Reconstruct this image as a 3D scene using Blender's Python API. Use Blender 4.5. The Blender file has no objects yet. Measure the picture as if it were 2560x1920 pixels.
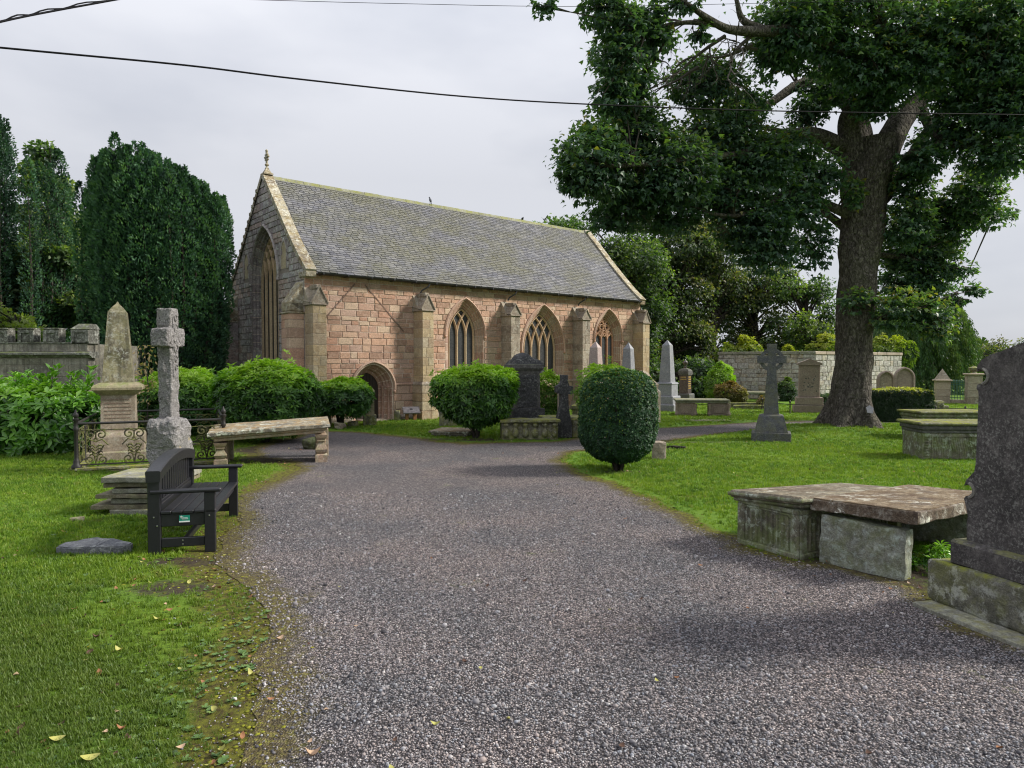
import bpy, bmesh, math, random
import numpy as np
from mathutils import Vector, Matrix, noise as mnoise

# ------------------------------------------------------------------ camera, sky, sun, exposure
scene = bpy.context.scene
COL = scene.collection
EYE = 1.95
FPX = 1740.0
PITCH = math.atan(50.0 / FPX)
cam_data = bpy.data.cameras.new("camera")
cam = bpy.data.objects.new("camera", cam_data)
COL.objects.link(cam)
cam.location = (0, 0, EYE)
cam.rotation_euler = (math.pi / 2 - PITCH, 0, 0)
cam_data.sensor_width = 36.0
cam_data.lens = FPX / 2560.0 * 36.0
cam_data.clip_start = 0.05
cam_data.clip_end = 2000
scene.camera = cam

SUN_DIR = Vector((0.95, 0.06, 0.66)).normalized()
SUN_EL = math.asin(SUN_DIR.z)
SUN_AZ = math.atan2(SUN_DIR.x, SUN_DIR.y)
sun_data = bpy.data.lights.new("sun", 'SUN')
sun_data.energy = 4.6
sun_data.angle = math.radians(10)
sun_data.color = (1.0, 0.95, 0.86)
sun = bpy.data.objects.new("sun", sun_data)
COL.objects.link(sun)
sun.rotation_euler = SUN_DIR.to_track_quat('Z', 'Y').to_euler()

world = bpy.data.worlds.new("World")
scene.world = world
world.use_nodes = True
wt = world.node_tree
wt.nodes.clear()
w_out = wt.nodes.new("ShaderNodeOutputWorld")
w_bg = wt.nodes.new("ShaderNodeBackground")
w_bg.inputs['Strength'].default_value = 0.1
w_sky = wt.nodes.new("ShaderNodeTexSky")
w_sky.sky_type = 'NISHITA'
w_sky.sun_disc = False
w_sky.sun_elevation = SUN_EL
w_sky.sun_rotation = SUN_AZ
w_tc = wt.nodes.new("ShaderNodeTexCoord")
w_map = wt.nodes.new("ShaderNodeMapping")
w_map.inputs['Scale'].default_value = (1.0, 1.0, 2.6)
w_noise = wt.nodes.new("ShaderNodeTexNoise")
w_noise.inputs['Scale'].default_value = 1.7
w_noise.inputs['Detail'].default_value = 5
w_noise.inputs['Roughness'].default_value = 0.5
w_ramp = wt.nodes.new("ShaderNodeValToRGB")
w_ramp.color_ramp.elements[0].position = 0.38
w_ramp.color_ramp.elements[0].color = (0.415, 0.435, 0.49, 1)
w_ramp.color_ramp.elements[1].position = 0.62
w_ramp.color_ramp.elements[1].color = (0.575, 0.585, 0.625, 1)
w_sep = wt.nodes.new("ShaderNodeSeparateXYZ")
w_grad = wt.nodes.new("ShaderNodeMapRange")      # an overcast sky is brighter overhead than at the horizon
w_grad.inputs['From Min'].default_value = 0.25
w_grad.inputs['From Max'].default_value = 1.0
w_grad.inputs['To Min'].default_value = 10.0
w_grad.inputs['To Max'].default_value = 21.0
w_mul = wt.nodes.new("ShaderNodeVectorMath"); w_mul.operation = 'SCALE'
w_mix = wt.nodes.new("ShaderNodeMix"); w_mix.data_type = 'RGBA'
w_mix.inputs['Factor'].default_value = 0.93
L = wt.links.new
L(w_tc.outputs['Generated'], w_map.inputs['Vector'])
L(w_map.outputs[0], w_noise.inputs['Vector'])
L(w_noise.outputs['Fac'], w_ramp.inputs[0])
L(w_tc.outputs['Generated'], w_sep.inputs[0])
L(w_sep.outputs['Z'], w_grad.inputs['Value'])
L(w_ramp.outputs[0], w_mul.inputs[0])
L(w_grad.outputs[0], w_mul.inputs['Scale'])
L(w_sky.outputs[0], w_mix.inputs['A'])
L(w_mul.outputs[0], w_mix.inputs['B'])
L(w_mix.outputs['Result'], w_bg.inputs['Color'])
L(w_bg.outputs[0], w_out.inputs[0])

vs = scene.view_settings
vs.view_transform = 'Standard'
vs.look = 'None'
vs.gamma = 1
vs.use_curve_mapping = False
vs.exposure = 0.36
scene.cycles.filter_width = 1.15

# ------------------------------------------------------------------ survey helpers
_cp, _sp = math.cos(PITCH), math.sin(PITCH)

def ray(px, py):
    a = (px - 1280.0) / FPX
    b = -(py - 960.0) / FPX
    return Vector((a, _cp + b * _sp, -_sp + b * _cp))

def U(px, py, depth):
    """the surveyed point seen in direction (px, py) at the given distance along the ground"""
    r = ray(px, py)
    return Vector((0, 0, EYE)) + r * (depth / r.y)

def G(px, py, z=0.0):
    r = ray(px, py)
    t = (z - EYE) / r.z
    return Vector((0, 0, EYE)) + r * t

def GX(px, depth, z=0.0):
    return Vector(((px - 1280.0) / FPX * depth, depth, z))

# ------------------------------------------------------------------ naming
def tag(o, label=None, cat=None, group=None, kind=None):
    if label: o["label"] = label
    if cat: o["category"] = cat
    if group: o["group"] = group
    if kind: o["kind"] = kind
    return o

def thing(name, label, cat, loc=(0, 0, 0), rz=0.0, group=None, rot=None):
    o = bpy.data.objects.new(name, None)
    o.empty_display_size = 0.2
    COL.objects.link(o)
    o.location = loc
    o.rotation_euler = rot if rot else (0, 0, rz)
    return tag(o, label, cat, group)

def link(name, me, parent=None, mat=None):
    o = bpy.data.objects.new(name, me)
    COL.objects.link(o)
    if parent is not None: o.parent = parent
    if mat is not None and not me.materials: me.materials.append(mat)
    return o

def copy_tree(o, parent=None):
    c = o.copy()
    COL.objects.link(c)
    if parent is not None: c.parent = parent
    for ch in list(o.children):
        copy_tree(ch, c)
    return c

# ------------------------------------------------------------------ mesh building
class MB:
    def __init__(s):
        s.v, s.f, s.t = [], [], []
    def add(s, vs_, fs, tint=0.0, M=None):
        b = len(s.v)
        if M is not None: vs_ = [M @ Vector(p) for p in vs_]
        s.v.extend([tuple(p) for p in vs_])
        for f in fs:
            s.f.append([i + b for i in f]); s.t.append(tint)
        return s
    def box(s, x0, x1, y0, y1, z0, z1, bev=0.0, tint=0.0, M=None):
        c = ((x0 + x1) / 2, (y0 + y1) / 2, (z0 + z1) / 2)
        h = (abs(x1 - x0) / 2, abs(y1 - y0) / 2, abs(z1 - z0) / 2)
        if bev <= 0:
            vs_ = [(c[0] + sx * h[0], c[1] + sy * h[1], c[2] + sz * h[2]) for sx in (-1, 1) for sy in (-1, 1) for sz in (-1, 1)]
            fs = [(0, 1, 3, 2), (4, 6, 7, 5), (0, 4, 5, 1), (2, 3, 7, 6), (0, 2, 6, 4), (1, 5, 7, 3)]
            return s.add(vs_, fs, tint, M)
        bev = min(bev, min(h) * 0.9)
        vs_, idx = [], {}
        for sx in (-1, 1):
            for sy in (-1, 1):
                for sz in (-1, 1):
                    for ax in range(3):
                        p = [h[0] - bev, h[1] - bev, h[2] - bev]
                        p[ax] = h[ax]
                        idx[(sx, sy, sz, ax)] = len(vs_)
                        vs_.append((c[0] + sx * p[0], c[1] + sy * p[1], c[2] + sz * p[2]))
        fs = []
        for ax in range(3):
            o1, o2 = [a for a in range(3) if a != ax]
            for sg in (-1, 1):
                q = []
                for (a, b) in ((-1, -1), (1, -1), (1, 1), (-1, 1)):
                    k = [0, 0, 0]; k[ax] = sg; k[o1] = a; k[o2] = b
                    q.append(idx[(k[0], k[1], k[2], ax)])
                if (sg > 0) == (ax == 1): q.reverse()
                fs.append(q)
        for ax in range(3):
            o1, o2 = [a for a in range(3) if a != ax]
            for a in (-1, 1):
                for b in (-1, 1):
                    k0 = [0, 0, 0]; k0[o1] = a; k0[o2] = b; k0[ax] = -1
                    k1 = list(k0); k1[ax] = 1
                    q = [idx[(*k0, o1)], idx[(*k1, o1)], idx[(*k1, o2)], idx[(*k0, o2)]]
                    if a * b * (1 if ax != 1 else -1) < 0: q.reverse()
                    fs.append(q)
        for sx in (-1, 1):
            for sy in (-1, 1):
                for sz in (-1, 1):
                    q = [idx[(sx, sy, sz, a)] for a in range(3)]
                    if sx * sy * sz < 0: q.reverse()
                    fs.append(q)
        return s.add(vs_, fs, tint, M)
    def prism(s, pts, y0, y1, tint=0.0, M=None, inset=0.0, bulge=0.0):
        """polygon pts (x,z) counter-clockwise seen from -y, extruded from y0 (front) to y1"""
        n = len(pts)
        cx = sum(p[0] for p in pts) / n; cz = sum(p[1] for p in pts) / n
        front = []
        if inset > 0:
            for (x, z) in pts:
                dx, dz = cx - x, cz - z
                l = math.hypot(dx, dz) or 1
                k = min(inset * 1.3, l * .4) / l
                front.append((x + dx * k, y0 - bulge, z + dz * k))
        vs_ = [(x, y1, z) for x, z in pts] + [(x, y0, z) for x, z in pts] + front
        fs = [list(range(n))[::-1]]
        for i in range(n):
            j = (i + 1) % n
            fs.append([i, j, n + j, n + i][::-1])
            if inset > 0: fs.append([n + i, n + j, 2 * n + j, 2 * n + i][::-1])
        fs.append([2 * n + i for i in range(n)] if inset > 0 else [n + i for i in range(n)])
        return s.add(vs_, fs, tint, M)
    def lathe(s, prof, seg=24, M=None, tint=0.0, ph=0.0, sx=1.0, sy=1.0):
        vs_, fs = [], []
        for (r, z) in prof:
            for k in range(seg):
                a = ph + 2 * math.pi * k / seg
                vs_.append((r * math.cos(a) * sx, r * math.sin(a) * sy, z))
        m = len(prof)
        for i in range(m - 1):
            for k in range(seg):
                k2 = (k + 1) % seg
                fs.append((i * seg + k, i * seg + k2, (i + 1) * seg + k2, (i + 1) * seg + k))
        fs.append([k for k in range(seg)][::-1]); fs.append([(m - 1) * seg + k for k in range(seg)])
        return s.add(vs_, fs, tint, M)
    def square(s, prof, wy=None, M=None, tint=0.0):
        """square-plan stack: prof = (half width, z); wy = function of the half width giving the half depth"""
        vs_, fs = [], []
        for (h, z) in prof:
            hy = wy(h) if wy else h
            vs_ += [(-h, -hy, z), (h, -hy, z), (h, hy, z), (-h, hy, z)]
        m = len(prof)
        for i in range(m - 1):
            for k in range(4):
                k2 = (k + 1) % 4
                fs.append((i * 4 + k, i * 4 + k2, i * 4 + 4 + k2, i * 4 + 4 + k))
        fs.append((3, 2, 1, 0)); fs.append((m * 4 - 4, m * 4 - 3, m * 4 - 2, m * 4 - 1))
        return s.add(vs_, fs, tint, M)
    def tube(s, pts, rad, seg=6, tint=0.0, M=None, cap=True, wob=0.0):
        pts = [Vector(p) for p in pts]
        n = len(pts)
        if not hasattr(rad, '__len__'): rad = [rad] * n
        t0 = (pts[1] - pts[0]).normalized()
        up = Vector((0, 0, 1)) if abs(t0.z) < .9 else Vector((1, 0, 0))
        nx = t0.cross(up).normalized()
        vs_, fs = [], []
        for i in range(n):
            t = (pts[min(i + 1, n - 1)] - pts[max(i - 1, 0)])
            t = t.normalized() if t.length > 1e-9 else t0
            nx = (nx - t * nx.dot(t))
            nx = nx.normalized() if nx.length > 1e-6 else t.orthogonal().normalized()
            ny = t.cross(nx)
            for k in range(seg):
                a = 2 * math.pi * k / seg
                r = rad[i]
                if wob: r *= 1 + wob * mnoise.noise(Vector((math.cos(a) * 1.3 + pts[i].x, math.sin(a) * 1.3 + pts[i].y, pts[i].z * .9)))
                vs_.append(pts[i] + nx * (r * math.cos(a)) + ny * (r * math.sin(a)))
        for i in range(n - 1):
            for k in range(seg):
                k2 = (k + 1) % seg
                fs.append((i * seg + k, i * seg + k2, i * seg + seg + k2, i * seg + seg + k))
        if cap:
            fs.append([k for k in range(seg)][::-1]); fs.append([(n - 1) * seg + k for k in range(seg)])
        return s.add(vs_, fs, tint, M)
    def build(s, name, mat, parent=None, smooth=False, angle=None):
        me = bpy.data.meshes.new(name)
        me.from_pydata(s.v, [], s.f)
        me.update()
        if any(t != 0 for t in s.t):
            a = me.attributes.new('tint', 'FLOAT', 'FACE')
            a.data.foreach_set('value', s.t)
        if smooth:
            me.polygons.foreach_set('use_smooth', [True] * len(me.polygons))
            if angle:
                me.set_sharp_from_angle(angle=math.radians(angle))
        return link(name, me, parent, mat)

def rock_mesh(name, dims, mat, parent=None, cuts=5, amp=.02, freq=2.5, rnd=0.25, seed=0, M=None, tint=0.0, base_flat=False, smooth=False):
    """a rough-hewn block: box with dims, corners eased by rnd, surface broken up by noise"""
    bm = bmesh.new()
    bmesh.ops.create_cube(bm, size=2)
    n = cuts
    bmesh.ops.subdivide_edges(bm, edges=bm.edges, cuts=n, use_grid_fill=True)
    dx, dy, dz = [d / 2 for d in dims]
    mn = min(dx, dy, dz)
    for v in bm.verts:
        p = v.co.copy()
        # ease the corners in real units
        q = Vector((p.x * dx, p.y * dy, p.z * dz))
        r = mn * rnd
        c = Vector((max(-dx + r, min(dx - r, q.x)), max(-dy + r, min(dy - r, q.y)), max(-dz + r, min(dz - r, q.z))))
        d = q - c
        if d.length > 1e-6: q = c + d.normalized() * min(d.length, r)
        nn = mnoise.noise_vector((q + Vector((seed * 7.3, seed * 3.1, seed))) * freq) * amp \
            + mnoise.noise_vector((q + Vector((seed, seed * 5.1, 3))) * freq * 3.1) * amp * .45
        q += nn
        v.co = q
    if M is not None: bmesh.ops.transform(bm, matrix=M, verts=bm.verts)
    me = bpy.data.meshes.new(name)
    bm.to_mesh(me); bm.free()
    if smooth: me.polygons.foreach_set('use_smooth', [True] * len(me.polygons))
    if tint:
        a = me.attributes.new('tint', 'FLOAT', 'FACE'); a.data.foreach_set('value', [tint] * len(me.polygons))
    return link(name, me, parent, mat)

def np_mesh(name, V, F, mat, parent=None, tint=None, smooth=False):
    """V (n,3) floats, F (m,3) ints, tint (m,)"""
    me = bpy.data.meshes.new(name)
    V = np.ascontiguousarray(V, dtype=np.float32); F = np.ascontiguousarray(F, dtype=np.int32)
    k = F.shape[1]
    me.vertices.add(len(V)); me.vertices.foreach_set('co', V.ravel())
    me.loops.add(F.size); me.loops.foreach_set('vertex_index', F.ravel())
    me.polygons.add(len(F))
    me.polygons.foreach_set('loop_start', np.arange(0, F.size, k, dtype=np.int32))
    me.polygons.foreach_set('loop_total', np.full(len(F), k, dtype=np.int32))
    me.update(calc_edges=True)
    if smooth: me.polygons.foreach_set('use_smooth', np.ones(len(F), dtype=bool))
    if tint is not None:
        a = me.attributes.new('tint', 'FLOAT', 'FACE'); a.data.foreach_set('value', np.asarray(tint, dtype=np.float32))
    me.validate()
    return link(name, me, parent, mat)

# ------------------------------------------------------------------ materials
class NT:
    def __init__(s, name):
        s.m = bpy.data.materials.new(name); s.m.use_nodes = True
        s.t = s.m.node_tree; s.t.nodes.clear()
        s.out = s.t.nodes.new('ShaderNodeOutputMaterial')
        s.tc = s.t.nodes.new('ShaderNodeTexCoord')
    def n(s, kind, **kw):
        nd = s.t.nodes.new(kind)
        for k, v in kw.items():
            if k.startswith('_'): setattr(nd, k[1:], v)
        return nd
    def set(s, sock, v):
        if hasattr(v, 'is_output') or isinstance(v, bpy.types.NodeSocket): s.t.links.new(v, sock)
        elif isinstance(v, (tuple, list)): sock.default_value = tuple(v) + ((1.0,) if len(v) == 3 and len(sock.default_value) == 4 else ())
        else: sock.default_value = v
    def noise(s, scale, detail=4, rough=.55, vec=None, dist=0.0):
        nd = s.n('ShaderNodeTexNoise')
        nd.inputs['Scale'].default_value = scale; nd.inputs['Detail'].default_value = detail
        nd.inputs['Roughness'].default_value = rough; nd.inputs['Distortion'].default_value = dist
        s.set(nd.inputs['Vector'], vec or s.tc.outputs['Object'])
        return nd.outputs['Fac']
    def vor(s, scale, vec=None, feature='F1', out='Distance', rnd=1.0):
        nd = s.n('ShaderNodeTexVoronoi'); nd.feature = feature
        nd.inputs['Scale'].default_value = scale; nd.inputs['Randomness'].default_value = rnd
        s.set(nd.inputs['Vector'], vec or s.tc.outputs['Object'])
        return nd.outputs[out]
    def ramp(s, fac, stops, interp='LINEAR'):
        nd = s.n('ShaderNodeValToRGB'); cr = nd.color_ramp; cr.interpolation = interp
        while len(cr.elements) < len(stops): cr.elements.new(.5)
        for e, (p, c) in zip(cr.elements, stops):
            e.position = p
            e.color = (c, c, c, 1) if not hasattr(c, '__len__') else (*c, 1)
        s.set(nd.inputs[0], fac); return nd.outputs[0]
    def mix(s, a, b, fac, mode='MIX'):
        nd = s.n('ShaderNodeMix'); nd.data_type = 'RGBA'; nd.blend_type = mode
        s.set(nd.inputs['Factor'], fac); s.set(nd.inputs['A'], a); s.set(nd.inputs['B'], b)
        return nd.outputs['Result']
    def math(s, op, a, b=0.0, clamp=False):
        nd = s.n('ShaderNodeMath'); nd.operation = op; nd.use_clamp = clamp
        s.set(nd.inputs[0], a); s.set(nd.inputs[1], b); return nd.outputs[0]
    def attr(s, name):
        nd = s.n('ShaderNodeAttribute'); nd.attribute_name = name; return nd.outputs['Fac']
    def rnd(s):
        return s.n('ShaderNodeObjectInfo').outputs['Random']
    def nz(s):
        g = s.n('ShaderNodeNewGeometry'); sp = s.n('ShaderNodeSeparateXYZ')
        s.t.links.new(g.outputs['Normal'], sp.inputs[0]); return sp.outputs['Z']
    def mapping(s, scale=(1, 1, 1), rot=(0, 0, 0), vec=None):
        nd = s.n('ShaderNodeMapping'); nd.inputs['Scale'].default_value = scale; nd.inputs['Rotation'].default_value = rot
        s.set(nd.inputs['Vector'], vec or s.tc.outputs['Object']); return nd.outputs[0]
    def bump(s, h, strength=.5, dist=.01, normal=None):
        nd = s.n('ShaderNodeBump'); nd.inputs['Strength'].default_value = strength; nd.inputs['Distance'].default_value = dist
        s.set(nd.inputs['Height'], h)
        if normal: s.set(nd.inputs['Normal'], normal)
        return nd.outputs[0]
    def principled(s, col, rough=.85, spec=.3, normal=None, metallic=0.0, **kw):
        nd = s.n('ShaderNodeBsdfPrincipled')
        s.set(nd.inputs['Base Color'], col); s.set(nd.inputs['Roughness'], rough)
        nd.inputs['Specular IOR Level'].default_value = spec; nd.inputs['Metallic'].default_value = metallic
        if normal: s.set(nd.inputs['Normal'], normal)
        for k, v in kw.items(): s.set(nd.inputs[k.replace('_', ' ')], v)
        return nd.outputs[0]
    def done(s, shader):
        s.t.links.new(shader, s.out.inputs[0]); return s.m

def stone(name, cols, dark=(.12, .09, .07), dark_amt=.5, light=(.5, .46, .4), light_amt=.25, scale=1.0,
          lichen=(.55, .56, .5), lichen_amt=0.0, lich_scale=14, moss=(.10, .13, .03), moss_amt=0.0, streak=0.0,
          bump=.5, bdist=.012, rough=.9, speck=0.0, spec=.25, side_moss=0.0):
    b = NT(name)
    k = len(cols)
    c = b.ramp(b.attr('tint'), [(i / max(k - 1, 1), col) for i, col in enumerate(cols)]) if k > 1 else tuple(cols[0])
    n1 = b.noise(1.6 * scale, 5, .6)
    f = b.math('MULTIPLY', b.ramp(n1, [(.44, 0), (.62, 1)]), dark_amt)
    c = b.mix(c, dark, f)
    n2 = b.noise(9 * scale, 5, .65)
    c = b.mix(c, light, b.math('MULTIPLY', b.ramp(n2, [(.5, 0), (.63, 1)]), light_amt))
    fine = b.noise(70 * scale, 3, .7)
    c = b.mix(c, b.ramp(fine, [(.3, .35), (.7, 1.5)]), .6, 'MULTIPLY')
    c = b.mix(c, b.ramp(b.noise(24 * scale, 4, .75), [(.34, .55), (.66, 1.3)]), .6, 'MULTIPLY')
    if streak:
        sv = b.mapping((9, 9, .9))
        c = b.mix(c, dark, b.math('MULTIPLY', b.ramp(b.noise(1.0, 4, .6, sv), [(.47, 0), (.6, 1)]), streak))
    if lichen_amt:
        l = b.noise(lich_scale, 6, .72, dist=.4)
        lm = b.math('MULTIPLY', b.ramp(l, [(.535, 0), (.575, 1)]), b.ramp(b.noise(2.3 * scale, 3), [(.42, .15), (.58, 1)]))
        c = b.mix(c, lichen, b.math('MULTIPLY', lm, lichen_amt))
        d = b.noise(lich_scale * .8, 5, .7, vec=b.mapping((1, 1, 1), (1, 2, .5)))
        c = b.mix(c, dark, b.math('MULTIPLY', b.ramp(d, [(.55, 0), (.60, 1)]), lichen_amt * .75))
    if speck:
        c = b.mix(c, (.03, .03, .035), b.math('MULTIPLY', b.ramp(b.noise(90, 2, .6), [(.53, 0), (.57, 1)]), speck))
        c = b.mix(c, (.62, .6, .6), b.math('MULTIPLY', b.ramp(b.noise(75, 2, .6, vec=b.mapping((1, 1, 1), (.5, 1, 2))), [(.56, 0), (.6, 1)]), speck * .8))
    if moss_amt or side_moss:
        mn = b.ramp(b.noise(5 * scale, 6, .7), [(.42, 0), (.60, 1)])
        up = b.ramp(b.nz(), [(.25, side_moss), (.85, max(moss_amt, side_moss))])
        mc = b.mix(moss, tuple(min(1, x * 1.9) for x in moss), b.noise(30, 3))
        c = b.mix(c, mc, b.math('MULTIPLY', mn, up))
    h = b.math('ADD', b.math('MULTIPLY', b.noise(14 * scale, 6, .7), 1.0), b.math('MULTIPLY', fine, .35))
    nrm = b.bump(h, bump, bdist)
    r = b.ramp(b.noise(6 * scale, 3), [(.3, rough - .12), (.7, rough)])
    return b.done(b.principled(c, r, spec, nrm))

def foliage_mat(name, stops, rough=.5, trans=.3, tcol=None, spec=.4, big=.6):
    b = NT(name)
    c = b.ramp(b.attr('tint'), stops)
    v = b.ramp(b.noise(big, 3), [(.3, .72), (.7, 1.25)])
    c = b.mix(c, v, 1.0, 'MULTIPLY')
    p = b.principled(c, rough, spec)
    tr = b.n('ShaderNodeBsdfTranslucent')
    b.set(tr.inputs[0], b.mix(c, tcol or (1.6, 1.9, .5), 1.0, 'MULTIPLY'))
    ms = b.n('ShaderNodeMixShader'); ms.inputs[0].default_value = trans
    b.t.links.new(p, ms.inputs[1]); b.t.links.new(tr.outputs[0], ms.inputs[2])
    return b.done(ms.outputs[0])

def plain(name, col, rough=.6, spec=.4, metallic=0.0, var=.25, nscale=8, bump=.2, bdist=.004):
    b = NT(name)
    n = b.noise(nscale, 5, .6)
    c = b.mix(col, tuple(x * (1 - var) for x in col), b.ramp(n, [(.35, 0), (.7, 1)]))
    return b.done(b.principled(c, b.ramp(b.noise(nscale * 2, 3), [(.3, max(rough - .12, .05)), (.7, rough)]), spec, b.bump(b.noise(nscale * 6, 4), bump, bdist), metallic))

M_RED = stone('sandstone_pink', [(.53, .33, .23), (.46, .265, .185), (.56, .375, .265), (.51, .345, .27), (.37, .23, .165), (.58, .43, .31), (.49, .31, .23), (.55, .34, .235)],
              dark=(.16, .105, .08), dark_amt=.22, light=(.58, .43, .33), light_amt=.4, bump=.7, bdist=.02)
M_GABLE = stone('sandstone_grey_purple', [(.36, .30, .30), (.29, .245, .26), (.42, .37, .35), (.33, .30, .31), (.25, .205, .21), (.42, .31, .275), (.38, .365, .37)],
                dark=(.10, .085, .08), dark_amt=.4, light=(.48, .45, .41), light_amt=.4, lichen_amt=.75, lich_scale=6, bump=.8, bdist=.02)
M_SAND = stone('sandstone_buff', [(.46, .35, .20), (.40, .30, .18), (.50, .41, .26), (.42, .35, .25), (.36, .26, .17), (.52, .40, .23)],
               dark=(.17, .13, .09), dark_amt=.45, light=(.56, .50, .38), light_amt=.35, bump=.5)
M_WORN = stone('sandstone_worn_grey', [(.35, .29, .22), (.27, .22, .17), (.40, .34, .26), (.30, .25, .21)],
               dark=(.11, .09, .07), dark_amt=.5, light=(.46, .42, .34), light_amt=.4, lichen_amt=.35, lich_scale=8, bump=.8, bdist=.02)
M_MORTAR = stone('lime_mortar', [(.66, .55, .45)], dark=(.40, .32, .25), dark_amt=.3, light_amt=.1, bump=.4)
M_MORTAR_G = stone('old_mortar_grey', [(.28, .24, .21)], dark=(.14, .11, .1), dark_amt=.4, light_amt=.1, bump=.4)
M_ARCH = stone('sandstone_dressed_pink', [(.46, .30, .22), (.40, .25, .19), (.49, .36, .27), (.42, .33, .27), (.37, .23, .18)],
               dark=(.15, .10, .08), dark_amt=.35, light=(.55, .42, .33), light_amt=.3, bump=.5)
M_TRACERY = stone('sandstone_tracery', [(.58, .45, .29), (.50, .33, .20)], dark=(.3, .2, .13), dark_amt=.3, light_amt=.2, bump=.3)
M_TRACERY_R = stone('sandstone_tracery_red', [(.48, .26, .16), (.55, .38, .26)], dark=(.2, .12, .08), dark_amt=.3, light_amt=.2, bump=.3)
M_SKEW = stone('skew_lichened', [(.38, .35, .27), (.33, .29, .21), (.42, .39, .31)], dark=(.12, .08, .05), dark_amt=.7, light=(.6, .58, .5), light_amt=.5, lichen_amt=.9, lich_scale=8,
               lichen=(.62, .62, .55), moss=(.22, .16, .05), moss_amt=.45, side_moss=.25, bump=.9, bdist=.03)
M_RIDGE = stone('ridge_mossy', [(.27, .27, .2)], dark=(.12, .12, .08), moss=(.15, .155, .035), moss_amt=.9, side_moss=.7, bump=.8)

def slate_mat():
    b = NT('roof_slate')
    c = b.ramp(b.attr('tint'), [(0, (.095, .095, .11)), (.3, (.145, .145, .16)), (.5, (.115, .112, .118)), (.8, (.19, .187, .19)), (1, (.07, .074, .092))])
    big = b.noise(.55, 6, .68, vec=b.mapping((.8, .8, 1.5)))
    mossy = b.math('MULTIPLY', b.ramp(big, [(.40, 0), (.58, 1)]), b.ramp(b.noise(9, 4, .7), [(.3, .25), (.65, 1)]))
    c = b.mix(c, (.125, .12, .055), b.math('MULTIPLY', mossy, .8))
    c = b.mix(c, b.ramp(b.noise(25, 3), [(.3, .7), (.7, 1.25)]), .6, 'MULTIPLY')
    sp = b.ramp(b.noise(7, 6, .75), [(.67, 0), (.70, 1)])
    c = b.mix(c, (.45, .44, .4), b.math('MULTIPLY', sp, .6))
    return b.done(b.principled(c, .62, .45, b.bump(b.noise(18, 5), .4, .008)))
M_SLATE = slate_mat()
M_DARK = plain('dark_void', (.015, .014, .013), .9, .1)
M_GUTTER = plain('cast_iron_gutter', (.025, .026, .03), .45, .5)
M_DOOR = plain('dark_door_wood', (.045, .032, .026), .6, .3)
M_LEAD = plain('lead_strip', (.06, .062, .065), .5, .4)

def glass_mat():
    b = NT('leaded_glass')
    v = b.mapping((1, 1, 1))
    br = b.n('ShaderNodeTexBrick'); b.set(br.inputs['Vector'], b.tc.outputs['UV'])
    br.inputs['Scale'].default_value = 1
    c = b.mix((.015, .017, .02), (.06, .062, .066), b.noise(14, 4))
    gr = b.ramp(b.noise(30, 2), [(.4, .25), (.6, .6)])
    return b.done(b.principled(c, gr, .3, b.bump(b.noise(22, 3), .8, .01)))
M_GLASS = glass_mat()

M_GRANITE = stone('grey_granite_rough', [(.33, .31, .30)], dark=(.10, .095, .10), dark_amt=.45, light=(.52, .49, .46), light_amt=.5, scale=1.6, speck=.9, bump=1.0, bdist=.06)
M_GRANITE_S = stone('grey_granite_smooth', [(.26, .27, .30)], dark=(.12, .12, .14), dark_amt=.4, light_amt=.2, speck=.35, bump=.15, rough=.55, spec=.5)
M_GRANITE_D = stone('blue_grey_granite', [(.075, .078, .088)], dark=(.035, .037, .044), dark_amt=.5, light=(.2, .2, .2), light_amt=.25, speck=.25, bump=.3, rough=.75, moss=(.14, .14, .03), side_moss=.2, spec=.25)
M_PINKG = stone('pink_granite', [(.44, .33, .30)], dark=(.25, .18, .17), dark_amt=.2, light_amt=.2, speck=.35, bump=.15, rough=.55, spec=.5)
M_BROWNST = stone('brown_grey_sandstone', [(.32, .25, .21)], dark=(.16, .12, .1), dark_amt=.35, light_amt=.2, bump=.3)
M_BLACKST = stone('blackened_stone', [(.055, .055, .058)], dark=(.02, .02, .022), dark_amt=.5, light=(.15, .15, .15), light_amt=.3, lichen_amt=.25, lich_scale=20, bump=1.0, bdist=.03, rough=.8)
M_BLACKSM = stone('blackened_dressed', [(.10, .095, .09)], dark=(.04, .04, .04), dark_amt=.5, light=(.2, .19, .18), light_amt=.3, lichen_amt=.2, bump=.5, moss=(.09, .11, .04), moss_amt=.4)
M_PALE = stone('pale_yellow_sandstone', [(.34, .29, .19)], dark=(.15, .12, .08), dark_amt=.5, light=(.5, .46, .36), light_amt=.3, streak=.35, moss=(.13, .15, .05), moss_amt=.9, side_moss=.15, bump=.5)
M_PALEPINK = stone('pale_pink_sandstone', [(.31, .255, .19)], dark=(.17, .13, .10), dark_amt=.5, light_amt=.3, streak=.3, lichen_amt=.2, moss_amt=.5, bump=.5)
M_TABLE = stone('ledger_weathered', [(.28, .25, .185)], dark=(.10, .09, .08), dark_amt=.7, light=(.55, .54, .47), light_amt=.6, lichen_amt=.9, lich_scale=9, lichen=(.6, .63, .52),
                moss=(.22, .14, .055), moss_amt=.7, bump=1.0, bdist=.03)
M_TABLELEG = stone('baluster_sandstone', [(.36, .25, .18)], dark=(.2, .17, .13), dark_amt=.7, light=(.45, .43, .36), light_amt=.5, moss=(.14, .15, .07), side_moss=.4, bump=.6)
M_TOMBA = stone('tomb_green_sandstone', [(.19, .175, .125)], dark=(.06, .055, .04), dark_amt=.75, light=(.42, .44, .38), light_amt=.5, lichen_amt=.9, lich_scale=11, lichen=(.45, .50, .42),
                moss=(.10, .13, .035), moss_amt=.5, side_moss=.55, streak=.4, bump=.8)
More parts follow.
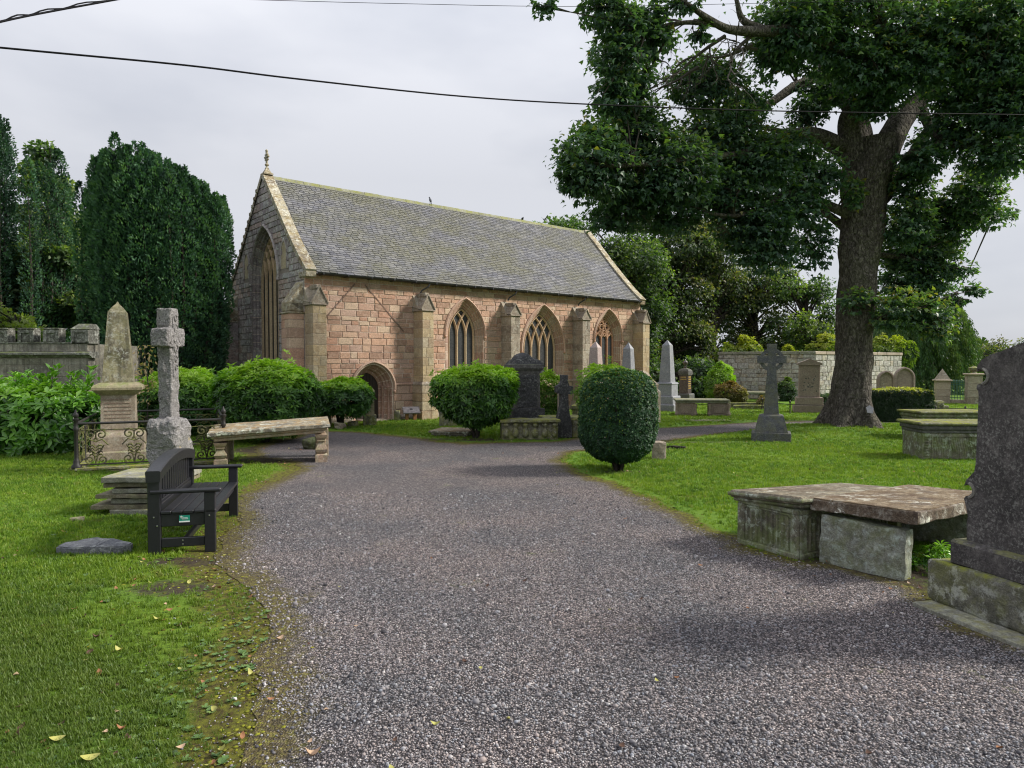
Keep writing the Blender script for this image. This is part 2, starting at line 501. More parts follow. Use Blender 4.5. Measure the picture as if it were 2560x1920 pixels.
M_TOMBTOP = stone('tomb_top_rusty', [(.19, .14, .085), (.20, .18, .13)], dark=(.09, .055, .035), dark_amt=.75, light=(.38, .31, .21), light_amt=.6, lichen_amt=.7, lich_scale=7, lichen=(.5, .48, .4), bump=1.0, bdist=.03)
M_TOMBB = stone('tomb_grey_green', [(.26, .265, .22)], dark=(.085, .085, .065), dark_amt=.75, light=(.46, .50, .46), light_amt=.6, lichen_amt=.6, lichen=(.42, .5, .46), moss=(.11, .13, .03), side_moss=.35, moss_amt=.6, bump=1.0, bdist=.02)
M_TOMBEDGE = stone('slab_edge_brown', [(.145, .108, .075)], dark=(.06, .04, .03), dark_amt=.6, light=(.6, .58, .5), light_amt=.2, lichen_amt=1.0, lich_scale=5, lichen=(.72, .71, .62), bump=1.0, bdist=.03)
M_HEAD = stone('dark_headstone', [(.08, .072, .07)], dark=(.028, .026, .026), dark_amt=.7, light=(.17, .155, .145), light_amt=.5, lichen_amt=.42, lich_scale=48, lichen=(.32, .32, .29),
               moss=(.12, .12, .05), moss_amt=.9, bump=.8)
M_HEADBASE = stone('headstone_base', [(.15, .145, .115)], dark=(.045, .045, .035), dark_amt=.8, light=(.36, .37, .33), light_amt=.45, lichen_amt=.5, lich_scale=9, moss=(.13, .14, .02), moss_amt=1.0, side_moss=.35, bump=1.0, bdist=.02)
M_MOSSY = stone('mossy_stone', [(.17, .16, .115)], dark=(.05, .048, .035), dark_amt=.8, light=(.36, .35, .28), light_amt=.4, lichen_amt=.4, moss=(.17, .18, .02), moss_amt=1.0, side_moss=.45, bump=1.0, bdist=.03)
M_LEDGER = stone('ledger_grey', [(.23, .225, .185)], dark=(.09, .09, .075), dark_amt=.5, light=(.42, .43, .38), light_amt=.5, moss=(.2, .19, .04), moss_amt=.5, side_moss=.1, bump=.6)
M_LEDGER_B = stone('ledger_brown', [(.18, .155, .11)], dark=(.12, .11, .08), dark_amt=.5, light=(.36, .34, .27), light_amt=.4, moss=(.14, .15, .04), side_moss=.2, moss_amt=.4, bump=.6)
M_SLATEST = stone('fallen_slate_grey', [(.13, .135, .145)], dark=(.06, .06, .06), dark_amt=.4, light=(.32, .33, .33), light_amt=.4, lichen_amt=.3, bump=.5)
M_CASTLE = stone('castellated_ashlar', [(.30, .275, .22), (.24, .22, .18), (.36, .33, .28), (.33, .27, .20)], dark=(.06, .058, .05), dark_amt=.6, light=(.46, .45, .4), light_amt=.4, streak=.5, bump=.5)
M_CASTLETOP = stone('castellated_dark', [(.15, .145, .125)], dark=(.06, .06, .05), dark_amt=.7, light=(.42, .42, .38), light_amt=.5, lichen_amt=.6, moss=(.09, .11, .03), moss_amt=.9, bump=.8)
M_ENCL = stone('enclosure_rubble', [(.40, .38, .34), (.33, .30, .26), (.46, .44, .40), (.40, .33, .24), (.36, .34, .32), (.44, .40, .30)],
               dark=(.12, .11, .10), dark_amt=.5, light=(.62, .62, .58), light_amt=.5, lichen_amt=.7, lich_scale=7, bump=1.0, bdist=.03)
M_GATE = stone('gate_pier_sandstone', [(.42, .34, .26), (.36, .29, .23)], dark=(.2, .17, .13), dark_amt=.5, light_amt=.3, bump=.4)
M_IRON = plain('rusty_black_iron', (.025, .023, .021), .6, .4, var=.5, nscale=20)
M_IRONMOSS = stone('mossy_iron', [(.04, .035, .027)], dark=(.03, .025, .02), dark_amt=.5, light=(.17, .16, .1), light_amt=.4, moss=(.16, .18, .03), moss_amt=.5, side_moss=.3, bump=.5)
M_GREENIRON = plain('green_iron', (.03, .12, .09), .5, .5)
M_BENCH = plain('black_recycled_plastic', (.013, .0135, .017), .42, .5, var=.3, nscale=30, bump=.25, bdist=.003)
M_STEEL = plain('bolt_steel', (.5, .5, .5), .35, .5, 1.0)
M_PLAQUE = plain('green_plaque', (.01, .22, .15), .4, .5, var=.1)
M_WHITE = plain('white_print', (.7, .72, .7), .5, .4, var=.1)
M_GOLD = plain('gilt_lettering', (.62, .42, .12), .5, .5, .3)
M_PANEL = plain('info_panel', (.09, .085, .085), .4, .5)
M_WOODPOST = plain('orange_timber', (.36, .17, .07), .7, .3, var=.35, nscale=14)
M_CABLE = plain('black_cable', (.01, .01, .012), .85, .1)
M_BIRD = plain('bird_plumage', (.10, .105, .12), .7, .3)

def bark_mat(name, a, c2, moss=0.0, zscale=.35):
    b = NT(name)
    v = b.mapping((1, 1, zscale))
    ridge = b.noise(13, 8, .78, v, dist=.9)
    pl = b.vor(9, v, 'DISTANCE_TO_EDGE', 'Distance')
    h = b.math('ADD', b.math('MULTIPLY', ridge, 1.0), b.math('MULTIPLY', b.ramp(pl, [(0, 0), (.2, 1)]), .5))
    c = b.ramp(ridge, [(.34, tuple(x * .28 for x in a)), (.5, a), (.64, c2)])
    if moss: c = b.mix(c, (.10, .12, .04), b.math('MULTIPLY', b.ramp(b.noise(1.2, 4), [(.5, 0), (.7, 1)]), moss))
    return b.done(b.principled(c, .92, .2, b.bump(h, 1.0, .11)))
M_BARK = bark_mat('sycamore_bark', (.095, .083, .07), (.26, .235, .20), .3, .5)
M_BARKD = bark_mat('dark_bark', (.05, .042, .036), (.10, .085, .07), .2)
M_TWIG = plain('twig_bark', (.07, .06, .05), .9, .2)

M_SYC = foliage_mat('sycamore_leaves', [(0, (.018, .040, .028)), (.35, (.042, .088, .060)), (.65, (.078, .142, .084)), (.9, (.13, .20, .055)), (1, (.19, .17, .045))], rough=.45, trans=.36, spec=.45)
M_SYC2 = foliage_mat('sycamore_leaves_bright', [(0, (.03, .07, .015)), (.6, (.06, .13, .02)), (1, (.12, .2, .03))], rough=.45, trans=.4)
M_YEW = foliage_mat('yew_foliage', [(0, (.008, .024, .016)), (.35, (.026, .07, .042)), (.7, (.062, .14, .07)), (1, (.11, .20, .08))], rough=.6, trans=.22, spec=.3)
M_RHODO = foliage_mat('rhododendron_leaves', [(0, (.014, .04, .014)), (.25, (.035, .10, .022)), (.5, (.085, .20, .028)), (.75, (.19, .36, .038)), (1, (.33, .50, .06))], rough=.4, trans=.3, spec=.45)
M_LAUREL = foliage_mat('laurel_leaves', [(0, (.02, .055, .016)), (.3, (.06, .16, .028)), (.6, (.14, .31, .042)), (1, (.26, .46, .07))], rough=.28, trans=.28, spec=.55)
M_HOLLY = foliage_mat('clipped_holly_leaves', [(0, (.010, .028, .014)), (.5, (.024, .066, .028)), (.85, (.05, .125, .038)), (.97, (.11, .19, .04)), (1, (.22, .24, .04))], rough=.5, trans=.2, spec=.2)
M_LIGHTBUSH = foliage_mat('light_shrub_leaves', [(0, (.035, .08, .012)), (.45, (.12, .23, .025)), (1, (.30, .45, .05))], rough=.45, trans=.35)
M_YELLOW = foliage_mat('yellow_shrub_leaves', [(0, (.04, .075, .015)), (.5, (.12, .18, .03)), (1, (.34, .34, .05))], rough=.5, trans=.35)
M_BGTREE = foliage_mat('background_tree_leaves', [(0, (.02, .038, .022)), (.4, (.046, .078, .042)), (.75, (.095, .122, .052)), (1, (.18, .16, .06))], rough=.55, trans=.35, big=.25)
M_BGTREE2 = foliage_mat('background_tree_leaves_green', [(0, (.018, .038, .02)), (.45, (.042, .082, .036)), (.8, (.09, .14, .045)), (1, (.17, .22, .05))], rough=.55, trans=.38, big=.3)
M_CYPRESS = foliage_mat('weeping_cypress', [(0, (.014, .04, .018)), (.45, (.05, .11, .035)), (1, (.15, .20, .045))], rough=.6, trans=.2)
M_HEDGETOP = foliage_mat('hedge_leaves', [(0, (.010, .026, .010)), (.6, (.025, .06, .016)), (.85, (.06, .11, .02)), (.9, (.4, .42, .04)), (1, (.6, .56, .06))], rough=.4, trans=.2)
M_BROWNLEAF = foliage_mat('browning_shrub', [(0, (.06, .06, .02)), (.5, (.12, .11, .03)), (1, (.22, .13, .05))], rough=.6, trans=.3)

def grass_mat():
    b = NT('grass_blades')
    r = b.rnd()
    c = b.ramp(r, [(0, (.07, .15, .014)), (.5, (.13, .235, .022)), (.85, (.18, .285, .03)), (1, (.23, .27, .06))])
    g = b.n('ShaderNodeNewGeometry')
    big = b.noise(.5, 4, .6, vec=g.outputs['Position'])
    c = b.mix(c, (.19, .27, .022), b.math('MULTIPLY', b.ramp(big, [(.45, 0), (.7, 1)]), .6))
    c = b.mix(c, b.ramp(b.noise(2.3, 5, .7, vec=g.outputs['Position']), [(.36, (.62, .68, .6)), (.62, (1.2, 1.12, 1.1))]), .8, 'MULTIPLY')
    c = b.mix(c, (.17, .14, .05), b.math('MULTIPLY', b.ramp(b.noise(1.3, 7, .8, vec=g.outputs['Position']), [(.57, 0), (.66, 1)]), .6))
    sp = b.n('ShaderNodeSeparateXYZ'); b.t.links.new(g.outputs['Position'], sp.inputs[0])      # foreground shade on the left weed-grown turf, put into the blade colour
    turf_shade = b.math('MULTIPLY', b.ramp(b.math('ADD', b.math('MULTIPLY', sp.outputs['Y'], .1), b.math('MULTIPLY', big, .5)), [(.70, 1), (.98, 0)]), b.ramp(b.math('ADD', b.math('MULTIPLY', sp.outputs['X'], -.25), .2), [(.2, 0), (.5, 1)]))
    c = b.mix(c, (.085, .125, .03), b.math('MULTIPLY', turf_shade, .7))
    p = b.principled(c, .5, .3)
    tr = b.n('ShaderNodeBsdfTranslucent'); b.set(tr.inputs[0], b.mix(c, (1.5, 1.6, .5), 1.0, 'MULTIPLY'))
    ms = b.n('ShaderNodeMixShader'); ms.inputs[0].default_value = .35
    b.t.links.new(p, ms.inputs[1]); b.t.links.new(tr.outputs[0], ms.inputs[2])
    return b.done(ms.outputs[0])
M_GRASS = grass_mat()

# ------------------------------------------------------------------ ground: lawn sheet, gravel paths, grass, pebbles
PATH_PX = [(560, 1990), (640, 1800), (660, 1650), (668, 1560), (645, 1490), (575, 1440), (545, 1405), (560, 1340), (600, 1292), (610, 1240),
           (680, 1208), (752, 1172), (745, 1156), (650, 1146), (640, 1122), (700, 1100), (745, 1094), (770, 1082), (838, 1079), (900, 1081),
           (980, 1090), (1047, 1096), (1101, 1106), (1182, 1110), (1257, 1107), (1400, 1104), (1448, 1093), (1500, 1083), (1560, 1075), (1647, 1071),
           (1760, 1064), (1878, 1056), (2063, 1052), (2330, 1050), (2330, 1057), (2063, 1061), (1960, 1065), (1878, 1077), (1762, 1088), (1647, 1106),
           (1560, 1116), (1428, 1128), (1397, 1150), (1424, 1178), (1520, 1208), (1600, 1242), (1700, 1292), (1760, 1330), (1847, 1350), (1852, 1368),
           (2016, 1409), (2060, 1408), (2270, 1458), (2305, 1476), (2336, 1530), (2560, 1620)]
_poly = [G(*p) for p in PATH_PX]
PATH = [(p.x, p.y) for p in _poly] + [(5.5, 3.6), (9.0, 1.5), (9.0, -4.0), (-1.6, -4.0), (-1.55, 1.5)]

def _densify(poly, step=.09, amp=.09):
    out = []
    for i, a in enumerate(poly):
        b = poly[(i + 1) % len(poly)]
        d = math.hypot(b[0] - a[0], b[1] - a[1])
        n = max(1, int(d / step)) if d < 8 else 3
        for k in range(n):
            t = k / n
            x, y = a[0] + (b[0] - a[0]) * t, a[1] + (b[1] - a[1]) * t
            j = mnoise.noise_vector(Vector((x * 1.7, y * 1.7, 0))) * amp + mnoise.noise_vector(Vector((x * 6, y * 6, 4))) * amp * .8
            out.append((x + j.x, y + j.y))
    return out
PATHD = _densify(PATH)
_PA = np.array(PATHD)

def in_path(P):
    x, y = P[:, 0], P[:, 1]
    inside = np.zeros(len(P), bool)
    n = len(_PA); j = n - 1
    for i in range(n):
        xi, yi = _PA[i]; xj, yj = _PA[j]
        if yi != yj:
            c = ((yi > y) != (yj > y)) & (x < (xj - xi) * (y - yi) / (yj - yi) + xi)
            inside ^= c
        j = i
    return inside

def path_dist(P):
    d = np.full(len(P), 1e9)
    A = _PA[::2]; B = np.roll(A, -1, 0)
    for a, b in zip(A, B):
        ab = b - a; l = max((ab ** 2).sum(), 1e-9)
        t = np.clip(((P - a) @ ab) / l, 0, 1)
        q = a + t[:, None] * ab
        d = np.minimum(d, np.hypot(P[:, 0] - q[:, 0], P[:, 1] - q[:, 1]))
    return d

TREE_X, TREE_Y = 10.05, 20.6
def ground_z(x, y):
    m = 0.16 * np.exp(-(((x - TREE_X) / 3.2) ** 2 + ((y - TREE_Y + .3) / 1.7) ** 2))
    return m

def np_noise(P, freq, seed=0):
    """smooth pseudo-noise in about -1..1 for arrays of points"""
    rs = np.random.RandomState(seed)
    out = np.zeros(len(P))
    for k in range(7):
        w = rs.normal(size=P.shape[1]); w /= np.linalg.norm(w)
        f = freq * (0.6 + 1.6 * rs.rand())
        out += np.sin(P @ w * f + rs.rand() * 6.28)
    return out / 3.2

def lawn_material():
    b = NT('lawn')
    g = b.n('ShaderNodeNewGeometry'); pos = g.outputs['Position']
    c = b.ramp(b.noise(26, 6, .8, vec=pos), [(.3, (.05, .105, .012)), (.5, (.10, .195, .02)), (.72, (.16, .265, .03))])
    c = b.mix(c, (.19, .27, .022), b.math('MULTIPLY', b.ramp(b.noise(.5, 4, .6, vec=pos), [(.45, 0), (.7, 1)]), .55))
    e = b.attr('edge')
    en = b.math('ADD', e, b.math('MULTIPLY', b.math('SUBTRACT', b.noise(3.5, 6, .7, vec=pos), .5), .9))
    mossc = b.ramp(b.noise(17, 5, .75, vec=pos), [(.28, (.03, .025, .012)), (.42, (.07, .055, .02)), (.55, (.13, .135, .02)), (.72, (.21, .20, .025))])
    c = b.mix(c, mossc, b.ramp(en, [(.38, 0), (.6, 1)]))
    soil = b.ramp(b.noise(30, 5, .7, vec=pos), [(.3, (.028, .022, .016)), (.7, (.085, .065, .045))])
    sn = b.math('ADD', b.attr('soil'), b.math('MULTIPLY', b.math('SUBTRACT', b.noise(5, 6, .75, vec=pos), .5), 2.2))
    c = b.mix(c, soil, b.ramp(sn, [(.45, 0), (1.0, 1)]))
    h = b.noise(60, 5, .8, vec=pos)
    return b.done(b.principled(c, .8, .15, b.bump(h, .9, .03, b.bump(b.noise(3, 4, vec=pos), .5, .06))))

def gravel_material():
    b = NT('gravel')
    g = b.n('ShaderNodeNewGeometry'); pos = g.outputs['Position']
    cell = b.vor(75, vec=pos, out='Color')
    sep = b.n('ShaderNodeSeparateColor'); b.t.links.new(cell, sep.inputs[0])
    c = b.ramp(sep.outputs[0], [(0, (.05, .05, .056)), (.3, (.125, .118, .128)), (.55, (.205, .187, .192)), (.8, (.31, .285, .285)), (.93, (.38, .36, .36)), (1, (.48, .47, .46))])
    d = b.vor(75, vec=pos)
    c = b.mix(c, (.02, .019, .02), b.ramp(d, [(.33, 0), (.58, .92)]))
    big = b.noise(.55, 5, .6, vec=pos)
    c = b.mix(c, b.ramp(big, [(.38, (.78, .80, .84)), (.6, (1.10, 1.02, 1.0))]), 1.0, 'MULTIPLY')
    e = b.attr('edge')
    en = b.math('ADD', e, b.math('MULTIPLY', b.math('SUBTRACT', b.noise(4.5, 6, .75, vec=pos), .5), 1.1))
    c = b.mix(c, b.ramp(b.noise(21, 4, .7, vec=pos), [(.35, (.03, .026, .015)), (.5, (.075, .06, .022)), (.68, (.15, .15, .025))]), b.math('MULTIPLY', b.ramp(en, [(.42, 0), (.75, 1)]), .9))
    green = b.ramp(b.noise(1.1, 6, .75, vec=pos), [(.62, 0), (.70, 1)])
    c = b.mix(c, (.10, .13, .03), b.math('MULTIPLY', green, .45))
    c = b.mix(c, b.ramp(b.noise(17, 5, .85, vec=pos), [(.36, .55), (.64, 1.5)]), .85, 'MULTIPLY')
    c = b.mix(c, (1.14, 1.11, 1.06), 1.0, 'MULTIPLY')
    h = b.math('SUBTRACT', 1.0, d)
    return b.done(b.principled(c, .8, .2, b.bump(h, 1.0, .012, b.bump(b.noise(2.5, 4, vec=pos), .4, .08))))
M_LAWN = lawn_material()
M_GRAVEL = gravel_material()

SOIL_SPOTS = []           # (x, y, rx, ry): bare earth below shrubs and tombs
def soil_at(x, y):
    s = np.zeros_like(x)
    for (cx, cy, rx, ry) in SOIL_SPOTS:
        s = np.maximum(s, 1.15 - ((x - cx) / rx) ** 2 - ((y - cy) / ry) ** 2)
    return np.clip(s, 0, 1)

for (px, py, rx, ry) in [(1545, 1180, .45, .3), (1190, 1100, .9, .5), (655, 1125, 1.5, 1.0), (680, 1150, 1.1, .8), (2110, 1068, 1.3, .5), (2310, 1440, .4, 1.3),
                         (795, 1070, 1.3, .35), (1090, 1098, .7, .22), (90, 1128, 2.0, .5), (300, 1172, 1.4, .5), (470, 1165, 1.2, .5), (450, 1405, .6, .25), (430, 1470, .55, .3),
                         (1440, 1205, .35, .18), (2040, 1360, .3, .9), (2280, 1075, .9, .3), (2150, 1410, .8, 1.0), (1760, 1106, 2.0, .16), (1960, 1052, 2.0, .3)]:
    q = G(px, py); SOIL_SPOTS.append((q.x, q.y, rx, ry))

def grid_ground():
    xs = np.concatenate([np.linspace(-30, -14, 33)[:-1], np.linspace(-14, 15, 233), np.linspace(15, 34, 39)[1:]])
    ys = np.concatenate([np.linspace(-4, 1.5, 12)[:-1], np.linspace(1.5, 26, 205), np.linspace(26, 60, 60)[1:]])
    X, Y = np.meshgrid(xs, ys)
    P = np.stack([X.ravel(), Y.ravel()], 1)
    ins = in_path(P); d = path_dist(P)
    edge = np.exp(-d / np.where(P[:, 0] < 0, .55, .22)) * np.clip(1.25 - P[:, 1] / 40, .2, 1)
    edge[ins] = 1.0
    z = ground_z(P[:, 0], P[:, 1]) + np.where(ins, -.0, .0)
    z = z + .012 * np_noise(P, 1.3, 3) * np.clip(d, 0, 1)
    z[ins] = -.0035
    z = np.where((~ins) & (d < .15), z * d / .15, z)
    V = np.column_stack([P, z])
    nx, ny = len(xs), len(ys)
    idx = np.arange(nx * ny).reshape(ny, nx)
    F = np.stack([idx[:-1, :-1], idx[:-1, 1:], idx[1:, 1:], idx[1:, :-1]], -1).reshape(-1, 4)
    o = np_mesh('lawn', V, F, M_LAWN, smooth=True)
    me = o.data
    a = me.attributes.new('edge', 'FLOAT', 'POINT'); a.data.foreach_set('value', edge.astype(np.float32))
    a = me.attributes.new('soil', 'FLOAT', 'POINT'); a.data.foreach_set('value', soil_at(P[:, 0], P[:, 1]).astype(np.float32))
    tag(o, 'mown green churchyard lawn', None, None, 'structure')
    # far ground out to the horizon
    f = MB()
    R = 900
    for (x0, x1, y0, y1) in [(-R, -30, -60, R), (34, R, -60, R), (-30, 34, 60, R), (-30, 34, -60, -4)]:
        f.add([(x0, y0, 0), (x1, y0, 0), (x1, y1, 0), (x0, y1, 0)], [(0, 1, 2, 3)])
    tag(f.build('ground', M_LAWN), 'grassy ground beyond the churchyard', None, None, 'structure')
grid_ground()

def gravel_sheet():
    # grid clipped to the path outline, so that edge data can vary across it
    bm = bmesh.new()
    vs_ = [bm.verts.new((x, y, .004)) for x, y in PATHD]
    bm.faces.new(vs_)
    bmesh.ops.triangulate(bm, faces=bm.faces)
    for x in np.arange(-9, 12, .5):
        bmesh.ops.bisect_plane(bm, geom=bm.verts[:] + bm.edges[:] + bm.faces[:], plane_co=(x, 0, 0), plane_no=(1, 0, 0))
    for y in np.arange(-3, 24, .5):
        bmesh.ops.bisect_plane(bm, geom=bm.verts[:] + bm.edges[:] + bm.faces[:], plane_co=(0, y, 0), plane_no=(0, 1, 0))
    bmesh.ops.recalc_face_normals(bm, faces=bm.faces)
    me = bpy.data.meshes.new('gravel_path'); bm.to_mesh(me); bm.free()
    n = len(me.vertices); co = np.zeros(n * 3, np.float32); me.vertices.foreach_get('co', co); co = co.reshape(-1, 3)
    d = path_dist(co[:, :2].astype(float))
    a = me.attributes.new('edge', 'FLOAT', 'POINT'); a.data.foreach_set('value', np.exp(-d / np.where((co[:, 0] < 0) & (co[:, 1] < 9), .42, .2)).astype(np.float32))
    if me.polygons[0].normal.z < 0: me.flip_normals()
    o = link('gravel_path', me, None, M_GRAVEL)
    tag(o, 'grey and pink gravel path widening towards the church', None, None, 'structure')
gravel_sheet()

# --- instancing by geometry nodes (used only for grass, gravel and litter)
def scatter(name, P, rot, scl, sources, seed, label, zoff=0.0):
    me = bpy.data.meshes.new(name)
    me.vertices.add(len(P)); me.vertices.foreach_set('co', np.ascontiguousarray(P, dtype=np.float32).ravel())
    a = me.attributes.new('rot', 'FLOAT_VECTOR', 'POINT'); a.data.foreach_set('vector', np.ascontiguousarray(rot, dtype=np.float32).ravel())
    a = me.attributes.new('scl', 'FLOAT', 'POINT'); a.data.foreach_set('value', np.ascontiguousarray(scl, dtype=np.float32))
    a = me.attributes.new('idx', 'INT', 'POINT'); a.data.foreach_set('value', np.random.RandomState(seed).randint(0, len(sources), len(P)).astype(np.int32))
    o = link(name, me)
    ng = bpy.data.node_groups.new(name + '_scatter', 'GeometryNodeTree')
    ng.interface.new_socket('Geometry', in_out='INPUT', socket_type='NodeSocketGeometry')
    ng.interface.new_socket('Geometry', in_out='OUTPUT', socket_type='NodeSocketGeometry')
    gi = ng.nodes.new('NodeGroupInput'); go = ng.nodes.new('NodeGroupOutput')
    iop = ng.nodes.new('GeometryNodeInstanceOnPoints')
    g2i = ng.nodes.new('GeometryNodeGeometryToInstance')
    for s_ in reversed(sources):
        oi = ng.nodes.new('GeometryNodeObjectInfo'); oi.inputs['Object'].default_value = s_
        oi.inputs['As Instance'].default_value = True
        ng.links.new(oi.outputs['Geometry'], g2i.inputs[0])
    def na(nm, ty):
        nd = ng.nodes.new('GeometryNodeInputNamedAttribute'); nd.data_type = ty; nd.inputs[0].default_value = nm; return nd.outputs[0]
    iop.inputs['Pick Instance'].default_value = True
    ng.links.new(gi.outputs[0], iop.inputs['Points'])
    ng.links.new(g2i.outputs[0], iop.inputs['Instance'])
    ng.links.new(na('idx', 'INT'), iop.inputs['Instance Index'])
    e2r = ng.nodes.new('FunctionNodeEulerToRotation')
    ng.links.new(na('rot', 'FLOAT_VECTOR'), e2r.inputs[0]); ng.links.new(e2r.outputs[0], iop.inputs['Rotation'])
    ng.links.new(na('scl', 'FLOAT'), iop.inputs['Scale'])
    ng.links.new(iop.outputs[0], go.inputs[0])
    md = o.modifiers.new('scatter', 'NODES'); md.node_group = ng
    tag(o, label, None, None, 'stuff')
    return o

def source_mesh(name, V, F, mat, smooth=False):
    o = np_mesh(name, V, F, mat, smooth=smooth)
    COL.objects.unlink(o)
    return o

def tuft(seed, blades=13, h=.038, rad=.035, w=.0035, lay=.5):
    rs = np.random.RandomState(seed); V, F = [], []
    for k in range(blades):
        a = rs.rand() * 6.28; r = rad * math.sqrt(rs.rand())
        bx, by = r * math.cos(a), r * math.sin(a)
        hh = h * (.5 + .8 * rs.rand()); d = rs.rand() * 6.28; l = hh * lay * (.3 + rs.rand())
        dx, dy = math.cos(d), math.sin(d)
        ww = w * (.7 + .6 * rs.rand())
        i = len(V)
        V += [(bx - dy * ww, by + dx * ww, -.004), (bx + dy * ww, by - dx * ww, -.004),
              (bx + dx * l * .35 + dy * ww * .8, by + dy * l * .35 - dx * ww * .8, hh * .6), (bx + dx * l * .35 - dy * ww * .8, by + dy * l * .35 + dx * ww * .8, hh * .6),
              (bx + dx * l, by + dy * l, hh)]
        F += [(i, i + 1, i + 2), (i, i + 2, i + 3), (i + 3, i + 2, i + 4)]
    return np.array(V), np.array(F)
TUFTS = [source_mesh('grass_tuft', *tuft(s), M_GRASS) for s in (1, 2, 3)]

def pebble(seed):
    bm = bmesh.new(); bmesh.ops.create_icosphere(bm, subdivisions=1, radius=1)
    rs = random.Random(seed); sx, sy, sz = 1, .6 + .3 * rs.random(), .45 + .25 * rs.random()
    for v in bm.verts:
        v.co = Vector((v.co.x * sx, v.co.y * sy, v.co.z * sz)) * (1 + .18 * mnoise.noise(v.co * 1.4 + Vector((seed * 9, 0, 0))))
    V = np.array([tuple(v.co) for v in bm.verts]); F = np.array([[v.index for v in f.verts] for f in bm.faces]); bm.free()
    return V, F
def pebble_mat():
    b = NT('pebble')
    c = b.ramp(b.rnd(), [(0, (.04, .04, .046)), (.22, (.10, .098, .102)), (.42, (.165, .16, .165)), (.6, (.225, .21, .208)), (.74, (.31, .27, .25)), (.86, (.25, .265, .29)), (.97, (.38, .37, .36)), (1, (.52, .51, .5))])
    g = b.n('ShaderNodeNewGeometry')
    big = b.noise(.55, 5, .6, vec=g.outputs['Position'])
    c = b.mix(c, b.ramp(big, [(.38, (.82, .84, .88)), (.6, (1.08, 1.01, .99))]), 1.0, 'MULTIPLY')
    return b.done(b.principled(c, .65, .3))
M_PEBBLE = pebble_mat()
PEBBLES = [source_mesh('pebble', *pebble(s), M_PEBBLE, smooth=True) for s in (1, 2, 3, 4)]

def radial_points(n, d0, d1, seed, spread=.86, power=0.0):
    rs = np.random.RandomState(seed)
    d = d0 * (d1 / d0) ** rs.rand(n)
    x = (rs.rand(n) * 2 - 1) * (spread * d + .5)
    return np.column_stack([x, d]), rs

def build_scatter():
    P, rs = radial_points(205000, 2.0, 10.5, 11)
    P = P[in_path(P)]
    n = len(P)
    keep = np.ones(n, bool)
    e = path_dist(P)
    keep &= rs.rand(n) < np.clip(.25 + e * 1.6 + .5 * np_noise(P, 3.2, 9), .12, 1)
    P = P[keep]; n = len(P); rs = np.random.RandomState(4)
    size = .0054 * np.exp(rs.normal(size=n) * .40) * (.93 + P[:, 1] * .035)
    rot = np.column_stack([rs.normal(size=n) * .25, rs.normal(size=n) * .25, rs.rand(n) * 6.28])
    z = .004 + size * .28
    scatter('gravel', np.column_stack([P, z]), rot, size, PEBBLES, 5, 'loose pebbles of the gravel path')
    # stray pebbles in the moss at the path's edge
    P, rs = radial_points(60000, 2.0, 12, 12)
    m = ~in_path(P); P = P[m]; d = path_dist(P); k = rs.rand(len(P)) < .6 * np.exp(-d / np.where(P[:, 0] < 0, .2, .09)); P = P[k]; n = len(P)
    size = .0055 * np.exp(np.random.RandomState(1).normal(size=n) * .35)
    rot = np.column_stack([np.zeros(n), np.zeros(n), np.random.RandomState(2).rand(n) * 6.28])
    scatter('stray_gravel', np.column_stack([P, np.full(n, .006)]), rot, size, PEBBLES, 6, 'pebbles strayed into the moss at the edge of the path')
    # grass
    P, rs = radial_points(285000, 2.2, 34, 21, spread=1.12)
    P = P[~in_path(P)]
    d = path_dist(P); n = len(P)
    left = P[:, 0] < 0
    dens = 1 - np.exp(-(d - .02) / np.where(left, .42, .12))
    dens = np.clip(dens + .35 * np_noise(P, 2.6, 5) * (d < 1.2), .0, 1)
    dens *= 1 - .92 * soil_at(P[:, 0], P[:, 1])
    bare = (np_noise(P, 1.9, 31) > .45) & left & (P[:, 1] < 7)
    dens[bare] *= .35
    # nothing grows inside the church
    c = P - np.array([-6.6, 22.2]); s_ = c @ np.array([.767, .642]); t_ = c @ np.array([-.642, .767])
    dens[(s_ > -.1) & (s_ < 17) & (t_ > -.05) & (t_ < 7)] = 0
    P = P[rs.rand(n) < dens]; n = len(P); rs = np.random.RandomState(8)
    scl = (.50 + .32 * rs.rand(n)) * (1 + .05 * P[:, 1]) * np.where(path_dist(P) < .35, .6, 1)
    rot = np.column_stack([rs.normal(size=n) * .1, rs.normal(size=n) * .1, rs.rand(n) * 6.28])
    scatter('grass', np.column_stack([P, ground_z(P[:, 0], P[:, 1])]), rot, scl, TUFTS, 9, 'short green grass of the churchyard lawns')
build_scatter()

# ------------------------------------------------------------------ the church
CH = thing('church', 'pink sandstone church with pointed windows, buttresses and grey slate roof', 'church', (-6.6, 22.2, 0), math.atan2(.642, .767))
rng = random.Random(7)
LEN, WID = 16.45, 6.8
EAVE, RIDGE = 4.84, 8.62
HALF = WID / 2
def map_long(h, z, out): return (h, -out, z)
def map_gable(h, z, out): return (-out, h, z)

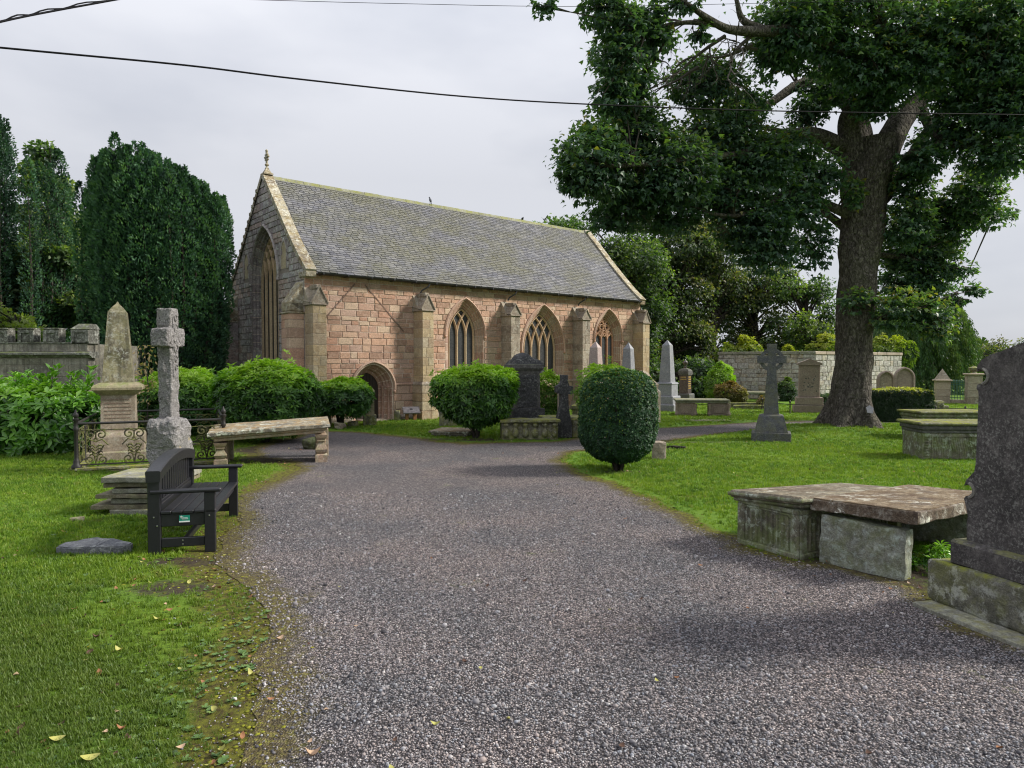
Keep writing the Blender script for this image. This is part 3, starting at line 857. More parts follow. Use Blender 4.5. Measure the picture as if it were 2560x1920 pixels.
class Opening:
    def __init__(s, c, a, cc, zb, zs, n_out):
        s.c, s.a, s.cc, s.zb, s.zs, s.n = c, a, cc, zb, zs, n_out
        s.R = a + cc
        s.apex = zs + math.sqrt(s.R ** 2 - cc ** 2)
    def hw(s, z, n=None):
        n = s.n if n is None else n
        if z < s.zb - (0 if n == s.n else 0): return None
        if z <= s.zs: return s.a + n
        q = (s.R + n) ** 2 - (z - s.zs) ** 2
        if q <= s.cc ** 2: return None
        return math.sqrt(q) - s.cc
    def point(s, side, f, n, d):
        """f 0..1 up the jamb, 1..2 round the arch to the apex"""
        if f <= 1: return (s.c + side * (s.a + n), s.zb + (s.zs - s.zb) * f, d)
        th = (f - 1) * math.acos(min(1, s.cc / (s.R + n)))
        return (s.c + side * ((s.R + n) * math.cos(th) - s.cc), s.zs + (s.R + n) * math.sin(th), d)

W1 = Opening(6.3, .60, .58, 1.5, 3.02, .31)
W2 = Opening(10.28, .88, .876, 1.5, 2.50, .31)
W3 = Opening(14.23, .60, .58, 1.5, 3.02, .31)
DOOR = Opening(2.42, .46, .106, -.05, 1.09, .33)
GW = Opening(3.4, 1.02, .79, 1.2, 4.9, .27)
ST = []            # every wall stone: (size, mesh builder args)

def seg_poly(x0f, x1f, z0, z1, k):
    """polygon between two edge functions of z"""
    zs_ = [z0 + (z1 - z0) * i / k for i in range(k + 1)]
    R_ = [(x1f(z), z) for z in zs_]; L_ = [(x0f(z), z) for z in zs_][::-1]
    return R_, L_

def facade(width_f, z0, z1, ops, mapf, mat, hs=(.14, .25), ls=(.24, .62), prefix='stone', jit=.004, palette=8, zmax=None, proud=.014, seed=1):
    """coursed stones; width_f(z) -> (left, right) limits"""
    r = random.Random(seed)
    z = z0
    out = []
    while z < z1 - .05:
        h = r.uniform(*hs)
        if z + h > z1 - .1: h = z1 - z
        lo, hi = width_f(z)
        lo2, hi2 = width_f(min(z + h, z1))
        x = min(lo, lo2)
        xe = max(hi, hi2)
        off = r.uniform(0, .3)
        first = True
        while x < xe - .02:
            l = r.uniform(*ls) * (1.0 if h > .2 else 1.1)
            if first: l *= .5 + off; first = False
            x2 = min(x + l, xe)
            if xe - x2 < .14: x2 = xe
            pieces = [(lambda zz, a=x: a, lambda zz, b=x2: b, x, x2)]
            for op in ops:
                new = []
                for (fa, fb, a, b) in pieces:
                    hw0, hw1, hwm = op.hw(z), op.hw(z + h), op.hw(z + h / 2)
                    if hw0 is None and hw1 is None: new.append((fa, fb, a, b)); continue
                    mx = max(v for v in (hw0, hw1, hwm) if v is not None)
                    if b <= op.c - mx or a >= op.c + mx: new.append((fa, fb, a, b)); continue
                    def HW(zz, op=op):
                        v = op.hw(zz); return v if v is not None else -.0
                    if a < op.c - .01:
                        new.append((fa, lambda zz, fb=fb, op=op, HW=HW: min(fb(zz), op.c - HW(zz)), a, min(b, op.c)))
                    if b > op.c + .01:
                        new.append((lambda zz, fa=fa, op=op, HW=HW: max(fa(zz), op.c + HW(zz)), fb, max(a, op.c), b))
                pieces = new
            for (fa, fb, a, b) in pieces:
                g = .012
                def FA(zz): return max(fa(zz), width_f(zz)[0]) + g
                def FB(zz): return min(fb(zz), width_f(zz)[1]) - g
                k = 1 if all(abs(fa(q) - fa(z)) + abs(fb(q) - fb(z)) < .004 for q in (z + h * .5, z + h)) and width_f(z) == width_f(z + h) else 3
                zz = [z + g + (h - 2 * g) * i / k for i in range(k + 1)]
                Rr = [(FB(q), q) for q in zz]; Ll = [(FA(q), q) for q in zz]
                ok = [Rr[i][0] - Ll[i][0] > .02 for i in range(k + 1)]
                if sum(ok) < 2: continue
                lo_i = ok.index(True); hi_i = k - ok[::-1].index(True)
                pts = Rr[lo_i:hi_i + 1] + Ll[lo_i:hi_i + 1][::-1]
                pts = [(px + r.uniform(-jit, jit), pz + r.uniform(-jit, jit)) for px, pz in pts]
                area = (b - a) * h
                p0 = proud + r.uniform(-.004, .009)
                out.append((pts, p0, r.randrange(palette) / (palette - 1) + .001, area, ((a + b) / 2, z + h / 2)))
            x = x2
        z += h
    return [(o, mapf, mat, prefix) for o in out]

def emit_prism(mb, pts, out0, tint, mapf, thick=.03, inset=.011, bulge=.006):
    n = len(pts)
    cx = sum(p[0] for p in pts) / n; cz = sum(p[1] for p in pts) / n
    V = [mapf(x, z, out0 - thick) for x, z in pts] + [mapf(x, z, out0 - .004) for x, z in pts]
    for x, z in pts:
        dx, dz = cx - x, cz - z
        l = math.hypot(dx, dz) or 1
        k = min(inset * 1.4, l * .35) / l
        V.append(mapf(x + dx * k, z + dz * k, out0 + bulge))
    F = []
    for i in range(n):
        j = (i + 1) % n
        F.append([i, j, n + j, n + i]); F.append([n + i, n + j, 2 * n + j, 2 * n + i])
    F.append([2 * n + i for i in range(n)])
    if mapf is map_gable: F = [f[::-1] for f in F]
    mb.add(V, F, tint)

def long_limits(z): return (0.0, LEN)
# roof profile: distance from the wall face (y) -> height, slightly bell-cast at the eaves
def roof_z(y):
    t = (y + .22) / (HALF + .22)
    return EAVE + .06 + (RIDGE - EAVE - .06) * t - .20 * math.sin(math.pi * min(1, max(0, t))) * (1 - t)
def gable_edge(z):
    if z <= EAVE + .05: return 0.0
    lo, hi = -.2, HALF
    for _ in range(24):
        m = (lo + hi) / 2
        if roof_z(m) < z: lo = m
        else: hi = m
    return max(0.0, (lo + hi) / 2)
def gable_limits(z):
    e = gable_edge(z); return (e, WID - e)

def wall_sheet(width_f, z0, z1, ops, mapf, dz=.06, out=0.0):
    mb = MB(); z = z0
    while z < z1 - 1e-6:
        h = min(dz, z1 - z)
        def cuts(zz):
            lo, hi = width_f(zz); iv = [(lo, hi)]
            for op in ops:
                hw = op.hw(zz, op.n - .04)
                if hw is None or zz < op.zb: continue
                nv = []
                for a, b in iv:
                    if op.c - hw <= a or op.c + hw >= b:
                        nv.append((a, b)); continue
                    nv += [(a, op.c - hw), (op.c + hw, b)]
                iv = nv
            return iv
        A, B = cuts(z + 1e-5), cuts(z + h - 1e-5)
        if len(A) != len(B):
            A = cuts(z + h / 2); B = A
        for (a, b), (c, d) in zip(A, B):
            V = [mapf(a, z, out), mapf(b, z, out), mapf(d, z + h, out), mapf(c, z + h, out)]
            F = [(0, 1, 2, 3)] if mapf is map_long else [(3, 2, 1, 0)]
            mb.add(V, F)
        z += h
    return mb

LONG_OPS = [DOOR, W1, W2, W3]
wall_sheet(long_limits, 0, EAVE + .1, LONG_OPS, map_long).build('mortar_face', M_MORTAR, CH)
wall_sheet(gable_limits, 0, RIDGE - .05, [GW], map_gable).build('gable_mortar_face', M_MORTAR_G, CH)

# inner faces and the far walls: the church is closed on every side
inn = MB()
inn.add([(.5, WID, 0), (LEN, WID, 0), (LEN, WID, EAVE), (.5, WID, EAVE)], [(0, 1, 2, 3), ])
inn.box(0, LEN, WID - .5, WID, 0, EAVE)
inn.box(LEN - .5, LEN, .02, WID - .5, 0, EAVE)
pts = [(y, roof_z(y) - .12) for y in np.linspace(0.05, HALF, 9)]
pts = pts + [(WID - y, z) for y, z in pts[::-1]]
inn.add([(LEN - .005, y, z) for y, z in pts] + [(LEN - .5, y, z) for y, z in pts], [list(range(len(pts))), list(range(len(pts), 2 * len(pts)))[::-1]])
inn.build('rear_wall', M_RED, CH)
# interior floor and dark lining behind the windows
ln = MB()
ln.box(.6, LEN - .6, .62, .64, 1.3, EAVE)       # interior screen beyond the window glass, leaves the doorway free
ln.box(.6, .62, .7, WID - .6, 1.0, 4.9); ln.box(.6, .62, 2.1, WID - 2.1, 4.9, 6.7)
ln.build('interior_lining', M_DARK, CH)

# --- stones
stones = facade(long_limits, 1.30, EAVE + .06, LONG_OPS, map_long, M_RED, seed=3)
stones += facade(lambda z: (0.0, LEN), .10, 1.22, LONG_OPS, map_long, M_RED, seed=5, proud=.03, hs=(.2, .3))
g_st = facade(gable_limits, .0, RIDGE - .12, [GW], map_gable, M_GABLE, hs=(.16, .30), ls=(.24, .6), seed=9, palette=7)
NICHES = [(1.62, 5.15, .9, .22), (WID - 1.62, 5.15, .9, .22)]
g_st = [q for q in g_st if not any(abs(q[0][4][0] - nc) < .26 + 0.06 and nz - .05 < q[0][4][1] < nz + nh for nc, nz, nh, nw in NICHES)]
allst = stones + g_st
BX = [0.24, 4.25, 8.27, 12.2, 16.15]
def weight(q):
    (pts, p0, t, area, (h, z)), mf, mat, pf = q
    hid = any(abs(h - b) < .26 for b in BX) and mf is map_long
    P = mf(h, z, 0)
    depth = 22.2 + .642 * P[0] + .767 * P[1]
    w = area / depth ** 2
    if mf is map_gable: w *= .45
    if hid or z < 1.0 or (mf is map_long and z < 1.3 and h < 2): w *= .05
    return -w
allst.sort(key=weight)
for i, ((pts, p0, t, area, c), mf, mat, pf) in enumerate(allst[:298]):
    mb = MB(); emit_prism(mb, pts, p0, t, mf)
    mb.build('stone', mat, CH)
rest = {}
for (pts, p0, t, area, c), mf, mat, pf in allst[298:]:
    rest.setdefault((mat.name), (MB(), mat))
    emit_prism(rest[mat.name][0], pts, p0, t, mf)
for k, (mb, mat) in rest.items():
    tag(mb.build('remaining_stones', mat, CH), kind='stuff')

# niches in the gable: shallow pointed recesses with a thin moulding
for (nc, nz, nh, nw) in NICHES:
    op = Opening(nc, nw, .2, nz, nz + .55, .06)
    nb = MB()
    for i in range(12):
        f0, f1 = i / 6, (i + 1) / 6
        for side in (-1, 1):
            q = [op.point(side, f0, 0, .0), op.point(side, f0, .07, .0), op.point(side, f1, .07, .0), op.point(side, f1, 0, .0)]
            V = [map_gable(a, b, .03) for a, b, _ in q] + [map_gable(a, b, -.10) for a, b, _ in q]
            nb.add(V, [(0, 1, 2, 3), (0, 3, 7, 4), (1, 5, 6, 2)], .3)
    nb.build('niche_moulding', M_GABLE, CH)
    pn = MB()
    pp = [op.point(1, f / 8, 0, 0)[:2] for f in range(0, 17)] + [op.point(-1, f / 8, 0, 0)[:2] for f in range(16, -1, -1)]
    pn.add([map_gable(x, z, .006) for x, z in pp], [list(range(len(pp)))], .5)
    pn.build('niche_panel', M_SAND, CH)
    # stones round the niche
    fill = MB()
    for side in (-1, 1):
        for k in range(4):
            z0 = nz - .03 + k * .25
            x0, x1 = nc + side * (nw + .075), nc + side * (nw + .17)
            emit_prism(fill, [(max(x0, x1), z0 + .008), (max(x0, x1), z0 + .24), (min(x0, x1), z0 + .24), (min(x0, x1), z0 + .008)], .02, rng.random(), map_gable)
    tag(fill.build('niche_quoin', M_GABLE, CH))

# --- moulded openings
def order_path(op, jamb_n, arch_n):
    return [i / jamb_n for i in range(jamb_n)] + [1 + i / arch_n for i in range(arch_n + 1)]

def sweep_piece(mb, op, side, f0, f1, prof, mapf, tint, gap=.0, sub=2):
    k = sub
    fs = [f0 + (f1 - f0) * i / k for i in range(k + 1)]
    n = len(prof)
    V = []
    for f in fs:
        for (nn, d) in prof:
            x, z, dd = op.point(side, f, nn, d)
            V.append(mapf(x, z, -dd))
    F = []
    for i in range(k):
        for j in range(n - 1):
            F.append((i * n + j, i * n + j + 1, (i + 1) * n + j + 1, (i + 1) * n + j))
    F.append(list(range(n))); F.append([k * n + j for j in range(n)][::-1])
    mb.add(V, F, tint)

def dressed(op, mapf, prof, hood, mat, parent, jamb_h=.32, arch_len=.26, hood_mat=None, hood_from=1.0):
    nj = max(1, round((op.zs - op.zb) / jamb_h))
    L_ = op.R * math.acos(op.cc / op.R)
    na = max(3, round(L_ / arch_len))
    br = MB()
    for side in (-1, 1):
        fs = [i / nj for i in range(nj)] + [1 + i / na for i in range(na + 1)]
        for a, b in zip(fs[:-1], fs[1:]):
            ln_ = (op.zs - op.zb) if a < 1 else L_
            g = .011 / max(ln_, .1)
            mb = MB(); sweep_piece(mb, op, side, a + g, b - g, prof, mapf, rng.random() + .001)
            o = mb.build('arch_stone' if a >= 1 else 'jamb_stone', mat, parent)
        # mortar behind the joints
        for a, b in zip(fs[:-1], fs[1:]):
            sweep_piece(br, op, side, a, b, [(n_ + .007, d_ + .007) for n_, d_ in prof], mapf, 0)
    br.build('bed_joint', M_MORTAR, parent)
    if hood:
        hm = MB()
        for side in (-1, 1):
            for i in range(16):
                a = hood_from + (2 - hood_from) * i / 16; b = hood_from + (2 - hood_from) * (i + 1) / 16
                sweep_piece(hm, op, side, a, b, hood, mapf, .4, sub=1)
            x, z, _ = op.point(side, hood_from, hood[1][0] + .02, 0)
            p = mapf(x, z - .05, .05)
            hm.lathe([(.001, -.06), (.045, -.04), (.055, 0), (.045, .04), (.001, .06)], 8, Matrix.Translation(p), .2)
        hm.build('hood_mould', hood_mat or mat, parent)

PROF = [(-.02, .36), (-.02, .26), (.03, .24), (.035, .20), (.09, .185), (.10, .13), (.165, .11), (.17, .07), (.235, .055), (.245, .0), (.30, -.012), (.315, .03)]
HOOD = [(.30, .02), (.30, -.055), (.335, -.085), (.375, -.055), (.38, .02)]

def bars(mb, pts, w, mapf, d0, d1, tint):
    """a tracery bar along (x, z) points: a chamfered rectangular section"""
    n = len(pts); V = []
    for i in range(n):
        a = Vector(pts[max(0, i - 1)]); b = Vector(pts[min(n - 1, i + 1)])
        t = (b - a).normalized(); nn = Vector((-t.y, t.x))
        p = Vector(pts[i])
        sec = [(-w, d1), (-w, (d0 + d1) / 2), (-w * .35, d0), (w * .35, d0), (w, (d0 + d1) / 2), (w, d1)]
        for (o, d) in sec:
            q = p + nn * o
            V.append(mapf(q.x, q.y, -d))
    F = []
    for i in range(n - 1):
        for j in range(5):
            F.append((i * 6 + j, i * 6 + j + 1, i * 6 + 7 + j, i * 6 + 6 + j))
    F.append((0, 1, 2, 3, 4, 5)); F.append(tuple((n - 1) * 6 + j for j in range(5, -1, -1)))
    mb.add(V, F, tint)

def inside(op, x, z, m=0.0):
    hw = op.hw(z, -m)
    return hw is not None and abs(x - op.c) < hw

def traceried(op, lights, mapf, parent, mat, kind='intersect', bw=.038, d=.20):
    win = thing_part('window', parent)
    # glass, one piece for each light and one for the head
    edge = [op.point(1, f / 10, .03, 0)[:2] for f in range(0, 21)] + [op.point(-1, f / 10, .03, 0)[:2] for f in range(20, -1, -1)]
    ms = [op.c - op.a + 2 * op.a * (i + 1) / lights for i in range(lights - 1)]
    xs = [op.c - op.a - .03] + ms + [op.c + op.a + .03]
    for a, b in zip(xs[:-1], xs[1:]):
        pp = []
        k = 14
        tops = []
        for i in range(k + 1):
            x = a + (b - a) * i / k
            dx = abs(x - op.c)
            q = (op.R + .03) ** 2 - (dx + op.cc) ** 2
            zt = op.zs + math.sqrt(max(q, 0))
            tops.append((x, zt))
        gb = MB()
        pts = [(a, op.zb), (b, op.zb)] + tops[::-1]
        gb.add([mapf(x, z, -(d + .085)) for x, z in pts], [list(range(len(pts)))])
        gb.build('glass', M_GLASS, win)
        # lead lattice and saddle bars
        lb = MB()
        z = op.zb + .22; i = 0
        while z < max(t[1] for t in tops) - .05:
            x0 = a; x1 = b
            if z > op.zs:
                hw = op.hw(z, .0)
                if hw is None: break
                x0, x1 = max(a, op.c - hw), min(b, op.c + hw)
            if x1 - x0 > .03:
                th = .007 if i % 4 == 3 else .0035
                V = [mapf(x0, z - th, -(d + .075)), mapf(x1, z - th, -(d + .075)), mapf(x1, z + th, -(d + .075)), mapf(x0, z + th, -(d + .075))]
                lb.add(V, [(0, 1, 2, 3)])
            z += .145; i += 1
        for k2 in range(1, 3):
            x = a + (b - a) * k2 / 3
            dx = abs(x - op.c); zt = op.zs + math.sqrt(max(op.R ** 2 - (dx + op.cc) ** 2, 0))
            lb.add([mapf(x - .003, op.zb, -(d + .077)), mapf(x + .003, op.zb, -(d + .077)), mapf(x + .003, zt, -(d + .077)), mapf(x - .003, zt, -(d + .077))], [(0, 1, 2, 3)])
        lb.build('lead_lattice', M_LEAD, win)
    for m in ms:
        mb = MB(); bars(mb, [(m, op.zb - .02), (m, (op.zb + op.zs) / 2), (m, op.zs + .02)], bw, mapf, d, d + .12, .001)
        mb.build('mullion', mat, win)
        if kind == 'intersect':
            for sg in (-1, 1):
                pts = []
                for i in range(40):
                    th = i / 39 * 1.45
                    x = m + sg * (op.R - op.R * math.cos(th)); z = op.zs + op.R * math.sin(th)
                    if not inside(op, x, z, -.02): break
                    pts.append((x, z))
                if len(pts) > 2:
                    mb = MB(); bars(mb, pts, bw, mapf, d + (.002 if sg > 0 else 0), d + .118, .5)
                    mb.build('tracery_bar', mat, win)
    for sg in (-1, 1):      # a bar lining the arch itself
        pts = [op.point(sg, f, -.02, 0)[:2] for f in [i / 3 for i in range(3)] + [1 + i / 14 for i in range(15)]]
        mb = MB(); bars(mb, pts, bw * .8, mapf, d + .006, d + .112, .3); mb.build('tracery_bar', mat, win)
    if kind == 'circles':
        lw = 2 * op.a / lights
        z0 = op.zs - .02
        for i in range(lights):       # cusped light heads
            cx = op.c - op.a + lw * (i + .5)
            for sg in (-1, 1):
                pts = []
                for k in range(9):
                    th = k / 8 * 1.05
                    pts.append((cx + sg * lw / 2 - sg * (lw * 1.0) * (1 - math.cos(th)), z0 + lw * 1.0 * math.sin(th)))
                mb = MB(); bars(mb, pts, bw * .7, mapf, d + .003, d + .115, .2); mb.build('tracery_bar', mat, win)
        rows = [[-.78, 0, .78], [-.42, .42], [0]]
        zc = [z0 + .33, z0 + .60, z0 + .84]
        for zz, row in zip(zc, rows):
            for u in row:
                cx = op.c + u * lw * .98 * (.92 if len(row) == 3 else 1)
                rr = .125 if len(row) > 1 else .085
                if len(row) == 3 and u != 0: rr = .105
                ring = [(cx + rr * math.cos(t), zz + rr * math.sin(t)) for t in [k / 16 * 2 * math.pi for k in range(17)]]
                mb = MB(); bars(mb, ring, bw * .62, mapf, d + .004, d + .11, .7)
                for q in range(4):
                    a_ = q * math.pi / 2 + .78
                    bars(mb, [(cx + rr * math.cos(a_), zz + rr * math.sin(a_)), (cx + rr * .45 * math.cos(a_), zz + rr * .45 * math.sin(a_))], bw * .35, mapf, d + .02, d + .09, .7)
                mb.build('tracery_ring', mat, win)
        for m in ms:
            for sg in (-1, 1):
                pts = []
                for i in range(40):
                    th = i / 39 * 1.45
                    x = m + sg * (op.R - op.R * math.cos(th)); z = op.zs + op.R * math.sin(th)
                    if not inside(op, x, z, -.02): break
                    pts.append((x, z))
                if len(pts) > 2:
                    mb = MB(); bars(mb, pts, bw * .6, mapf, d + (.001 if sg > 0 else 0), d + .1, .5); mb.build('tracery_bar', mat, win)
    # sloping sill
    sb = MB()
    w = op.a + .02
    V = [mapf(op.c - w, op.zb + .03, -d - .02), mapf(op.c + w, op.zb + .03, -d - .02), mapf(op.c + w + .26, op.zb - .16, .06), mapf(op.c - w - .26, op.zb - .16, .06),
         mapf(op.c - w - .26, op.zb - .24, .06), mapf(op.c + w + .26, op.zb - .24, .06), mapf(op.c + w + .26, op.zb - .24, -.05), mapf(op.c - w - .26, op.zb - .24, -.05)]
    sb.add(V, [(0, 3, 2, 1), (3, 4, 5, 2), (4, 7, 6, 5)], .2)
    sb.build('sill', M_WORN, win)
    return win

def thing_part(name, parent):
    e = bpy.data.objects.new(name, None); COL.objects.link(e); e.parent = parent; e.empty_display_size = .1
    return e

for op, n, kind, mat in ((W1, 3, 'intersect', M_TRACERY), (W2, 4, 'intersect', M_TRACERY), (W3, 3, 'circles', M_TRACERY_R)):
    win = traceried(op, n, map_long, CH, mat, kind)
    dressed(op, map_long, PROF, HOOD, M_ARCH, win, hood_mat=M_RED)
gwin = traceried(GW, 5, map_gable, CH, M_TRACERY, 'intersect', bw=.042, d=.24)
GPROF = [(-.02, .42), (-.02, .30), (.04, .28), (.04, .22), (.11, .20), (.12, .12), (.2, .10), (.2, .04), (.26, .0), (.275, .03)]
GHOOD = [(.26, .02), (.26, -.06), (.30, -.085), (.335, -.05), (.34, .02)]
dressed(GW, map_gable, GPROF, GHOOD, M_GABLE, gwin, jamb_h=.3, arch_len=.28)

# doorway
DPROF = [(0, .62), (0, .45), (.03, .42), (.09, .42), (.12, .36), (.12, .30), (.18, .27), (.2, .2), (.26, .18), (.27, .08), (.33, .04), (.335, -.02), (.345, .03)]
DHOOD = [(.33, .02), (.33, -.05), (.36, -.10), (.41, -.08), (.42, .02)]
door = thing_part('doorway', CH)
dressed(DOOR, map_long, DPROF, DHOOD, M_ARCH, door, jamb_h=.23, arch_len=.22, hood_from=.97)
cap = MB()
for side in (-1, 1):
    for (nn, d, rr) in ((.10, .33, .05), (.23, .15, .055)):
        x, z, _ = DOOR.point(side, 0, nn, 0)
        M = Matrix.Translation(map_long(x, 0, -d + .0))
        cap.lathe([(rr * 1.3, 0), (rr * 1.3, .06), (rr * .85, .09), (rr * .8, 1.0), (rr * 1.2, 1.03), (rr * .85, 1.05), (rr * 1.5, 1.13), (rr * 1.55, 1.17), (rr, 1.18)], 12, M, .3)
cap.build('door_shaft', M_ARCH, door, smooth=True, angle=40)
dl = MB()
dl.box(1.98, 2.42 + .46, .50, .56, 0, 1.66)
dl.box(2.02, 2.80, .47, .50, .02, .10)
for k in range(8): dl.box(2.0 + k * .11, 2.098 + k * .11, .485, .502, .0, 1.62)
dl.build('door', M_DOOR, door)
st = MB(); st.box(1.95, 2.9, -.25, .35, -.05, .05, .015, .3); st.build('door_step', M_WORN, door)

# string course and plinth
def runs(x0, x1, block):
    out = []; x = x0
    for a, b in block:
        if a > x: out.append((x, a))
        x = max(x, b)
    if x < x1: out.append((x, x1))
    return out
sc = MB(); scblk = [(DOOR.c - .80, DOOR.c + .80)]
for a, b in runs(0, LEN, scblk):
    n = max(1, round((b - a) / .9))
    for k in range(n):
        x0, x1 = a + (b - a) * k / n + .004, a + (b - a) * (k + 1) / n - .004
        V = [(x0, -.0, 1.22), (x1, 0, 1.22), (x1, -.07, 1.22), (x0, -.07, 1.22), (x0, -.07, 1.26), (x1, -.07, 1.26), (x1, .0, 1.31), (x0, .0, 1.31)]
        s_ = MB(); s_.add(V, [(0, 1, 2, 3), (3, 2, 5, 4), (4, 5, 6, 7), (0, 3, 4, 7), (1, 6, 5, 2)], rng.random() * .6 + .01)
        s_.build('string_course', M_ARCH, CH)
pl = MB()
for a, b in runs(0, LEN, [(DOOR.c - .85, DOOR.c + .85)]):
    pl.add([(a, -.02, 0), (b, -.02, 0), (b, -.12, 0), (a, -.12, 0), (a, -.12, .1), (b, -.12, .1), (b, -.02, .2), (a, -.02, .2)], [(3, 2, 5, 4), (4, 5, 6, 7), (0, 3, 4, 7), (1, 6, 5, 2)], .3)
pl.build('plinth', M_WORN, CH)

# --- buttresses
def buttress(x0, w, mat, worn=False):
    b = thing_part('buttress', CH)
    r = random.Random(int(x0 * 100))
    D = .62
    core = MB(); core.box(x0 + .012, x0 + w - .012, -D + .012, -.0, 0, 3.80); core.build('core', M_MORTAR, b)
    z = 0
    while z < 3.78:
        low = z < 1.2
        h = r.uniform(.26, .36)
        if z < 1.22 < z + h + .12: h = 1.22 - z
        if z + h > 3.66: h = 3.80 - z
        ex = .06 if low else 0
        if z == 0: ex = .10
        cut = r.choice([None, .5, .35, .65])
        xs = [x0 - ex, x0 + w + ex] if cut is None else [x0 - ex, x0 + w * cut, x0 + w + ex]
        for a, c in zip(xs[:-1], xs[1:]):
            ysp = r.choice([None, .5]) if cut is None else None
            s_ = MB(); s_.box(a + .003, c - .003, -D - ex, -.02, z + .004, z + h - .004, .009, r.random() + .001)
            s_.build('block', mat, b)
        z += h
    # weathering at the string course
    s_ = MB()
    s_.add([(x0 - .07, -D - .07, 1.21), (x0 + w + .07, -D - .07, 1.21), (x0 + w + .07, 0, 1.21), (x0 - .07, 0, 1.21),
            (x0 - .07, -D - .07, 1.25), (x0 + w + .07, -D - .07, 1.25), (x0 + w + .005, -D - .005, 1.33), (x0 - .005, -D - .005, 1.33), (x0 + w + .005, 0, 1.33), (x0 - .005, 0, 1.33), (x0 + w + .07, 0, 1.25), (x0 - .07, 0, 1.25)],
           [(0, 1, 5, 4), (4, 5, 6, 7), (1, 2, 10, 5), (5, 10, 8, 6), (0, 4, 11, 3), (4, 7, 9, 11)], .5)
    s_.build('set_off', M_WORN, b)
    # gableted cap
    zb, za = 3.80, 4.36 if not worn else 4.24
    e = .045
    c = MB()
    c.box(x0 - e, x0 + w + e, -D - e, -.01, zb, zb + .045, .01, .3)
    xm = x0 + w / 2
    c.add([(x0 - e, -D - .01, zb + .045), (x0 + w + e, -D - .01, zb + .045), (xm, -D - .01, za), (x0 - e, -.0, zb + .045 + .12), (x0 + w + e, -.0, zb + .045 + .12), (xm, 0, za + .12)],
          [(0, 1, 2), (0, 2, 5, 3), (1, 4, 5, 2), (0, 3, 4, 1)], .35)
    # raised coping on the front gablet
    for sg in (-1, 1):
        xa = x0 - e if sg < 0 else x0 + w + e
        V = [(xa, -D - .045, zb + .045), (xa + sg * .02, -D - .045, zb + .075), (xm, -D - .045, za + .05), (xm, -D - .045, za),
             (xa, -D + .03, zb + .045), (xa + sg * .02, -D + .03, zb + .075), (xm, -D + .03, za + .05), (xm, -D + .03, za)]
        c.add(V, [(0, 1, 2, 3), (4, 7, 6, 5), (1, 5, 6, 2), (0, 3, 7, 4)], .1)
    c.box(xm - .09, xm + .09, -D + .06, -.02, za - .05, za + .09, .02, .2)
    c.build('gablet', M_WORN if worn else M_SKEW if False else M_WORN, b)
    # rain-worn slope behind
    s_ = MB(); s_.add([(x0 - .02, -.42, zb + .04), (x0 + w + .02, -.42, zb + .04), (x0 + w + .02, .0, 4.42), (x0 - .02, .0, 4.42), (x0 - .02, 0, zb), (x0 + w + .02, 0, zb)],
                      [(0, 1, 2, 3), (0, 3, 4), (1, 5, 2)], .6)
    s_.build('weathering_slope', M_WORN, b)
    return b
buttress(0.0, .46, M_SAND)
buttress(4.02, .47, M_SAND)
buttress(8.04, .47, M_WORN, True)
buttress(11.97, .47, M_WORN, True)
buttress(15.92, .47, M_SAND)

def gable_buttress(y0, w):
    b = thing_part('gable_buttress', CH)
    r = random.Random(int(y0 * 31))
    D = .50; z = 0
    core = MB(); core.box(-D + .012, 0, y0 + .012, y0 + w - .012, 0, 3.55); core.build('core', M_MORTAR_G, b)
    while z < 3.5:
        h = r.uniform(.24, .33)
        if z + h > 3.4: h = 3.55 - z
        cut = r.choice([.4, .6])
        for a, c in ((y0, y0 + w * cut), (y0 + w * cut, y0 + w)):
            s_ = MB(); s_.box(-D, -.02, a + .003, c - .003, z + .004, z + h - .004, .01, r.random() + .001); s_.build('block', M_RED if y0 < 1 else M_GABLE, b)
        z += h
    s_ = MB()
    s_.box(-D - .04, 0, y0 - .03, y0 + w + .03, 3.55, 3.60, .01, .2)
    s_.box(-D - .01, -.01, y0 + .02, y0 + w - .02, 3.6, 3.92, .04, .5)
    s_.add([(-D, y0 + .02, 3.90), (-D, y0 + w - .02, 3.90), (-.0, y0 + w - .02, 4.62), (0, y0 + .02, 4.62), (0, y0 + .02, 3.6), (0, y0 + w - .02, 3.6)],
           [(0, 3, 2, 1), (0, 4, 3), (1, 2, 5)], .7)
    s_.build('weathered_cap', M_SKEW, b)
gable_buttress(0.0, .66)
gable_buttress(WID - .66, .66)

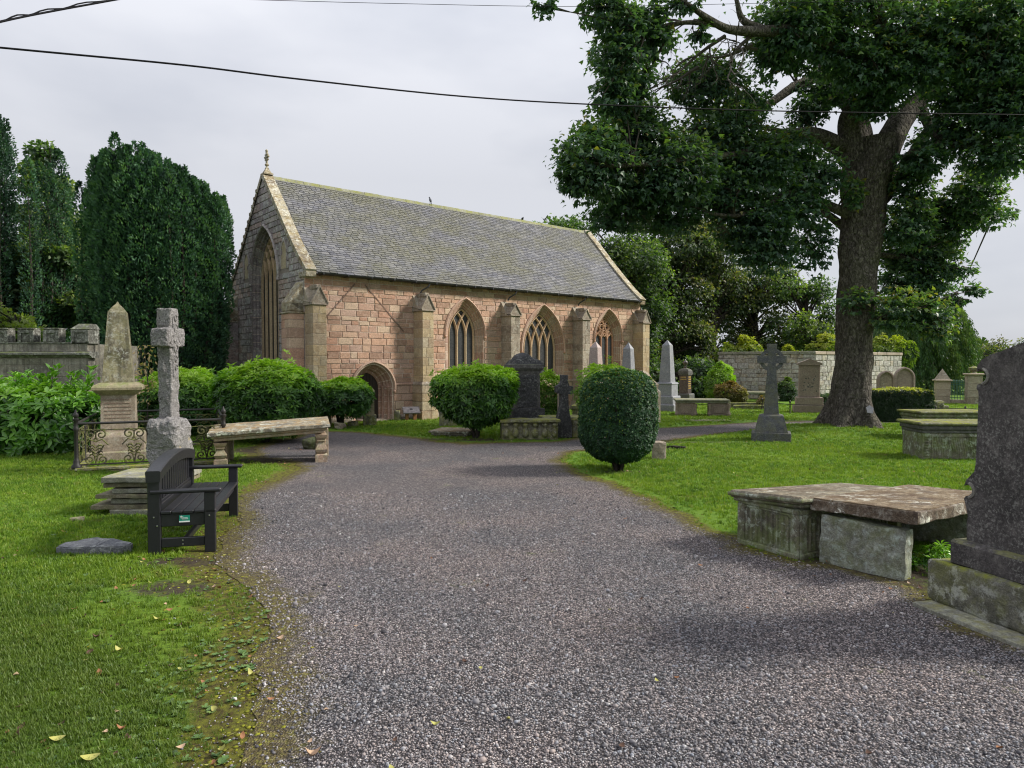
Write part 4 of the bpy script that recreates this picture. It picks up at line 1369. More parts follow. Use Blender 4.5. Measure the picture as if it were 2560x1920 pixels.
# --- roof: boarding, slates row by row, ridge, skews, gutter
def roof_prof(n):
    """n points equally spaced along the slope, eave to ridge: (y, z)"""
    fine = [(-.24 + (HALF + .24) * i / 200) for i in range(201)]
    P = [(y, roof_z(y)) for y in fine]
    L_ = [0]
    for a, b in zip(P[:-1], P[1:]): L_.append(L_[-1] + math.hypot(b[0] - a[0], b[1] - a[1]))
    out = []
    for i in range(n + 1):
        d = L_[-1] * i / n
        k = min(199, max(0, next((j for j in range(200) if L_[j + 1] >= d - 1e-9), 199)))
        t = (d - L_[k]) / (L_[k + 1] - L_[k])
        out.append((P[k][0] + (P[k + 1][0] - P[k][0]) * t, P[k][1] + (P[k + 1][1] - P[k][1]) * t))
    return out
ROWS = 44
RP = roof_prof(ROWS)
bd = MB()
X0, X1 = .28, LEN - .28
for i in range(ROWS):
    (ya, za), (yb, zb) = RP[i], RP[i + 1]
    bd.add([(X0 - .1, ya, za - .03), (X1 + .1, ya, za - .03), (X1 + .1, yb, zb - .03), (X0 - .1, yb, zb - .03)], [(0, 1, 2, 3)])
    bd.add([(X0 - .1, WID - ya, za - .0), (X1 + .1, WID - ya, za - .0), (X1 + .1, WID - yb, zb - .0), (X0 - .1, WID - yb, zb - .0)], [(3, 2, 1, 0)], .5)
bd.build('roof_boarding', M_SLATE, CH)
sl = []
r = random.Random(12)
for i in range(ROWS):
    (ya, za), (yb, zb) = RP[i], RP[min(i + 1, ROWS)]
    ty, tz = yb - ya, zb - za
    l = math.hypot(ty, tz); ty /= l; tz /= l
    ny, nz = -tz, ty
    wbase = .27 - .09 * i / ROWS
    x = X0 + (r.random() - .5) * .1 - .1
    while x < X1:
        w = wbase * r.uniform(.8, 1.2)
        a, b = max(x, X0), min(x + w, X1)
        x += w
        if b - a < .05: continue
        th = .010 + r.random() * .006
        lift = .012 + r.random() * .007
        dz = r.uniform(-.012, .012)
        e0 = (ya - ty * (.0 + dz), za - tz * (.0 + dz)); e1 = (yb + ty * .03, zb + tz * .03)
        cc = min(.02, (b - a) * .2) * r.random()
        def P(xx, q, o): return (xx, q[0] + ny * o, q[1] + nz * o)
        V = [P(a + .003 + cc, e0, lift), P(b - .003 - cc, e0, lift), P(b - .003, e1, -.004), P(a + .003, e1, -.004),
             P(a + .003 + cc, e0, lift - th), P(b - .003 - cc, e0, lift - th), P(b - .003, e1, -.012), P(a + .003, e1, -.012)]
        sl.append((V, r.random() * .98 + .01, (b - a) * l / (22.2 + .642 * (a + b) / 2 + .767 * ya) ** 2))
SLF = [(0, 1, 2, 3), (4, 5, 1, 0), (4, 0, 3, 7), (1, 5, 6, 2)]
sl.sort(key=lambda q: -q[2])
roof = thing_part('roof', CH)
for V, t, _ in sl[:290]:
    m = MB(); m.add(V, SLF, t); m.build('slate', M_SLATE, roof)
m = MB()
for V, t, _ in sl[290:]: m.add(V, SLF, t)
tag(m.build('remaining_slates', M_SLATE, roof), kind='stuff')
# ridge stones
x = .2
while x < LEN - .2:
    w = min(.62, LEN - .2 - x)
    m = MB(); j = r.uniform(-.008, .008)
    V = []
    for xx in (x + .006, x + w - .006):
        V += [(xx, HALF - .17, RIDGE - .20 + j), (xx, HALF - .04, RIDGE + .015 + j), (xx, HALF + .04, RIDGE + .015 + j), (xx, HALF + .17, RIDGE - .20 + j)]
    m.add(V, [(0, 1, 5, 4), (1, 2, 6, 5), (2, 3, 7, 6), (0, 3, 2, 1), (4, 5, 6, 7)], .2)
    m.build('ridge_stone', M_RIDGE, roof); x += w
# skews (gable copings)
def skew(xa, xb, far):
    n = 13
    prof = roof_prof(n)
    for side in (0, 1):
        for i in range(n):
            (ya, za), (yb, zb) = prof[i], prof[i + 1]
            if i == 0: ya += .0
            ty, tz = yb - ya, zb - za; l = math.hypot(ty, tz); ty /= l; tz /= l
            ny, nz = -tz, ty
            o = .085 + r.uniform(-.006, .006)
            g = .006
            q0 = (ya + ty * g, za + tz * g); q1 = (yb - ty * g, zb - tz * g)
            V = []
            for (q) in (q0, q1):
                for (xx, oo) in ((xa, -.06), (xa, o), (xb, o), (xb, -.06)):
                    yy, zz = q[0] + ny * oo, q[1] + nz * oo
                    V.append((xx, yy if side == 0 else WID - yy, zz))
            F = [(0, 1, 5, 4), (1, 2, 6, 5), (2, 3, 7, 6), (0, 3, 2, 1), (4, 5, 6, 7)]
            mb = MB(); mb.add(V, F, r.random() + .01)
            mb.build('skew_stone', M_SKEW, roof)
        yk = -.26 if side == 0 else WID + .26
        yk2 = .30 if side == 0 else WID - .30
        kb = MB(); kb.box(xa, xb, min(yk, yk2 - 0.0), max(yk, yk2), EAVE - .13, EAVE + .05, .02, .3)
        kb.build('skew_putt', M_SKEW, roof)
skew(-.07, .30, False)
skew(LEN - .30, LEN + .07, True)
# gutter and brackets
gt = MB()
pts_c = [(math.cos(a), math.sin(a)) for a in [math.pi + math.pi * k / 6 for k in range(7)]]
for a, b in ((.30, LEN - .25),):
    V = [(xx, -.30 + .055 * c, EAVE + .02 + .055 * s_) for xx in (a, b) for c, s_ in pts_c]
    V2 = [(xx, -.30 + .045 * c, EAVE + .02 + .045 * s_) for xx in (a, b) for c, s_ in pts_c]
    F = [(k, k + 1, k + 8, k + 7) for k in range(6)]
    gt.add(V, F); gt.add(V2, [f[::-1] for f in F])
gt.box(.3, LEN - .25, -.245, -.04, EAVE - .03, EAVE + .01)
for k in range(19):
    xx = .5 + k * .86
    gt.box(xx - .012, xx + .012, -.37, -.02, EAVE - .055, EAVE - .04)
    gt.box(xx - .03, xx + .03, -.365, -.235, EAVE - .03, EAVE + .03)
gt.build('gutter', M_GUTTER, CH)
dp = MB()
for xx in (4.30, 8.35, 12.25):
    dp.tube([(xx + .25, -.30, EAVE - .03), (xx + .18, -.30, EAVE - .14), (xx, -.15, EAVE - .28), (xx - .05, -.12, EAVE - .40)], .028, 6)
dp.build('rainwater_spout', M_GUTTER, CH)
# old roof scar: two slanting raggles on the first bay
rg = MB()
for (xa, za, xb, zb) in ((1.75, 4.62, .52, 3.25), (2.12, 4.62, 3.62, 3.10)):
    dx, dz = xb - xa, zb - za; l = math.hypot(dx, dz); px_, pz_ = -dz / l * .02, dx / l * .02
    V = [(xa + px_, -.034, za + pz_), (xa - px_, -.034, za - pz_), (xb - px_, -.034, zb - pz_), (xb + px_, -.034, zb + pz_),
         (xa + px_, -.0, za + pz_), (xa - px_, -.0, za - pz_), (xb - px_, -.0, zb - pz_), (xb + px_, -.0, zb + pz_)]
    rg.add(V, [(0, 1, 2, 3), (0, 3, 7, 4), (1, 5, 6, 2)], .0)
rg.build('roof_scar', stone('scar_stone', [(.20, .12, .09)], bump=.8), CH)
# finial on the gable
fn = MB()
MF = Matrix.Translation((.12, HALF, RIDGE + .02))
fn.square([(.17, 0), (.17, .05), (.12, .09), (.06, .2), (.05, .26)], M=MF, tint=.3)
fn.lathe([(.045, .24), (.04, .32), (.075, .35), (.075, .38), (.04, .41), (.035, .46)], 8, MF, .3)
for (a, b_, w_) in (((0, 0, .44), (0, 0, .86), .042), ((0, -.13, .64), (0, .13, .64), .04)):
    fn.tube([a, tuple((np.array(a) + np.array(b_)) / 2), b_], w_, 6, M=MF, tint=.4)
for q in ((0, .13, .64), (0, -.13, .64), (0, 0, .86), (0, .06, .72), (0, -.06, .72), (0, .07, .55), (0, -.07, .55)):
    fn.lathe([(.005, -.05), (.045, -.025), (.055, 0), (.04, .03), (.005, .055)], 7, MF @ Matrix.Translation(q), .5)
fn.build('finial', M_SKEW, roof)
# crocket stubs along the far slope of the gable
ck = MB()
pr = roof_prof(16)
for i in range(1, 15):
    y_, z_ = pr[i]
    ck.box(-.11, -.02, WID - y_ - .02, WID - y_ + .10, z_ - .06, z_ + .06, .015, .3)
ck.build('crocket', M_SKEW, roof)
# low roughcast annexe wall beyond the left corner
an = MB(); an.box(.05, 2.2, WID + .0, WID + 1.0, 0, 3.7, .02, .4); an.build('stair_projection', M_GABLE, CH)

# ------------------------------------------------------------------ monuments and furniture
def T(x=0, y=0, z=0): return Matrix.Translation((x, y, z))
def RZ(a): return Matrix.Rotation(a, 4, 'Z')
D2R = math.radians

# --- black bench at the path edge
BA = Vector((-.249, .968, 0)).normalized(); BANG = math.atan2(BA.y, BA.x)     # bench runs along local x
bench = thing('park_bench', 'black slatted park bench with curved backrest and green plaque beside the gravel', 'bench', (-3.70, 7.02, 0), BANG)
# local x along the bench, local y to its back (away from the path); front is at y = -.62
BL = 1.80
def bpart(name, x0, x1, y0, y1, z0, z1, bev=.006, mat=M_BENCH):
    m = MB(); m.box(x0, x1, y0, y1, z0, z1, bev); return m.build(name, mat, bench)
for x0 in (0, BL - .07):
    bpart('leg', x0, x0 + .07, -.12, 0.0, 0, .845)         # rear leg, runs up to the back rail
    bpart('leg', x0, x0 + .07, -.64, -.535, 0, .625)
    bpart('armrest', x0 - .012, x0 + .082, -.70, -.02 + (.0), .625, .665, .012)
    bpart('side_rail', x0 + .012, x0 + .058, -.535, -.12, .285, .415)
    bpart('lower_rail', x0 + .015, x0 + .055, -.535, -.12, .07, .165)
for k in range(5):
    y1 = -.12 - k * .106
    bpart('seat_slat', .0 if k == 0 else .0 + (.071 if k in (0,) else .0), BL, y1 - .100, y1, .415, .445, .006)
bpart('front_apron', .07, BL - .07, -.60, -.57, .33, .413)
bpart('back_apron', .07, BL - .07, -.10, -.07, .40, .50)
bpart('middle_stretcher', .07, BL - .07, -.36, -.31, .09, .15)
# arched top rail
m = MB(); n = 14; V = []
for i in range(n + 1):
    x = -.02 + (BL + .04) * i / n; u = 2 * i / n - 1
    zt = .865 + .095 * (1 - u * u)
    V += [(x, -.125, zt - .115), (x, .005, zt - .115), (x, .012, zt - .012), (x, .0, zt), (x, -.12, zt), (x, -.132, zt - .012)]
F = []
for i in range(n):
    for j in range(6):
        j2 = (j + 1) % 6; F.append((i * 6 + j, i * 6 + j2, (i + 1) * 6 + j2, (i + 1) * 6 + j)[::-1])
F.append(tuple(range(6))); F.append(tuple(n * 6 + j for j in range(5, -1, -1)))
m.add(V, F); m.build('top_rail', M_BENCH, bench)
bpart('back_rail', .07, BL - .07, -.09, -.045, .47, .53)
for k in range(15):
    x = .135 + k * (BL - .27) / 14; u = 2 * x / BL - 1
    bpart('back_slat', x - .03, x + .03, -.082, -.052, .53, .865 + .095 * (1 - u * u) - .11, .004)
for (x, y, z) in [(-.003, -.06, .39), (-.003, -.09, .30), (-.003, -.585, .385), (-.003, -.33, .10), (-.003, -.33, .14)]:
    m = MB(); m.lathe([(.001, -.003), (.008, -.002), (.008, .002)], 10, T(x, y, z) @ Matrix.Rotation(math.pi / 2, 4, 'Y')); m.build('bolt', M_STEEL, bench)
pq = MB(); pq.box(.006, .012, -.395, -.295, .325, .395, .001); po = pq.build('plaque', M_PLAQUE, bench)
m = MB()
m.box(.003, .0065, -.3945, -.2955, .325, .338)
for k, (a, b_) in enumerate([(-.335, -.305), (-.375, -.31), (-.38, -.32)]):
    m.box(.0035, .0065, a, b_, .378 - k * .011, .382 - k * .011)
m.tube([(.0045, -.315 + .007 * math.cos(t), .383 + .007 * math.sin(t)) for t in [i / 8 * 6.283 for i in range(9)]], .0018, 4)
o = m.build('plaque_print', M_WHITE, po)

# --- stack of ledger slabs behind the bench
SX, SY = -5.35, 8.85
slabs = [('lowest grey slab of the stack behind the bench', .25, 0.0, .075, M_LEDGER, .95, 0), ('second slab from the bottom, its right half set back in the stack', -.10, .075, .06, M_LEDGER_B, 1.05, 1),
         ('grey slab in the lower middle of the stack behind the bench', .22, .145, .065, M_LEDGER, .9, 0), ('brown slab jutting left in the middle of the stack', .02, .22, .055, M_LEDGER_B, 1.0, 2),
         ('pale thick slab resting third from the top of the stack', .26, .285, .06, M_LEDGER, .85, 1), ('narrow brown slab second from the top of the stack', .08, .355, .06, M_LEDGER_B, 1.1, 2),
         ('topmost slab of the stack with a yellowed flat face', .10, .425, .075, M_LEDGER, 1.12, 0)]
for i, (lab, dx, z, th, mt, w, sd) in enumerate(slabs):
    t = thing('stone_slab', lab, 'slab', (SX + dx * .8 + w / 2 - .10, SY + .45 + (.03 * (i % 3)), z + th / 2), D2R(4 + [-2, 2, 0, -3, 1, 2, -1][i]), 'stone slabs stacked behind the bench')
    rock_mesh('slab', (w * .86, .8, th), mt, t, cuts=9, amp=.008, freq=4, rnd=.3, seed=i + 3)

# --- fallen piece of headstone in the grass
q = G(243, 1378)
m_pts = [(-.36, -.10), (-.2, -.15), (.05, -.165), (.30, -.14), (.37, -.04), (.36, .02), (.2, .12), (.08, .17), (-.04, .20), (-.12, .25), (-.22, .20), (-.27, .13), (-.36, .08)]
fb = thing('fallen_stone', 'dark flat broken piece of gravestone lying in the grass', 'stone', (q.x, q.y, 0), D2R(3))
bm = bmesh.new()
vsb = [bm.verts.new((x, y, 0)) for x, y in m_pts]; f_ = bm.faces.new(vsb)
ext = bmesh.ops.extrude_face_region(bm, geom=[f_]); top = [v for v in ext['geom'] if isinstance(v, bmesh.types.BMVert)]
for v in top: v.co = Vector((v.co.x * .985, v.co.y * .97, .085 + .035 * v.co.y))
bmesh.ops.bevel(bm, geom=[e for e in bm.edges if all(v in top for v in e.verts)], offset=.012, segments=2, affect='EDGES')
bmesh.ops.triangulate(bm, faces=bm.faces); bmesh.ops.subdivide_edges(bm, edges=bm.edges, cuts=2)
for v in bm.verts: v.co += mnoise.noise_vector(v.co * 9) * .008
bmesh.ops.recalc_face_normals(bm, faces=bm.faces)
me = bpy.data.meshes.new('broken_slab'); bm.to_mesh(me); bm.free(); link('broken_slab', me, fb, M_SLATEST)
q = G(400, 1298)
o = rock_mesh('stone_shard', (.16, .07, .05), M_LEDGER_B, None, cuts=3, amp=.01, freq=9, rnd=.5, seed=4, M=T(-5.42, 8.62, .02) @ RZ(.5))
tag(o, 'small brown stone leaning at the foot of the slab stack', 'stone')

# --- granite cross on a boulder
gc = thing('stone_cross', 'rough grey granite cross standing on a boulder inside the left lawn', 'cross', (-6.17, 12.5, 0), D2R(-2))
# local -x.. : carved face looks along +x, arms run along y
rock_mesh('boulder_base', (.60, .60, 1.06), M_GRANITE, gc, cuts=20, amp=.06, freq=3.6, rnd=.40, seed=2, M=T(0, 0, .45), smooth=False)
rock_mesh('shaft', (.255, .265, 2.06), M_GRANITE, gc, cuts=26, amp=.028, freq=6, rnd=.22, seed=5, M=T(0, 0, 1.90))
rock_mesh('cross_arm', (.31, .60, .33), M_GRANITE, gc, cuts=14, amp=.022, freq=6, rnd=.2, seed=6, M=T(0, 0, 2.42))
rock_mesh('cross_head', (.26, .29, .32), M_GRANITE, gc, cuts=10, amp=.018, freq=6, rnd=.2, seed=7, M=T(0, 0, 2.78))
m = MB(); m.box(.275, .30, -.20, .20, .24, .78, .006, .2, M=Matrix.Rotation(D2R(-5), 4, 'Y') @ T(.03, 0, 0)); m.build('inscription_panel', M_PALE, gc)
m = MB()
for zz, yy, s_ in [(2.42, 0, 1), (2.42, .24, .9), (2.42, -.24, .9), (2.60, 0, .8), (2.24, 0, .8), (2.05, 0, .6), (2.78, 0, .6), (1.9, 0, .5)]:
    for sg in (-1, 1):
        m.tube([(.150, yy * .7 + sg * .08 * s_ * math.sin(t), zz + .075 * math.cos(t) * s_ * (1.2 - .3 * sg)) for t in [k / 8 * math.pi for k in range(9)]], .013, 5, .2)
m.build('knotwork', M_GRANITE, gc)
m = MB(); m.box(.120, .143, -.085, .085, 1.72, 2.9, .006, .1); m.build('carved_panel', M_GRANITE, gc)

# --- pale obelisk within the railings
ob = thing('obelisk', 'weathered yellowish stone obelisk with dark staining near its tip inside iron railings', 'obelisk', (-8.22, 14.55, 0), D2R(24.7))
m = MB(); m.square([(.62, 0), (.62, .16), (.60, .18)], M=T(0, 0, 0)); m.build('plinth', M_PALEPINK, ob)
m = MB(); m.square([(.47, .18), (.47, .46), (.45, .50), (.37, .55), (.35, .57)]); m.build('base_block', M_PALEPINK, ob)
m = MB(); m.square([(.315, .57), (.305, 1.30), (.33, 1.33)]); m.build('pedestal', M_PALEPINK, ob)
m = MB(); m.square([(.34, 1.33), (.40, 1.38), (.45, 1.42), (.455, 1.47), (.43, 1.51), (.34, 1.56), (.31, 1.57)]); m.build('cornice', M_PALE, ob)
m = MB(); m.square([(.28, 1.57), (.28, 1.62), (.17, 3.02), (.095, 3.13), (.03, 3.20), (.012, 3.24), (.0, 3.25)]); m.build('shaft', stone('obelisk_shaft', [(.30, .265, .17)], dark=(.035, .03, .028), dark_amt=.7, light=(.5, .47, .38), light_amt=.3, streak=.6, lichen_amt=.5, lich_scale=16, moss=(.15, .15, .05), side_moss=.25, bump=.5), ob)
m = MB()
for k in range(6):
    z = 1.22 - k * .075
    x = -.24
    while x < .22:
        w = rng.uniform(.02, .06); m.box(x, min(x + w, .24), -.318, -.306, z - .008, z + .008); x += w + .016
m.build('inscription', plain('worn_lettering', (.24, .17, .13), .9, .1), ob)

# --- iron railings round it
FL, FR = Vector((-7.95, 12.66, 0)), Vector((-5.69, 13.7, 0))
SIDE = Vector((-1.42, 3.1, 0)); BLp, BRp = FL + SIDE, FR + SIDE
rl = thing('iron_railing', 'rusty ornate cast iron railing enclosing the pale obelisk', 'railing')
kb = MB()
for a, b_ in ((FL, FR), (FR, BRp), (BRp, BLp), (BLp, FL)):
    d = b_ - a; kb.box(-.02, d.length + .02, -.11, .11, 0, .055, .01, M=T(*a) @ RZ(math.atan2(d.y, d.x)))
kb.build('kerb', M_MOSSY, rl)
for p in (FL, FR, BRp, BLp):
    m = MB(); m.lathe([(.085, .05), (.085, .09), (.05, .13), (.055, .17), (.04, .2), (.034, .24), (.034, .72), (.045, .74), (.045, .78), (.036, .8), (.036, .9), (.055, .92), (.055, .95), (.03, .965), (.05, 1.0), (.045, 1.04), (.018, 1.07), (.014, 1.11), (.0, 1.12)], 12, T(*p))
    m.build('corner_post', M_IRON, rl, smooth=True, angle=50)
def spiral(cx, cz, r0, turns, a0, sg, n=16):
    out = []
    for i in range(n + 1):
        t = i / n; a = a0 + sg * turns * 2 * math.pi * t; rr = r0 * (1 - .78 * t)
        out.append((cx + rr * math.cos(a), 0, cz + rr * math.sin(a)))
    return out
def rail_side(a, b_, panels):
    d = b_ - a; L_ = d.length; M = T(*a) @ RZ(math.atan2(d.y, d.x))
    m = MB(); m.tube([(0.02, 0, .86), (L_ - .02, 0, .86)], .023, 8, M=M); m.build('top_rail', M_IRON, rl)
    m = MB(); m.box(.03, L_ - .03, -.012, .012, .09, .115, 0, M=M); m.build('bottom_rail', M_IRON, rl)
    w = L_ / panels
    for k in range(panels):
        c = w * (k + .5)
        m = MB()
        for sg in (-1, 1):
            for cc in (c - w * .25, c + w * .25):
                m.tube(spiral(cc + sg * .085, .65, .085, 1.1, math.pi * (.5 if sg > 0 else .5), -sg), .015, 5, M=M)
                m.tube(spiral(cc + sg * .10, .185, .075, 1.2, -math.pi / 2, sg), .015, 5, M=M)
                m.tube([(cc + sg * .0, 0, .12), (cc + sg * .03, 0, .28), (cc + sg * .10, 0, .40), (cc + sg * .13, 0, .45)], .013, 4, M=M)
                for q in range(4):      # palmette leaves
                    z0 = .24 + q * .055
                    m.tube([(cc, 0, z0), (cc + sg * .05, 0, z0 + .05), (cc + sg * .09, 0, z0 + .045), (cc + sg * .105, 0, z0 + .015)], [.011, .018, .016, .006], 4, M=M)
                m.tube([(cc + sg * .16, 0, .735), (cc + sg * .08, 0, .745), (cc, 0, .70), (cc, 0, .60), (cc + sg * .03, 0, .55)], .014, 4, M=M)
                m.tube([(cc + sg * .2, 0, .45), (cc + sg * .1, 0, .56), (cc, 0, .52)], .012, 4, M=M)
        m.tube([(c - w * .5 + .02, 0, .735), (c + w * .5 - .02, 0, .735)], .010, 5, M=M)
        m.build('scroll_panel', M_IRONMOSS, rl)
        if k:
            p = M @ Vector((w * k, 0, 0))
            m = MB(); m.lathe([(.03, .04), (.045, .06), (.03, .1), (.02, .14), (.02, .7), (.027, .72), (.012, .77), (.0, .79)], 8, T(*p)); m.build('baluster', M_IRON, rl, smooth=True)
rail_side(FL, FR, 2); rail_side(FR, BRp, 3); rail_side(BLp, BRp, 2); rail_side(FL, BLp, 3)

# --- ledger table on balusters
tb = thing('stone_table', 'long weathered ledger table on carved baluster legs at the left path edge', 'tomb')
TM = T(-3.62, 13.78, 0) @ RZ(D2R(17))
def tab(m): return m
mt = TM @ T(-1.12, .58, .70) @ Matrix.Rotation(D2R(-3.2), 4, 'Y') @ Matrix.Rotation(D2R(3.0), 4, 'X')
rock_mesh('table_slab', (2.26, 1.22, .085), M_TABLE, tb, cuts=17, amp=.014, freq=4, rnd=.5, seed=3, M=mt)
m = MB(); m.box(-1.07, 1.07, -.56, .56, -.085, -.035, .01, M=mt); m.box(-1.03, 1.03, -.53, .53, -.15, -.085, .012, M=mt); m.build('slab_moulding', M_TABLELEG, tb)
for (x, y) in ((-.16, .12), (-2.02, .14), (-.10, 1.0), (-1.98, 1.02)):
    h = .56 + x * .06 + (.0 if y < .5 else .04)
    m = MB(); s_ = h / .56
    if y < .5:
        m.square([(.115, 0), (.115, .15 * s_), (.075, .17 * s_), (.10, .21 * s_), (.115, .26 * s_), (.07, .36 * s_), (.05, .41 * s_), (.085, .425 * s_), (.085, .44 * s_), (.07, .45 * s_), (.10, .50 * s_), (.115, .56 * s_)], M=TM @ T(x, y, 0))
        m.box(x - .10, x + .10, y + .13, y + .55, 0, h, .01, M=TM)
    else: m.box(x - .11, x + .11, y - .1, y + .1, 0, h, .012, M=TM)
    m.build('leg', M_TABLELEG, tb)
q = G(770, 1122)
tag(rock_mesh('mossy_boulder', (.42, .35, .32), stone('dark_moss_rock', [(.06, .065, .035)], dark=(.02, .02, .015), moss=(.07, .09, .02), moss_amt=.8, side_moss=.5, bump=1.0), None, cuts=8, amp=.05, freq=3, rnd=.7, seed=11, M=T(q.x + .1, q.y, .10)), 'dark mossy boulder on the gravel seen behind the ledger table', 'boulder')

# --- things by the church door
q = G(923, 1064)
hp = thing('pillar_headstone', 'narrow square stone pillar on a mossy base in front of the doorway', 'gravestone', (q.x, q.y + .1, 0), D2R(12))
m = MB(); m.square([(.21, 0), (.21, .30), (.19, .34)]); m.build('base', M_MOSSY, hp)
m = MB(); m.square([(.145, .34), (.135, 1.02), (.16, 1.04), (.16, 1.10), (.10, 1.17), (.0, 1.2)]); m.build('shaft', M_PALE, hp)
lt = thing('info_lectern', 'small slanted information board on two timber posts beside the doorway', 'sign', tuple(CH.matrix_world @ Vector((0, 0, 0))), 0)
cm = Matrix.Translation(CH.location) @ Matrix.Rotation(CH.rotation_euler.z, 4, 'Z')
lp = cm @ Vector((3.55, -.62, 0)); lt.location = lp; lt.rotation_euler = (0, 0, CH.rotation_euler.z + D2R(-22))
for x in (-.15, .12):
    m = MB(); m.box(x - .055, x + .055, -.05, .05, 0, .30, .006); m.build('post', M_WOODPOST, lt)
m = MB(); m.box(-.30, .30, -.2, .2, -.012, .012, .004, M=T(0, 0, .36) @ Matrix.Rotation(D2R(32), 4, 'X')); pb = m.build('board', M_PANEL, lt)
m = MB(); m.box(-.27, .27, -.17, .17, .0125, .014, 0, M=T(0, 0, .36) @ Matrix.Rotation(D2R(32), 4, 'X')); m.build('printed_sheet', plain('printed_sheet', (.16, .15, .16), .4, .5, var=.5, nscale=12), pb)
m = MB(); m.box(-.04, .05, .0, .07, .014, .022, 0, M=T(0, 0, .36) @ Matrix.Rotation(D2R(32), 4, 'X')); m.build('emblem', M_GUTTER, pb)
lp = cm @ Vector((3.12, -.40, 0))
tag(rock_mesh('small_headstone', (.22, .12, .42), M_MOSSY, None, cuts=6, amp=.015, freq=5, rnd=.8, seed=8, M=T(lp.x, lp.y, .15)), 'knee-high rounded mossy stone between doorway and information board', 'gravestone')
for k, (px, py, w, h, lab) in enumerate([(850, 1072, .28, .22, 'pale rough stone at the foot of the shrub before the doorway'), (882, 1066, .3, .2, 'low dark stone block left of the narrow pillar')]):
    q = G(px, py); tag(rock_mesh('rough_stone', (w, .25, h), M_PALEPINK if k == 0 else M_MOSSY, None, cuts=5, amp=.05, freq=5, rnd=.5, seed=20 + k, M=T(q.x, q.y, h * .35)), lab, 'stone')
q = G(1118, 1092)
le = thing('ledger_slab', 'low moulded ledger slab lying at the grass edge left of the round shrub', 'tomb', (q.x + .12, q.y + .5, 0), D2R(-14))
m = MB(); m.box(-.52, .62, -.55, .55, .10, .155, .012); m.box(-.46, .56, -.49, .49, .04, .10, .006); m.box(-.40, .5, -.43, .43, -.02, .045, .006); m.build('slab', M_TABLE, le)
q = G(1112, 1066)
hs = thing('leaning_headstone', 'grey broken headstone half hidden behind the round shrub', 'gravestone', (q.x + .1, q.y, 0), D2R(10))
rock_mesh('headstone', (.55, .14, .85), M_MOSSY, hs, cuts=8, amp=.015, freq=4, rnd=.4, seed=31, M=T(0, 0, .38) @ Matrix.Rotation(D2R(-6), 4, 'X'))

# --- dark domed monument
dm = thing('domed_monument', 'large blackened square monument with a domed top behind the carved tomb', 'monument', (.35, 20.1, 0), D2R(20))
wy = lambda h: h * .86
rock_mesh('base_block', (.98, .84, .74), M_BLACKST, dm, cuts=9, amp=.018, freq=6, rnd=.08, seed=41, M=T(0, 0, .32))
m = MB(); m.square([(.375, .69), (.36, 1.68)], wy); m.build('shaft', M_BLACKSM, dm)
rock_mesh('rough_face', (.60, .04, .90), M_BLACKST, dm, cuts=14, amp=.02, freq=12, rnd=.3, seed=42, M=T(-.02, -.325, 1.18))
m = MB(); m.square([(.37, 1.68), (.38, 1.74), (.44, 1.80), (.465, 1.84), (.465, 1.93), (.43, 1.95)], wy); m.build('cornice', M_BLACKSM, dm)
bm = bmesh.new(); bmesh.ops.create_uvsphere(bm, u_segments=20, v_segments=12, radius=1)
for v in bm.verts:
    v.co = Vector((v.co.x * .38, v.co.y * .33, max(0, v.co.z) * .34)); v.co += mnoise.noise_vector(v.co * 7) * .02
me = bpy.data.meshes.new('draped_dome'); bm.to_mesh(me); bm.free(); o = link('draped_dome', me, dm, M_BLACKST); o.location = (-.05, 0, 1.93)
m = MB(); m.square([(.44, 1.945), (.36, 2.06), (.2, 2.12)], wy); m.build('roof_slope', M_BLACKST, dm)

# carved chest tomb in front of it
ct = thing('carved_chest_tomb', 'low mossy chest tomb with bulbous carved side beside the gravel', 'tomb', (.47, 17.75, 0), D2R(4))
rock_mesh('top_slab', (1.56, .72, .07), M_MOSSY, ct, cuts=10, amp=.012, freq=4, rnd=.4, seed=51, M=T(0, .32, .49))
rock_mesh('body', (1.46, .58, .47), M_MOSSY, ct, cuts=14, amp=.022, freq=6, rnd=.12, seed=52, M=T(0, .36, .22))
for k in range(6):
    x = -.62 + k * .25
    m = MB(); m.lathe([(.02, .06), (.075, .10), (.09, .17), (.075, .25), (.045, .30), (.05, .34), (.08, .37), (.085, .42), (.05, .44)], 9, T(x, .06, 0), .1)
    m.build('carved_baluster', M_MOSSY, ct, smooth=True)
# blackened cross
q = G(1410, 1096)
bc = thing('black_cross', 'blackened stone cross with flared foot standing at the gravel edge', 'cross', (q.x, q.y + .12, 0), D2R(14))
pts = [(-.22, 0), (.20, 0), (.20, .32), (.15, .60), (.11, .85), (.10, 1.18), (.23, 1.18), (.23, 1.37), (.13, 1.38), (.08, 1.52), (.085, 1.66), (-.085, 1.66), (-.08, 1.50), (-.13, 1.42), (-.23, 1.36), (-.23, 1.20), (-.10, 1.18), (-.11, .85), (-.19, .55), (-.22, .35)]
m = MB(); m.prism(pts, -.085, .085, inset=.02, bulge=.015); m.build('cross', M_BLACKST, bc)
m = MB(); m.box(.23, .42, -.05, .10, 0, .50, .02); m.build('side_block', M_MOSSY, bc)
q = G(1460, 1075)
mk = thing('mossy_table_tomb', 'low moss-topped table tomb between black cross and clipped round bush', 'tomb', (1.55, 19.4, 0), D2R(8))
m = MB(); m.box(-.75, .75, -.5, .5, .42, .50, .02); m.box(-.7, .7, -.45, .45, .36, .42, .01); m.build('top_slab', M_MOSSY, mk)
for x in (-.55, .5):
    m = MB(); m.box(x - .12, x + .12, -.4, .4, 0, .36, .015); m.build('support', M_MOSSY, mk)
q = G(1397, 1062)
